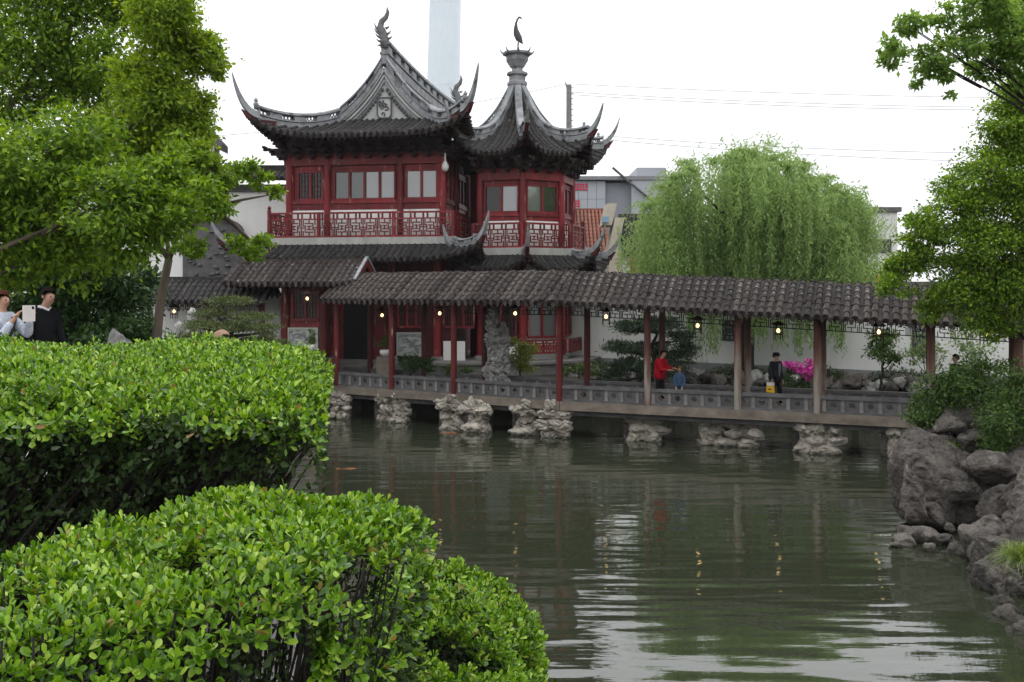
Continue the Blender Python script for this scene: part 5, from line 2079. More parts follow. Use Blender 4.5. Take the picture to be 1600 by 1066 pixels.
def wobble(a, b, n, amp, rr):
    a, b = Vector(a), Vector(b)
    return [a.lerp(b, i / (n - 1)) + Vector((rr.uniform(-amp, amp), rr.uniform(-amp, amp), rr.uniform(-amp, amp))) * (0 if i in (0, n - 1) else 1) for i in range(n)]


def tree(name, label, cat, blobs, n, L, mat, base, trunk_r, bark='bark', asp=0.5, sub=14, limbs=6, group=None, fork=0.45, tpl=T_DIA, seed=1, **kw):
    t = thing(name, base, label, cat, group)
    rr = random.Random(seed)
    base = Vector(base)
    cen = sum((Vector(b[0]) for b in blobs), Vector()) / len(blobs)
    fk = base.lerp(Vector((cen.x, cen.y, cen.z)), fork)
    fk.x, fk.y = base.x * 0.6 + cen.x * 0.4, base.y * 0.6 + cen.y * 0.4
    m = MB()
    m.tube(wobble(base, fk, 6, trunk_r * 0.5, rr), [trunk_r * (1.25 - 0.5 * i / 5) for i in range(6)], 10)
    m.build('trunk', M[bark], t, True)
    big = sorted(blobs, key=lambda b: -b[1][0])[:limbs]
    for b in big:
        m = MB()
        m.tube(wobble(fk, b[0], 6, trunk_r * 0.9, rr), [trunk_r * 0.55 * (1 - 0.16 * i) for i in range(6)], 7)
        for _ in range(3):
            q = Vector(b[0]) + Vector((rr.uniform(-1, 1) * b[1][0], rr.uniform(-1, 1) * b[1][1], rr.uniform(-.3, 1) * b[1][2])) * 0.8
            s_ = fk.lerp(Vector(b[0]), 0.75)
            m.tube(wobble(s_, q, 4, trunk_r * 0.4, rr), [trunk_r * 0.22, trunk_r * 0.16, trunk_r * 0.1, trunk_r * 0.04], 5)
        m.build('limb', M[bark], t, True)
    C, D, Nn, Ls, Ws = clump_leaves(blobs, n, L, asp, sub, **kw)
    o = mobj('crown', leaf_mesh('crown', C, D, Nn, Ls, Ws, tpl), M[mat], t)
    o['kind'] = 'stuff'
    return t


M['leaf_broad'] = leaf_mat('broad_tree_leaf', [(0.046, 0.100, 0.013), (0.098, 0.190, 0.018), (0.165, 0.278, 0.028), (0.26, 0.385, 0.045)], 0.45, spec=0.2)
M['leaf_yellow'] = leaf_mat('spring_yellow_green_leaf', [(0.098, 0.18, 0.018), (0.185, 0.29, 0.028), (0.31, 0.41, 0.045)], 0.45, spec=0.2)
M['leaf_dark'] = leaf_mat('dark_evergreen_leaf', [(0.018, 0.045, 0.012), (0.033, 0.080, 0.018), (0.060, 0.125, 0.026)], 0.2, spec=0.25)
M['leaf_right'] = leaf_mat('glossy_mid_green_leaf', [(0.044, 0.095, 0.012), (0.100, 0.195, 0.018), (0.175, 0.295, 0.024), (0.29, 0.42, 0.036)], 0.36, spec=0.22)
M['leaf_over'] = leaf_mat('overhanging_leaf', [(0.10, 0.19, 0.04), (0.16, 0.27, 0.055), (0.24, 0.36, 0.08)], 0.55, spec=0.2)
M['leaf_hedge'] = leaf_mat('hedge_leaf', [(0.020, 0.060, 0.005), (0.068, 0.168, 0.008), (0.122, 0.255, 0.012), (0.20, 0.355, 0.024), (0.37, 0.51, 0.08)], 0.22, 0.28, dead=True, spec=0.5)
M['leaf_hedge_old_shaded'] = leaf_mat('old_shaded_hedge_leaf', [(0.010, 0.020, 0.005), (0.020, 0.042, 0.007), (0.034, 0.068, 0.010)], 0.10, 0.45, spec=0.25)  # older leaves, coloured darker still to put shade into hedge sides and interior
M['leaf_willow'] = leaf_mat('willow_leaf', [(0.150, 0.245, 0.075), (0.225, 0.335, 0.115), (0.315, 0.42, 0.165)], 0.52, spec=0.15)
M['leaf_pine'] = leaf_mat('pine_needle', [(0.016, 0.036, 0.016), (0.028, 0.056, 0.024), (0.045, 0.08, 0.03)], 0.1)
M['leaf_bonsai'] = leaf_mat('pruned_pine_needle', [(0.050, 0.075, 0.022), (0.085, 0.115, 0.032), (0.13, 0.155, 0.045)], 0.15)
M['leaf_bush'] = leaf_mat('bank_bush_leaf', [(0.018, 0.045, 0.008), (0.036, 0.085, 0.012), (0.065, 0.125, 0.016), (0.10, 0.16, 0.02)], 0.25)
M['leaf_light'] = leaf_mat('light_shrub_leaf', [(0.08, 0.13, 0.04), (0.13, 0.20, 0.06), (0.19, 0.26, 0.09)], 0.35)
M['leaf_maple'] = leaf_mat('yellow_green_maple_leaf', [(0.10, 0.17, 0.02), (0.18, 0.24, 0.03), (0.26, 0.22, 0.05)], 0.35)
M['petal'] = leaf_mat('magenta_petal', [(0.42, 0.03, 0.22), (0.55, 0.05, 0.32), (0.62, 0.12, 0.42)], 0.3)
M['grass'] = leaf_mat('grass_blade', [(0.09, 0.15, 0.02), (0.15, 0.23, 0.03), (0.24, 0.30, 0.06)], 0.3)
M['moss'] = leaf_mat('ground_cover_leaf', [(0.022, 0.045, 0.012), (0.04, 0.07, 0.018), (0.07, 0.10, 0.025)], 0.2)

# ---- left trees
tree('broadleaf_tree', 'large leafy tree with big bright leaves filling the left side', 'tree',
     pxblobs([(40, 250, 85), (120, 235, 75), (60, 335, 75), (160, 320, 70), (225, 300, 55), (195, 380, 50), (110, 395, 60), (262, 262, 42), (285, 335, 34), (15, 410, 50), (322, 300, 24), (245, 360, 34), (-40, 320, 90)], 12.5),
     31000, 0.088, 'leaf_broad', (-10.5, 12.5, 3.2), 0.12, sub=34, seed=3)
tree('camphor_tree', 'tall mid-green tree whose crown fills the upper left corner', 'tree',
     pxblobs([(30, 50, 80), (115, 40, 65), (170, 90, 45), (90, 130, 65), (200, 10, 50), (5, 150, 60), (150, 155, 45), (60, -60, 90), (180, -60, 80)], 17.5),
     27000, 0.105, 'leaf_broad', (-12.5, 17.5, 3.2), 0.15, sub=34, seed=5)
tree('yellow_green_tree', 'yellow-green spring tree rising behind the left trees', 'tree',
     pxblobs([(268, 60, 48), (312, 85, 36), (250, 140, 52), (298, 165, 36), (230, 215, 45), (285, 225, 28), (330, 72, 20), (250, 5, 50), (338, 110, 14), (205, 120, 34), (190, 190, 34), (298, 205, 34), (300, 250, 32), (262, 275, 40), (322, 262, 22)], 14.5),
     40000, 0.078, 'leaf_yellow', (-9.6, 15.5, 3.2), 0.10, sub=34, seed=7, limbs=2)
# slender forked tree
st = thing('slender_tree', at(247, 545, 14.6), 'slender leaning tree with forked grey trunk before the white hall', 'tree')
rr = random.Random(12)
b0 = at(244, 560, 14.6)
b0.z = 3.2
f0 = at(264, 405, 14.6)
m = MB()
m.tube([b0, at(246, 520, 14.6), at(250, 480, 14.6), at(257, 440, 14.6), f0], [0.075, 0.07, 0.066, 0.064, 0.06], 9)
m.build('trunk', M['bark'], st, True)
for q in ([(264, 405), (240, 372), (225, 345), (200, 300)], [(264, 405), (276, 375), (285, 345), (310, 310)], [(285, 345), (330, 325), (380, 312), (420, 305)], [(264, 405), (262, 380), (235, 350), (230, 320)],
          [(310, 310), (325, 270), (345, 250)], [(330, 325), (365, 350), (395, 380)]):
    m = MB()
    m.tube([at(x, y, 14.6 + rr.uniform(-.2, .2)) if i else at(x, y, 14.6) for i, (x, y) in enumerate(q)], [0.05, 0.035, 0.022, 0.009][:len(q)], 6)
    m.build('limb', M['bark'], st, True)
bl = pxblobs([(378, 258, 22, 14), (350, 275, 25, 16), (402, 280, 20, 12), (335, 325, 32, 20), (410, 372, 16, 12), (372, 382, 18, 12), (300, 385, 24, 18), (345, 300, 20, 14), (425, 300, 14, 9), (290, 300, 36, 28), (310, 250, 25, 20), (260, 330, 30, 24), (395, 395, 20, 10)], 14.6)
C, D, Nn, Ls, Ws = clump_leaves(bl, 6500, 0.085, 0.5, 10)
mobj('crown', leaf_mesh('crown', C, D, Nn, Ls, Ws, T_DIA), M['leaf_broad'], st)['kind'] = 'stuff'
tree('dark_shrub', 'large dark evergreen shrub behind the two people at left', 'shrub',
     pxblobs([(40, 465, 62), (120, 455, 70), (195, 465, 52), (150, 410, 45), (55, 405, 55), (215, 525, 35), (100, 525, 60), (232, 435, 24), (20, 540, 60), (170, 540, 50)], 15.8),
     24000, 0.10, 'leaf_dark', (-7.3, 15.8, 3.2), 0.12, 'bark_dark', sub=24, seed=9, fork=0.3)

# ---- right trees
tree('evergreen_tree', 'dense bright-tipped evergreen tree overhanging the bridge roof at right', 'tree',
     pxblobs([(1585, 205, 52), (1600, 150, 48), (1625, 190, 60), (1560, 235, 38), (1545, 275, 52), (1600, 310, 70), (1492, 335, 50), (1560, 390, 72), (1440, 372, 36), (1425, 420, 40), (1500, 440, 55), (1590, 460, 55), (1395, 445, 22), (1530, 485, 38), (1440, 345, 22), (1460, 480, 24), (1556, 512, 24), (1400, 415, 18), (1480, 290, 22), (1650, 300, 90), (1640, 430, 80)], 21.5),
     92000, 0.088, 'leaf_right', (13.2, 22.5, 1.3), 0.18, 'bark_dark', sub=30, seed=15, spread=0.23, flat=0.5)
tree('overhanging_tree', 'airy green branch reaching in from the top right corner', 'tree',
     pxblobs([(1420, 40, 24), (1402, 88, 22), (1450, 88, 26), (1500, 60, 34), (1560, 40, 44), (1600, 90, 38), (1540, 112, 24), (1480, 112, 20), (1388, 72, 14), (1432, 128, 10), (1484, 150, 7), (1582, 122, 22), (1540, 5, 40), (1600, 10, 50), (1660, 40, 80), (1470, 20, 20)], 13.0),
     17000, 0.078, 'leaf_over', (10.2, 13.5, 1.3), 0.055, 'bark_dark', sub=10, seed=17, fork=0.75, limbs=9)
for i, (bl, lb, nn, sd) in enumerate((
        ([(1478, 618, 40), (1535, 605, 42), (1450, 655, 28), (1500, 598, 28), (1432, 690, 15), (1440, 630, 18)], 'dark glossy bush spilling over the left top of the bank rocks', 14000, 1),
        ([(1592, 640, 50), (1580, 690, 45), (1565, 655, 36), (1610, 600, 40), (1560, 700, 24)], 'rounded mid-green bush at the right edge above the boulders', 12000, 2))):
    tree('bank_bush', lb, 'bush', pxblobs(bl, 21.8 - 1.6 * i), nn, 0.075, 'leaf_bush', at(1500 + 85 * i, 700, 22.2 - 1.6 * i), 0.06, 'bark_dark', sub=24, seed=20 + sd, group='bushes on the right bank', fork=0.2)

# ---- willow
WY = 36.9
wt = thing('willow_tree', (at(1165, 590, WY).x, WY, 1.3), 'weeping willow hanging over the garden wall behind the bridge', 'tree')
rr = random.Random(30)
m = MB()
top = at(1180, 420, WY)
m.tube([(at(1166, 600, WY).x, WY, 1.25), at(1166, 560, WY), at(1168, 520, WY), at(1174, 480, WY), top], [0.34, 0.30, 0.28, 0.26, 0.24], 10)
m.build('trunk', M['bark_dark'], wt, True)
for k in range(9):
    e = at(1025 + 38 * k, 345 - 50 * math.sin(math.pi * (k + 0.6) / 9.5), WY + rr.uniform(-1.6, 1.6))
    m = MB()
    md_ = top.lerp(e, 0.5) + Vector((0, 0, 0.5))
    m.tube([top, top.lerp(md_, 0.5), md_, e], [0.16, 0.12, 0.08, 0.03], 7)
    m.build('limb', M['bark_dark'], wt, True)
Cs, Ds = [], []
outline = [(985, 415), (992, 380), (1005, 330), (1030, 295), (1065, 270), (1095, 255), (1130, 250), (1160, 240), (1200, 238), (1230, 245), (1265, 252), (1290, 285), (1320, 310), (1345, 318), (1365, 360), (1378, 400)]
ox, oy = [q[0] for q in outline], [q[1] for q in outline]
for fnt in range(118):                                   # each bough end pours out a fountain of strands
    bx = rr.uniform(1008, 1355)
    deep = rr.uniform(10, 150) if fnt > 34 else rr.uniform(-10, 14)
    by = np.interp(bx, ox, oy) + deep
    Y = WY + rr.gauss(0, 1.3)
    b0 = at(bx, by, Y)
    lmax = rr.uniform(2.0, 5.0)
    for s in range(rr.randint(20, 34)):
        ang = rr.uniform(0, 6.28)
        rad = rr.uniform(0.1, 1.1)
        ln = lmax * rr.uniform(0.55, 1.05)
        floor_ = rr.uniform(4.2, 5.2) if rr.random() < 0.97 else rr.uniform(2.9, 3.9)
        ln = min(ln, b0.z - floor_)
        if ln < 0.3:
            continue
        nl = int(ln * 18) + 6
        wx_ = rr.uniform(-0.10, 0.10)
        for j in range(nl):
            t = j / nl
            o_ = min(1.0, t * 3.2) ** 0.6 * rad
            rise = 0.28 * math.sin(min(1.0, t * 4) * math.pi) * rad
            Cs.append((b0.x + math.cos(ang) * o_ + wx_ * t + rr.gauss(0, 0.045), b0.y + math.sin(ang) * o_ + rr.gauss(0, 0.06), b0.z + rise - ln * max(0, t - 0.06)))
            Ds.append((rr.gauss(0, 0.7), rr.gauss(0, 0.7), -0.7))
for s in range(170):                                    # wispy upright shoots at the top
    px = rr.choice((rr.uniform(1060, 1260), rr.uniform(1330, 1372), rr.uniform(1130, 1250)))
    yt = np.interp(px, ox, oy)
    p0 = at(px, yt + 5, WY + rr.gauss(0, 0.8))
    hgt = rr.uniform(0.2, 1.0)
    lean = rr.uniform(-0.3, 0.4)
    for j in range(9):
        t = rr.random()
        Cs.append((p0.x + lean * t * t + rr.gauss(0, 0.05), p0.y, p0.z + hgt * t))
        Ds.append((rr.gauss(0.2, 0.6), rr.gauss(0, 0.5), rr.gauss(-0.2, 0.5)))
for px, yb in ((1096, 565), (1120, 555), (1180, 540), (1196, 545), (1218, 548), (1245, 560), (1258, 545), (1300, 545), (1312, 565), (1078, 530)):   # strands seen below the bridge eave
    for s in range(9):
        x_ = px + rr.gauss(0, 6)
        p0, p1 = at(x_, 470, WY - 1.2), at(x_ + rr.gauss(0, 3), yb + rr.uniform(-30, 0), WY - 1.2)
        nl = 34
        for j in range(nl):
            q = p0.lerp(p1, j / nl)
            Cs.append((q.x + rr.gauss(0, .03), q.y, q.z))
            Ds.append((rr.gauss(0, 0.4), rr.gauss(0, 0.4), -0.9))
C, D = np.array(Cs), np.array(Ds)
Nn = unit(RNG.normal(size=C.shape) + np.array([0, -0.6, 0.5]))
Ls = RNG.uniform(0.12, 0.21, len(C))
o = mobj('crown', leaf_mesh('crown', C, D, Nn, Ls, Ls * 0.30, T_DIA), M['leaf_willow'], wt)
o['kind'] = 'stuff'

# ---- cloud-pruned pines and small garden plants
def pads(name, label, lst, Y, n, L, mat, base, asp=0.22):
    t = thing(name, base, label, 'tree')
    rr = random.Random(len(label))
    m = MB()
    bl = pxblobs(lst, Y, jy=0.5)
    b = Vector(base)
    tp = at(lst[0][0], lst[0][1] + 8, Y)
    trunk_pts = [b, b.lerp(tp, 0.35) + Vector((0.2, 0, 0)), b.lerp(tp, 0.7) - Vector((0.15, 0, 0)), tp]
    m.tube(trunk_pts, [0.14, 0.11, 0.08, 0.04], 8)
    m.build('trunk', M['bark_dark'], t, True)
    for c, r in bl[1:]:
        m = MB()
        s_ = b.lerp(tp, max(0.15, min(0.95, (c.z - b.z - 0.2) / max(tp.z - b.z, 0.1))))
        m.tube(wobble(s_, c - Vector((0, 0, r[2] * 0.5)), 4, 0.05, rr), [0.06, 0.05, 0.035, 0.02], 6)
        m.build('limb', M['bark_dark'], t, True)
    C, D, Nn, Ls, Ws = clump_leaves(bl, n, L, asp, 30, spread=0.26, flat=0.5, up=0.8, droop=-0.5)
    mobj('crown', leaf_mesh('crown', C, D, Nn, Ls, Ws, T_DIA), M[mat], t)['kind'] = 'stuff'
    return t


pads('pruned_pine', 'dark cloud-pruned pine against the white wall behind the woman in red',
     [(1030, 508, 36, 12), (985, 512, 28, 10), (1062, 528, 24, 9), (968, 545, 26, 10), (1012, 545, 34, 11), (1055, 560, 32, 10), (985, 572, 34, 12), (1030, 582, 36, 12), (960, 590, 22, 10), (1070, 545, 18, 8)], 35.6, 12000, 0.16, 'leaf_pine', (at(1010, 600, 35.6).x, 35.6, 1.3))
pads('bonsai_pine', 'layered olive-green pruned pine left of the porch',
     [(355, 472, 36, 8), (340, 490, 34, 8), (390, 497, 32, 8), (318, 510, 30, 8), (365, 512, 34, 8), (415, 515, 24, 8), (295, 530, 30, 9), (345, 532, 36, 9), (400, 535, 36, 9), (436, 540, 18, 7), (280, 545, 26, 8), (320, 552, 40, 9), (385, 555, 44, 9), (440, 556, 30, 8)], 25.0, 15000, 0.11, 'leaf_bonsai', (at(355, 560, 25).x, 25, 1.3))


def bush(name, label, lst, Y, n, L, mat, base=None, asp=0.5, sub=12, cat='bush', tr=0.03, **kw):
    bl = pxblobs(lst, Y, jy=0.2)
    base = base or (bl[0][0].x, Y, min(b[0].z - b[1][2] for b in bl) - 0.1)
    return tree(name, label, cat, bl, n, L, mat, base, tr, 'bark_dark', asp, sub, 3, **kw)


bush('round_tree', 'small round-headed tree with dark leaves before the white wall', [(1382, 540, 24), (1374, 556, 18), (1396, 560, 14), (1386, 527, 14)], 33.8, 1700, 0.13, 'leaf_bush', (at(1376, 600, 33.8).x, 33.8, 1.3), cat='tree', tr=0.05)
bush('pale_shrub', 'sparse pale-leaved shrub beside the lattice window at right', [(1440, 540, 24), (1458, 555, 20), (1425, 555, 14)], 33.4, 700, 0.12, 'leaf_light', (at(1450, 605, 33.4).x, 33.4, 1.3), cat='shrub')
bush('pale_branching_shrub', 'sparse pale shrub behind the bridge post at far right', [(1500, 535, 26, 16), (1535, 545, 26, 14), (1570, 575, 20, 14), (1520, 560, 20)], 32.6, 700, 0.12, 'leaf_light', (at(1520, 615, 32.6).x, 32.6, 1.3), cat='shrub')
bush('maple_bush', 'yellow-green maple bush beside the tall standing rock', [(814, 542, 16), (828, 552, 14), (806, 562, 14), (822, 570, 16), (798, 535, 10)], 34.8, 1700, 0.11, 'leaf_maple', (at(812, 600, 34.8).x, 34.8, 1.3))
bush('low_dark_bush', 'low dark bush in front of the carved stone panel', [(640, 568, 18, 13), (658, 570, 18, 12), (672, 575, 10, 8)], 36.8, 1500, 0.11, 'leaf_dark')
bush('small_green_plant', 'small green plant at the foot of the white parapet', [(700, 578, 12, 8), (712, 580, 9, 6), (730, 578, 8, 6)], 36.3, 600, 0.1, 'leaf_bush')
bush('platform_bush', 'low green bush at the right corner of the pavilion platform', [(905, 575, 16, 9), (925, 580, 14, 8), (880, 575, 10, 7)], 36.5, 700, 0.1, 'leaf_bush')
az = bush('azalea_bush', 'azalea bush with magenta blossoms behind the man with yellow bag', [(1240, 592, 18), (1258, 598, 16), (1228, 602, 14), (1248, 612, 18)], 33.9, 1700, 0.1, 'leaf_dark', (at(1245, 625, 33.9).x, 33.9, 1.3))
C, D, Nn, Ls, Ws = clump_leaves(pxblobs([(1232, 568, 9, 6), (1246, 572, 10, 7), (1262, 572, 10, 9), (1266, 586, 7, 8), (1254, 580, 9, 6)], 33.6, jy=0.2), 520, 0.10, 0.8, 8)
mobj('blossoms', leaf_mesh('blossoms', C, D, Nn, Ls, Ws, T_OBO), M['petal'], az)['kind'] = 'stuff'
for px, py, Y, lb in ((484, 543, 36.0, 'potted plant on the porch plinth left of the steps'), (602, 551, 37.0, 'potted plant in a white pot on the stair side')):
    p = at(px, py + 6, Y)
    t = thing('potted_plant', p, lb, 'potted plant', 'potted plants by the steps')
    m = MB()
    m.lathe(p, [(0.12, 0), (0.2, 0.1), (0.22, 0.2), (0.18, 0.26), (0.16, 0.24)], 12)
    m.build('pot', M['offwhite'], t, True)
    C, D, Nn, Ls, Ws = clump_leaves([(p + Vector((0, 0, 0.5)), (0.22, 0.22, 0.25))], 260, 0.12, 0.3, 6, droop=-0.5)
    mobj('foliage', leaf_mesh('foliage', C, D, Nn, Ls, Ws, T_DIA), M['leaf_bush'], t)['kind'] = 'stuff'
    m = MB()
    m.box(p.x - 0.3, p.x + 0.3, p.y - 0.3, p.y + 0.3, 1.25, p.z - 0.003)
    m.build('plinth', M['stone_warm'], t)

# ground cover on the strip in front of the garden wall
n = 9000
f = RNG.random(n)
px = 880 + 640 * f
Y = 39.4 - 4.8 * f + RNG.uniform(-0.7, 0.5, n)
X = (px - 800) / FPX * Y
Z = 1.38 + 0.42 * RNG.random(n) ** 1.5 + 0.14 * np.sin(X * 2.3)
C = np.stack([X, Y, Z], 1)
o = mobj('ground_cover', leaf_mesh('ground_cover', C, RNG.normal(size=(n, 3)) + np.array([0, 0, 0.6]), unit(RNG.normal(size=(n, 3)) * 0.5 + np.array([0, 0, 1])), RNG.uniform(0.08, 0.16, n), RNG.uniform(0.04, 0.07, n), T_DIA), M['moss'])
tag(o, 'low green ground cover along the foot of the garden wall', 'ground cover', kind='stuff')


def tuft(label, p, n, L, spread):
    a = RNG.uniform(0, 6.28, n)
    el = RNG.uniform(0.15, 1.3, n)
    D1 = np.stack([np.cos(a) * np.cos(el), np.sin(a) * np.cos(el), np.sin(el)], 1)
    C0 = np.array(p) + RNG.normal(size=(n, 3)) * np.array([spread, spread, 0.02])
    Ls = L * RNG.uniform(0.6, 1.1, n)
    Vs, Fs = [], []
    for s in range(4):
        pass
    seg_n = 5
    V = np.zeros((n, seg_n * 2, 3))
    side = unit(np.cross(D1, np.array([0, 0, 1.0])))
    for s in range(seg_n):
        t = s / (seg_n - 1)
        P = C0 + D1 * (Ls * t)[:, None] - np.array([0, 0, 1.0]) * (Ls * 0.55 * t * t)[:, None]
        w = 0.006 * (1 - t) + 0.0008
        V[:, 2 * s] = P - side * w
        V[:, 2 * s + 1] = P + side * w
    base = np.array([(2 * s, 2 * s + 1, 2 * s + 3, 2 * s + 2) for s in range(seg_n - 1)])
    F = base[None] + (np.arange(n) * seg_n * 2)[:, None, None]
    o = mobj('grass_tuft', np_mesh('grass_tuft', V.reshape(-1, 3), F.reshape(-1, 4)), M['grass'])
    return tag(o, label, 'grass')


p = at(1600, 872, 14.2)
tuft('arching tuft of long grass at the right edge on the boulders', p, 800, 0.56, 0.09)
p = at(1480, 700, 20.3)
tuft('small grass tuft between the upper bank rocks', p, 200, 0.35, 0.08)

# ---- koi
M['koi'] = surf('orange_koi', (0.34, 0.095, 0.022), (0.24, 0.06, 0.016), 3, 0.3)
for px, py, a, lb in ((546, 733, 0.2, 'orange koi swimming near the left hedge'), (1432, 717, 2.8, 'orange koi near the right rocks'), (705, 677, 0.1, 'orange koi beside the broad stone pier')):
    p = on_z(px, py, -0.004)
    m = MB()
    d = Vector((math.cos(a), math.sin(a) * 0.4, 0)).normalized()
    m.tube([p - d * 0.36, p - d * 0.28, p - d * 0.20, p - d * 0.12, p, p + d * 0.12, p + d * 0.2], [0.035, 0.02, 0.008, 0.02, 0.032, 0.028, 0.006], 8, flat=0.7)
    tag(m.build('koi_fish', M['koi'], None, True), lb, 'fish', 'koi in the pond')

# ================================================================== CLIPPED HEDGES
def rosettes(P, Nn, L, k=7, asp=0.58, spread=1.25):
    """shoots at P growing along Nn; k leaves round each"""
    n = len(P)
    Nn = unit(Nn)
    a = unit(np.cross(Nn, rdir(n)))
    b = np.cross(Nn, a)
    Cs, Ds, Ns, Ls = [], [], [], []
    for j in range(k):
        ang = j * 2.399 + RNG.uniform(-0.4, 0.4, n)
        t = j / (k - 1)
        el = spread * (0.95 - 0.7 * t) + RNG.uniform(-0.2, 0.2, n)
        rad = a * np.cos(ang)[:, None] + b * np.sin(ang)[:, None]
        D = rad * np.sin(el)[:, None] + Nn * np.cos(el)[:, None]
        Cs.append(P + Nn * (L * (t - 0.6) * 1.1) + rad * (L * 0.06))
        Ds.append(D)
        Ns.append(unit(Nn * np.sin(el)[:, None] - rad * np.cos(el)[:, None] + RNG.normal(size=(n, 3)) * 0.15))
        Ls.append(L * RNG.uniform(0.65, 1.15, n) * (1.05 - 0.35 * t))
    Ls = np.concatenate(Ls)
    return np.concatenate(Cs), np.concatenate(Ds), np.concatenate(Ns), Ls, Ls * asp * RNG.uniform(0.85, 1.15, len(Ls))


LEAF_ME = np_mesh('leaf', T_OBO[0], T_OBO[1])
LEAF_ME.materials.append(M['leaf_hedge'])


def clumpy(PN, freq, amp, cut):
    """uneven growth: shoots stand higher in some spots and are missing in others"""
    P, Nn = PN
    h = np.array([mnoise.noise(Vector(p) * freq) + 0.5 * mnoise.noise(Vector(p) * freq * 2.1) for p in P])
    P = P + unit(Nn) * (h * amp)[:, None]
    k = h > cut
    return P[k], Nn[k]


def hedge(label, base, top, old, twigs, L, singles=300):
    """top: (points, normals) of young shoots; old: of older side leaves and the darkened inner fill; twigs: list of paths"""
    t = thing('clipped_hedge', base, label, 'hedge', 'clipped hedges in the foreground')
    C, D, Nn, Ls, Ws = rosettes(top[0], top[1], L)
    # the leaves that show largest stand as objects of their own
    v = C - np.array([0, 0, EYE])
    px, py = 800 + FPX * v[:, 0] / v[:, 1], 455 - FPX * v[:, 2] / v[:, 1]
    score = Ls / v[:, 1] + 10 * ((px < 5) | (px > 1590) | (py > 1060)) * -1 + (D[:, 2] * 0.0)
    idx = np.argsort(-score)[:singles * 3]
    idx = RNG.permutation(idx)[:singles]
    Df, Sf, Nf = frames(D[idx], Nn[idx])
    for i, q in enumerate(idx):
        Mx = Matrix(((Df[i][0] * Ls[q], Sf[i][0] * Ws[q], Nf[i][0] * Ls[q], C[q][0]), (Df[i][1] * Ls[q], Sf[i][1] * Ws[q], Nf[i][1] * Ls[q], C[q][1]), (Df[i][2] * Ls[q], Sf[i][2] * Ws[q], Nf[i][2] * Ls[q], C[q][2]), (0, 0, 0, 1)))
        mobj('leaf', LEAF_ME, None, t, Mx)
    keep = np.ones(len(C), bool)
    keep[idx] = False
    mobj('young_leaves', leaf_mesh('young_leaves', C[keep], D[keep], Nn[keep], Ls[keep], Ws[keep], T_OB6 if L > 0.032 else T_OBO), M['leaf_hedge'], t)['kind'] = 'stuff'
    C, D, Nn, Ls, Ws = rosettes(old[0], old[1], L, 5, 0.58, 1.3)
    mobj('old_shaded_leaves', leaf_mesh('old_shaded_leaves', C, D, Nn, Ls, Ws, T_OB6), M['leaf_hedge_old_shaded'], t)['kind'] = 'stuff'
    m = MB()
    for pth, r_ in twigs:
        m.tube(pth, [r_, r_ * 0.8, r_ * 0.6, r_ * 0.35][:len(pth)], 4, cap=False)
    m.build('twigs', M['bark_dark'], t)['kind'] = 'stuff'
    return t


rr = random.Random(55)
# hedge A: along the bank, seen over its flat top
def hedge_a(n, where):
    P, Nn = np.zeros((n, 3)), np.zeros((n, 3))
    Yv = RNG.uniform(3.35, 6.1, n) if where == 'top' else np.full(n, 3.3)
    if where == 'end':
        Yv = RNG.uniform(3.3, 6.1, n)
    xr = -0.178 * Yv - 0.07
    Xv = xr - RNG.random(n) * (xr + 0.62 * Yv + 0.3)
    if where == 'top':
        e1, e2 = np.clip((Yv - 3.35) / 0.25, 0, 1), np.clip((xr - Xv) / 0.18, 0, 1)
        Z = 4.43 - 0.10 * (1 - e1) ** 2 - 0.13 * (1 - e2) ** 2 + 0.03 * np.sin(Xv * 5 + Yv * 3) + RNG.normal(size=n) * 0.018
        Nn[:] = (0, 0, 1)
        Nn[:, 1] = -0.7 * (1 - e1)
        Nn[:, 0] = 0.7 * (1 - e2)
        Nn += RNG.normal(size=(n, 3)) * 0.25
        P = np.stack([Xv, Yv, Z], 1)
    elif where == 'front':
        f_ = RNG.random(n) ** 1.8
        Z = 4.36 - 0.62 * f_
        P = np.stack([Xv, 3.28 + 0.25 * f_ + RNG.normal(size=n) * 0.05 + 0.08 * RNG.random(n), Z], 1)
        Nn = np.stack([np.zeros(n), -0.8 * np.ones(n), 0.6 * np.ones(n)], 1) + RNG.normal(size=(n, 3)) * 0.4
    else:
        f_ = RNG.random(n) ** 1.3
        Z = 4.36 - 0.55 * f_
        P = np.stack([xr - 0.55 * f_ - 0.05 * RNG.random(n), Yv, Z], 1)
        Nn = np.stack([np.ones(n), -0.3 * np.ones(n), 0.4 * np.ones(n)], 1) + RNG.normal(size=(n, 3)) * 0.4
    return P, Nn


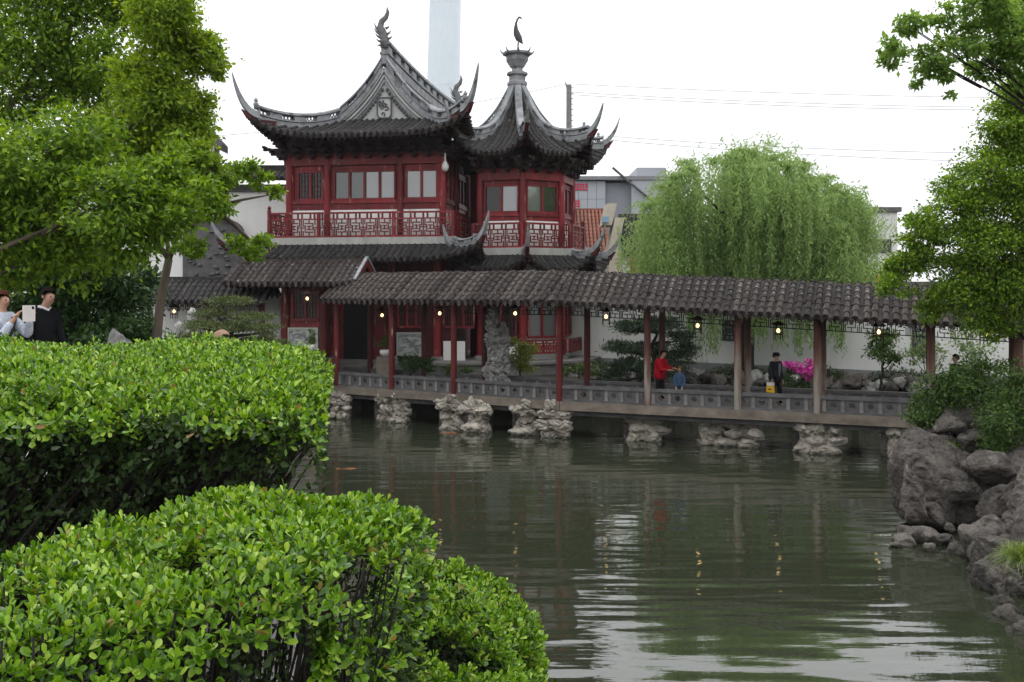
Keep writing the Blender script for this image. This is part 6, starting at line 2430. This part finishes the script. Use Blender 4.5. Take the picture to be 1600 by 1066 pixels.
ta, tb_, tc_ = clumpy(hedge_a(12500, 'top'), 4.5, 0.05, -0.30), clumpy(hedge_a(1300, 'front'), 4.5, 0.06, -0.1), clumpy(hedge_a(500, 'end'), 4.5, 0.06, -0.1)
fa = tb_[0][:, 2] > 4.29
fe = tc_[0][:, 2] > 4.18
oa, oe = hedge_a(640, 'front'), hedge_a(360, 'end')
it = hedge_a(4200, 'top')  # inner fill of dark leaves, added to make the hedge interior look shaded
dz_ = 0.07 + 0.45 * RNG.random(4200) ** 1.8
it[0][:, 2] -= dz_
it[0][:, 0] -= dz_ * 1.1
tw = []
for i in range(1300):
    Yv = rr.uniform(3.4, 5.8)
    xr = -0.17 * Yv - 0.1
    x = xr - rr.random() * (0.5 * Yv)
    b = Vector((x - 0.75 + rr.uniform(-.25, .25), Yv + rr.uniform(-.2, .3) + 0.3, 3.2))
    e = Vector((x, Yv, 4.35 + rr.uniform(-.15, .05)))
    tw.append(([b, b.lerp(e, 0.35) + Vector((rr.uniform(-.07, .07), rr.uniform(-.07, .07), 0)), b.lerp(e, 0.7) + Vector((rr.uniform(-.07, .07), rr.uniform(-.07, .07), 0)), e], rr.uniform(0.004, 0.011)))
hedge('wide flat-topped clipped hedge in front of the two people at left', (-2.2, 4.6, 3.2), (np.concatenate([ta[0], tb_[0][fa], tc_[0][fe]]), np.concatenate([ta[1], tb_[1][fa], tc_[1][fe]])),
      (np.concatenate([oa[0], oe[0], it[0]]), np.concatenate([oa[1], oe[1], it[1]])), tw, 0.036)

# hedge B: nearest, running in from the lower left
P0, P1 = V2(-1.75, 0.85), V2(-0.50, 1.80)
dB = (P1 - P0).normalized()
nB = V2(dB.y, -dB.x)
LB = (P1 - P0).length


def hedge_b(n, where, HW=0.33):
    s = RNG.uniform(0.1, LB + HW, n)
    if where == 'top':
        w = RNG.uniform(-1, 1, n)
    else:
        w = np.ones(n)
    over = np.clip(s - LB, 0, None)
    hwl = np.sqrt(np.clip(HW ** 2 - over ** 2, 1e-4, None))
    q = w * hwl
    if where != 'top':                       # rounded end of the hedge
        cap_ = RNG.random(n) < 0.4
        th = RNG.uniform(-0.6, 1.57, n)
        s = np.where(cap_, LB + HW * np.cos(th), np.minimum(s, LB))
        q = np.where(cap_, HW * np.sin(th), HW)
        over = np.clip(s - LB, 0, None)
    X = P0.x + dB.x * s + nB.x * q
    Y = P0.y + dB.y * s + nB.y * q
    edge = np.minimum(1 - np.abs(w), np.clip((LB + HW - s) / HW, 0, 1))
    e1 = np.clip(edge / 0.35, 0, 1)
    if where == 'top':
        Z = 4.352 - 0.16 * np.clip(LB - s, 0, 2) - 0.075 * (1 - e1) ** 2 + 0.012 * np.sin(X * 17 + Y * 9) + RNG.normal(size=n) * 0.01
        Nn = np.stack([nB.x * w * (1 - e1) + dB.x * (over > 0.1) * 0.6, nB.y * w * (1 - e1) + dB.y * (over > 0.1) * 0.6, np.ones(n)], 1) + RNG.normal(size=(n, 3)) * 0.28
    else:
        f_ = RNG.random(n)
        Z = 4.27 - 0.16 * np.clip(LB - s, 0, 2) - 0.62 * f_
        X, Y = X - nB.x * 0.10 * f_, Y - nB.y * 0.10 * f_
        Nn = np.stack([nB.x + dB.x * (over > 0.1), nB.y + dB.y * (over > 0.1), 0.35 + 0 * X], 1) + RNG.normal(size=(n, 3)) * 0.4
    return np.stack([X, Y, Z], 1), Nn


tb1, tb2 = clumpy(hedge_b(5600, 'top'), 8.0, 0.03, -0.30), clumpy(hedge_b(1300, 'side'), 8.0, 0.035, -0.15)
fb = RNG.random(len(tb2[0])) < np.clip((tb2[0][:, 2] - 4.02) / 0.16, 0.04, 1)
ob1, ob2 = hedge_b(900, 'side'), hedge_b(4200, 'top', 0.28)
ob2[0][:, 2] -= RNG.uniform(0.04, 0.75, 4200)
tw = []
for i in range(420):
    s = rr.uniform(0.4, LB + 0.2)
    q = rr.uniform(-0.28, 0.28)
    e = Vector((P0.x + dB.x * s + nB.x * q, P0.y + dB.y * s + nB.y * q, 4.32))
    b = Vector((e.x * 0.7 - 0.3, e.y + rr.uniform(-.1, .1), 3.2))
    tw.append(([b, b.lerp(e, 0.4) + Vector((rr.uniform(-.05, .05), rr.uniform(-.05, .05), 0)), b.lerp(e, 0.75) + Vector((rr.uniform(-.04, .04), rr.uniform(-.04, .04), 0)), e], rr.uniform(0.003, 0.007)))
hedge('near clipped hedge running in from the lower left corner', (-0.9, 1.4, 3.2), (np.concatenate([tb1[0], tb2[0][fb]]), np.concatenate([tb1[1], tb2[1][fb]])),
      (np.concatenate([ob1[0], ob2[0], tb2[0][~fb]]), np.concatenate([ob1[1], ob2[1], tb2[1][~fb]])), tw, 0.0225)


# hedge C: rounded end beyond it
def mound(n, c, r, lo=-0.3, shrink=0.0):
    d = rdir(n * 4)
    d = d[(d[:, 2] > lo)][:n]
    k = 1 - shrink * RNG.random((len(d), 1))
    P = np.array(c) + d * np.array(r) * k * (1 + 0.05 * np.sin(d[:, :1] * 9 + d[:, 1:2] * 7)) + RNG.normal(size=d.shape) * 0.008
    return P, d * 0.8 + np.array([0, 0, 0.5]) + RNG.normal(size=d.shape) * 0.3


tc1 = mound(5200, (-0.19, 2.5, 3.62), (0.285, 0.46, 0.43), 0.1)
oc1 = mound(3600, (-0.19, 2.5, 3.62), (0.275, 0.44, 0.41), -0.5, 0.5)
tw = []
for i in range(160):
    d = Vector((rr.gauss(0, 1), rr.gauss(0, 1), abs(rr.gauss(0, 1)))).normalized()
    e = Vector((-0.21 + d.x * 0.28, 2.5 + d.y * 0.42, 3.68 + d.z * 0.4))
    b = Vector((-0.35 + rr.uniform(-.1, .1), 2.4 + rr.uniform(-.1, .1), 3.2))
    tw.append(([b, b.lerp(e, 0.4) + Vector((rr.uniform(-.03, .03), rr.uniform(-.03, .03), 0)), b.lerp(e, 0.75) + Vector((rr.uniform(-.03, .03), rr.uniform(-.03, .03), 0)), e], rr.uniform(0.003, 0.006)))
hedge('small rounded hedge end beside the water at bottom centre', (-0.21, 2.5, 3.2), clumpy(tc1, 8.0, 0.03, -0.25), oc1, tw, 0.0215)


# ================================================================== PEOPLE
M['skin'] = surf('skin', (0.46, 0.27, 0.19), (0.40, 0.22, 0.15), 8, 0.5)
M['hair_black'] = surf('black_hair', (0.018, 0.014, 0.012), (0.010, 0.008, 0.008), 12, 0.9, spec=0.08)
M['hair_auburn'] = surf('auburn_hair', (0.075, 0.024, 0.014), (0.04, 0.014, 0.010), 12, 0.9, spec=0.08)
M['hair_light'] = surf('light_brown_hair', (0.33, 0.21, 0.15), (0.24, 0.15, 0.11), 14, 0.9, spec=0.08)
M['hair_brown'] = surf('golden_brown_hair', (0.20, 0.10, 0.04), (0.12, 0.06, 0.025), 14, 0.9, spec=0.08)
M['cloth_black'] = surf('black_suit_cloth', (0.012, 0.012, 0.015), (0.008, 0.008, 0.010), 6, 0.9, spec=0.08)
M['cloth_white'] = surf('pale_patterned_cloth', (0.62, 0.64, 0.70), (0.30, 0.34, 0.44), 30, 0.9, spec=0.08)
M['cloth_plain'] = surf('white_cloth', (0.68, 0.68, 0.67), (0.58, 0.58, 0.58), 5, 0.9, spec=0.08)
M['cloth_red'] = surf('red_coat_cloth', (0.42, 0.008, 0.022), (0.30, 0.006, 0.016), 4, 0.9, spec=0.08)
M['cloth_denim'] = surf('denim', (0.055, 0.095, 0.16), (0.035, 0.065, 0.115), 9, 0.9, spec=0.08)
M['cloth_navy'] = surf('dark_navy_jacket', (0.022, 0.022, 0.030), (0.014, 0.014, 0.02), 5, 0.9, spec=0.08)
M['cloth_grey'] = surf('grey_shirt', (0.20, 0.21, 0.23), (0.14, 0.15, 0.165), 9, 0.9, spec=0.08)
M['cloth_green'] = surf('dark_green_jacket', (0.018, 0.040, 0.030), (0.012, 0.028, 0.022), 5, 0.9, spec=0.08)
M['shoe'] = surf('dark_shoe', (0.02, 0.018, 0.017), (0.014, 0.012, 0.012), 5, 0.5)
M['eye'] = surf('eye', (0.012, 0.01, 0.01), (0.008, 0.008, 0.008), 5, 0.2)
M['lip'] = surf('lip', (0.30, 0.10, 0.085), (0.26, 0.09, 0.075), 5, 0.5)
M['phone'] = surf('white_phone_case', (0.70, 0.66, 0.64), (0.62, 0.57, 0.55), 6, 0.35)
M['bag_yellow'] = surf('yellow_bag', (0.70, 0.42, 0.02), (0.62, 0.36, 0.02), 4, 0.6)
M['bag_black'] = surf('black_strap', (0.012, 0.012, 0.014), (0.01, 0.01, 0.01), 4, 0.6)


def skin_me(name, verts, edges, radii, sub=1):
    me = bpy.data.meshes.new(name)
    me.from_pydata([tuple(v) for v in verts], edges, [])
    o = bpy.data.objects.new('tmp_skin', me)
    col.objects.link(o)
    o.modifiers.new('skin', 'SKIN').use_smooth_shade = True
    for i, d in enumerate(me.skin_vertices[0].data):
        r = radii[i]
        d.radius = r if hasattr(r, '__len__') else (r, r)
        d.use_root = i == 0
    s = o.modifiers.new('sub', 'SUBSURF')
    s.levels = s.render_levels = sub
    dg = bpy.context.evaluated_depsgraph_get()
    me2 = bpy.data.meshes.new_from_object(o.evaluated_get(dg))
    me2.name = name
    bpy.data.objects.remove(o)
    me2.materials.clear()
    return me2


def person(label, loc, face, height, arms, coat, trousers, hair, coat_hem=0.86, coat_fat=1.0, lean=0.0, head_fwd=0.0, step=0.10, long_hair=False, child=False, extra=None):
    """face: heading in degrees (0 = +x). arms: ((elbow, wrist) for the person's left, right) in metres of a 1.70 m figure, x = left, y = forward, z = up"""
    k = height / 1.70
    hk = 1.28 if child else 1.0
    loc = Vector(loc)
    a = R(face)
    fw, lf = Vector((math.cos(a), math.sin(a), 0)), Vector((-math.sin(a), math.cos(a), 0))

    def J(x, y, z):
        y = y + lean * max(0, z - 0.95)
        return loc + (lf * x + fw * y + Vector((0, 0, z))) * k

    t = thing('person', loc, label, 'person')
    V, E, Rr = [], [], []

    def add(p, r, parent=None):
        V.append(p)
        Rr.append(tuple(q * k for q in r) if hasattr(r, '__len__') else r * k)
        if parent is not None:
            E.append((parent, len(V) - 1))
        return len(V) - 1

    pel = add(J(0, 0, 0.95), (0.10, 0.08))
    wa = add(J(0, 0, 1.10), (0.09, 0.075), pel)
    ch_ = add(J(0, 0.0, 1.30), (0.09, 0.08), wa)
    nb = add(J(0, 0.0, 1.44), (0.06, 0.06), ch_)
    nk = add(J(0, 0.015 + head_fwd * .4, 1.50), (0.048, 0.05), nb)
    hy = 0.03 + head_fwd
    h1 = add(J(0, hy, 1.545), (0.062 * hk, 0.070 * hk), nk)
    h2 = add(J(0, hy, 1.61 + 0.02 * (hk - 1)), (0.076 * hk, 0.092 * hk), h1)
    h3 = add(J(0, hy - 0.01, 1.665 + 0.06 * (hk - 1)), (0.055 * hk, 0.065 * hk), h2)
    ns = add(J(0, hy + 0.105 * hk, 1.595), 0.013, h2)
    legs = []
    for sg, st_ in ((1, step), (-1, -step)):
        hp = add(J(0.085 * sg, 0, 0.90), 0.088, pel)
        kn_ = add(J(0.095 * sg, st_ * 0.55 + 0.02, 0.49), 0.058, hp)
        an = add(J(0.10 * sg, st_, 0.09), 0.042, kn_)
        ft = add(J(0.11 * sg, st_ + 0.15, 0.035), 0.038, an)
        legs.append((hp, kn_, an, ft))
    armi = []
    for sg, (el, wr) in zip((1, -1), arms):
        sh = add(J(0.165 * sg, 0, 1.39), 0.05, ch_)
        e_ = add(J(*el), 0.043, sh)
        w_ = add(J(*wr), 0.030, e_)
        d = (J(*wr) - J(*el)).normalized()
        pm = add(J(*wr) + d * 0.075 * k, (0.040, 0.022), w_)
        sd = d.cross(Vector((0, 0, 1)))
        sd = (sd if sd.length > 0.1 else lf).normalized()
        dn = (sd.cross(d)).normalized()
        if dn.z > 0:
            dn = -dn
        for q, (o_, ln) in enumerate(((-0.030, 0.062), (-0.010, 0.075), (0.010, 0.070), (0.030, 0.055))):
            b_ = J(*wr) + (d * 0.11 + sd * o_) * k
            f1 = add(b_ + d * ln * 0.45 * k + dn * 0.008 * k, 0.0095, pm)
            add(b_ + d * ln * 0.85 * k + dn * 0.03 * k, 0.008, f1)
        th = add(J(*wr) + (d * 0.055 + sd * -0.045 * sg) * k, 0.011, pm)
        add(J(*wr) + (d * 0.095 + sd * -0.062 * sg + dn * 0.01) * k, 0.009, th)
        armi.append((sh, e_, w_))
    body = mobj('body', skin_me('body', V, E, Rr, 1), M['skin'], t)

    # trousers
    v2, e2, r2 = [V[pel]], [], [(0.150 * k, 0.115 * k)]
    for hp, kn_, an, ft in legs:
        n0 = len(v2)
        v2 += [V[hp], V[kn_], V[an] + Vector((0, 0, 0.0))]
        r2 += [0.100 * k, 0.078 * k, 0.066 * k]
        e2 += [(0, n0), (n0, n0 + 1), (n0 + 1, n0 + 2)]
    mobj('trousers', skin_me('trousers', v2, e2, r2, 1), M[trousers], t)
    # coat with sleeves
    cf_ = coat_fat
    v2 = [V[ch_], J(0, 0, 1.10), J(0, 0, 0.97), J(0, 0, coat_hem), J(0, 0, 1.45)]
    r2 = [(0.175 * k * cf_, 0.125 * k * cf_), (0.162 * k * cf_, 0.130 * k * cf_), (0.175 * k * cf_, 0.135 * k * cf_), (0.180 * k * cf_, 0.14 * k * cf_), (0.082 * k, 0.080 * k)]
    e2 = [(0, 1), (1, 2), (2, 3), (0, 4)]
    for sh, e_, w_ in armi:
        n0 = len(v2)
        v2 += [V[sh], V[e_], V[e_].lerp(V[w_], 0.92)]
        r2 += [0.076 * k * cf_, 0.062 * k * cf_, 0.048 * k * cf_]
        e2 += [(0, n0), (n0, n0 + 1), (n0 + 1, n0 + 2)]
    mobj('coat', skin_me('coat', v2, e2, r2, 1), M[coat], t)
    # shoes
    for hp, kn_, an, ft in legs:
        m = MB()
        p0, p1 = V[an] * 1.0, V[ft] * 1.0
        p0.z = p1.z = loc.z + 0.045 * k
        d = (p1 - p0).normalized()
        m.tube([p0 - d * 0.07 * k, p0 - d * 0.03 * k, p0 + d * 0.08 * k, p1 + d * 0.02 * k, p1 + d * 0.06 * k], [0.03 * k, 0.045 * k, 0.045 * k, 0.042 * k, 0.02 * k], 8)
        m.build('shoe', M['shoe'], t, True)
    # hair
    hv, hf = ICO[3]
    hc = V[h2] + Vector((0, 0, 0.022 * k * hk)) - fw * 0.012 * k
    L_ = np.stack([hv[:, 0] * 0.094 * k * hk, hv[:, 1] * 0.113 * k * hk, hv[:, 2] * 0.108 * k * hk], 1)
    keep = []
    for f in hf:
        c = hv[f].mean(0)
        front = c[1] > 0.25 and c[2] < 0.42
        low = c[2] < (-0.95 if long_hair else -0.55) or (c[1] > -0.1 and c[2] < -0.1)
        if not (front or low):
            keep.append(f)
    wob = np.array([1 + 0.06 * mnoise.noise(Vector(p) * 4) for p in hv])[:, None]
    L_ = L_ * wob
    Wp = np.array(hc) + L_[:, :1] * np.array(lf) + L_[:, 1:2] * np.array(fw) + L_[:, 2:] * np.array((0, 0, 1))
    me = np_mesh('hair', Wp, np.array(keep))
    me.polygons.foreach_set('use_smooth', [True] * len(keep))
    mobj('hair', me, M[hair], t)
    # face
    for sg in (1, -1):
        m = MB()
        m.lathe(V[h2] + lf * 0.032 * sg * k + fw * 0.083 * k * hk + Vector((0, 0, 0.0)), [(0.004 * k, -0.008 * k), (0.011 * k, 0), (0.004 * k, 0.008 * k)], 8)
        m.build('eye', M['eye'], t, True)
        m = MB()
        m.lathe(V[h2] + lf * 0.078 * hk * sg * k - fw * 0.01 * k - Vector((0, 0, 0.03 * k)), [(0.006 * k, 0), (0.018 * k, 0.02 * k), (0.016 * k, 0.045 * k), (0.006 * k, 0.06 * k)], 8)
        m.build('ear', M['skin'], t, True)
    m = MB()
    m.bar(V[h1] + fw * 0.074 * k * hk - lf * 0.022 * k, V[h1] + fw * 0.074 * k * hk + lf * 0.022 * k, 0.012 * k, 0.010 * k)
    m.build('mouth', M['lip'], t)
    if extra:
        extra(t, J, k, fw, lf)
    return t, J, fw, lf


DOWN = (((0.22, -0.02, 1.12), (0.24, 0.06, 0.88)), ((-0.22, -0.02, 1.12), (-0.24, 0.06, 0.88)))


def xyz(px, Y, z):
    return ((px - 800) / FPX * Y, Y, z)


# woman taking a picture
def photo_extra(t, J, k, fw, lf):
    m = MB()
    m.tube([J(0.10, -0.10, 1.42), J(0.10, 0.13, 1.36), J(0.02, 0.16, 1.2), J(-0.12, 0.15, 0.98)], 0.022 * k, 6)
    m.build('bag_strap', M['bag_black'], t)


t, J, fw, lf = person('person in pale patterned jacket raising a phone with both hands at left edge', xyz(2, 11.4, 3.2), -20, 1.58,
                      (((0.22, 0.22, 1.14), (0.125, 0.34, 1.38)), ((-0.22, 0.20, 1.12), (-0.125, 0.34, 1.36))), 'cloth_white', 'cloth_black', 'hair_auburn', long_hair=True, step=0.04, extra=photo_extra)
ph = thing('phone', J(0, 0.46, 1.34), 'white phone held up by the person in the patterned jacket', 'phone')
m = MB()
c = J(0, 0.46, 1.44)
m.obox(c, lf * 0.085, fw * 0.008, Vector((0, 0, 0.095)))
m.build('case', M['phone'], ph)
m = MB()
m.obox(c - fw * 0.0095, lf * 0.078, fw * 0.001, Vector((0, 0, 0.088)))
m.build('screen', M['eye'], ph)
for dx in (0.05,):
    m = MB()
    m.obox(c + fw * 0.010 + lf * dx + Vector((0, 0, 0.065)), lf * 0.016, fw * 0.002, Vector((0, 0, 0.016)))
    m.build('camera_lens', M['eye'], ph)


def suit_extra(t, J, k, fw, lf):
    m = MB()
    m.tube([J(-0.06, -0.03, 1.475), J(-0.055, 0.05, 1.462), J(0, 0.095, 1.43), J(0.055, 0.05, 1.462), J(0.06, -0.03, 1.475), J(0, -0.065, 1.48), J(-0.06, -0.03, 1.475)], 0.016 * k, 6)
    m.build('shirt_collar', M['cloth_plain'], t)


person('person in black suit with white collar walking behind the hedge', xyz(64, 12.1, 3.2), -28, 1.62, (((0.24, 0.02, 1.13), (0.22, 0.20, 0.93)), ((-0.24, 0.0, 1.12), (-0.22, 0.18, 0.92))),
       'cloth_black', 'cloth_black', 'hair_black', lean=0.12, head_fwd=0.05, step=0.16, extra=suit_extra)
person('person with light brown hair in white bending low behind the hedge', xyz(316, 10.6, 3.2), 10, 1.12, DOWN, 'cloth_plain', 'cloth_denim', 'hair_light', lean=0.35, head_fwd=0.06, child=True, long_hair=True)

# on the bridge
person('person in red coat and black trousers reaching towards a child on the bridge', xyz(1031, 30.9, DT + 0.003), -38, 1.66, (((0.22, 0.16, 1.12), (0.12, 0.42, 1.14)), ((-0.22, 0.14, 1.10), (-0.12, 0.38, 1.10))),
       'cloth_red', 'cloth_black', 'hair_black', coat_hem=0.72, coat_fat=1.5, lean=0.10, head_fwd=0.05, step=0.05)
person('child in blue denim with both hands on the bridge railing', xyz(1062, 30.42, DT + 0.003), -105, 1.17, (((0.24, 0.10, 1.05), (0.14, 0.30, 0.80)), ((-0.24, 0.10, 1.05), (-0.14, 0.30, 0.80))),
       'cloth_denim', 'cloth_denim', 'hair_brown', child=True, coat_fat=1.3, step=0.03, lean=0.08)


def hat_extra(t, J, k, fw, lf):
    c = J(0, 0.02, 1.645)
    m = MB()
    m.lathe(c, [(0.15 * k, 0.0), (0.15 * k, 0.012 * k), (0.108 * k, 0.02 * k), (0.112 * k, 0.07 * k), (0.09 * k, 0.10 * k), (0.03 * k, 0.108 * k)], 14)
    m.build('hat', M['hair_black'], t, True)
    m = MB()
    m.obox(J(0, 0.165, 1.2), lf * 0.05 * k, fw * 0.012 * k, Vector((0, 0, 0.2 * k)))
    m.build('shirt_front', M['cloth_grey'], t)


t, J, fw, lf = person('person in dark jacket and black hat walking along the bridge', xyz(1212, 29.75, DT + 0.003), -55, 1.64, DOWN, 'cloth_navy', 'cloth_black', 'hair_black', coat_hem=0.80, coat_fat=1.5, step=0.14, extra=hat_extra)
bg = thing('tote_bag', J(-0.36, 0.0, 0.5), 'yellow and white bag carried by the person in the black hat', 'bag')
c = J(-0.36, 0.10, 0.66)
m = MB()
m.hexa([c + lf * -0.05 + fw * -0.14 + Vector((0, 0, -0.16)), c + lf * -0.05 + fw * 0.14 + Vector((0, 0, -0.16)), c + lf * 0.03 + fw * 0.14 + Vector((0, 0, -0.16)), c + lf * 0.03 + fw * -0.14 + Vector((0, 0, -0.16)),
        c + lf * -0.04 + fw * -0.125 + Vector((0, 0, 0.05)), c + lf * -0.04 + fw * 0.125 + Vector((0, 0, 0.05)), c + lf * 0.02 + fw * 0.125 + Vector((0, 0, 0.05)), c + lf * 0.02 + fw * -0.125 + Vector((0, 0, 0.05))])
m.build('body', M['bag_yellow'], bg)
m = MB()
m.obox(c + lf * -0.008 + Vector((0, 0, 0.10)), fw * 0.125, lf * 0.032, Vector((0, 0, 0.048)))
m.build('white_top', M['cloth_plain'], bg)
m = MB()
m.obox(c + lf * -0.050 + Vector((0, 0, -0.06)), fw * 0.05, lf * 0.004, Vector((0, 0, 0.018)))
m.build('dark_print', M['bag_black'], bg)
m = MB()
m.tube([c + fw * -0.08 + Vector((0, 0, 0.14)), c + fw * -0.05 + Vector((0, 0, 0.26)), c + fw * 0.05 + Vector((0, 0, 0.26)), c + fw * 0.08 + Vector((0, 0, 0.14))], 0.008, 6)
m.build('handle', M['bag_black'], bg)
person('person in dark green jacket behind the bush at the right end of the bridge', xyz(1494, 27.7, DT + 0.003), 190, 1.74, DOWN, 'cloth_green', 'cloth_black', 'hair_black', coat_fat=1.08)


# ================================================================== HAZE
hz_ = MB()
hz_.box(-500, 500, -40, 1460, -2.5, 575)
m_, nt_, b_ = new_mat('haze')
nt_.nodes.remove(b_)
pv_ = nt_.nodes.new('ShaderNodeVolumePrincipled')
pv_.inputs['Color'].default_value = (0.93, 0.96, 1.0, 1)
pv_.inputs['Density'].default_value = 0.00017
pv_.inputs['Anisotropy'].default_value = 0.0
nt_.links.new(pv_.outputs[0], nt_.nodes['Material Output'].inputs['Volume'])
tag(hz_.build('haze', m_), 'thin pale haze over the town', 'haze', kind='stuff')
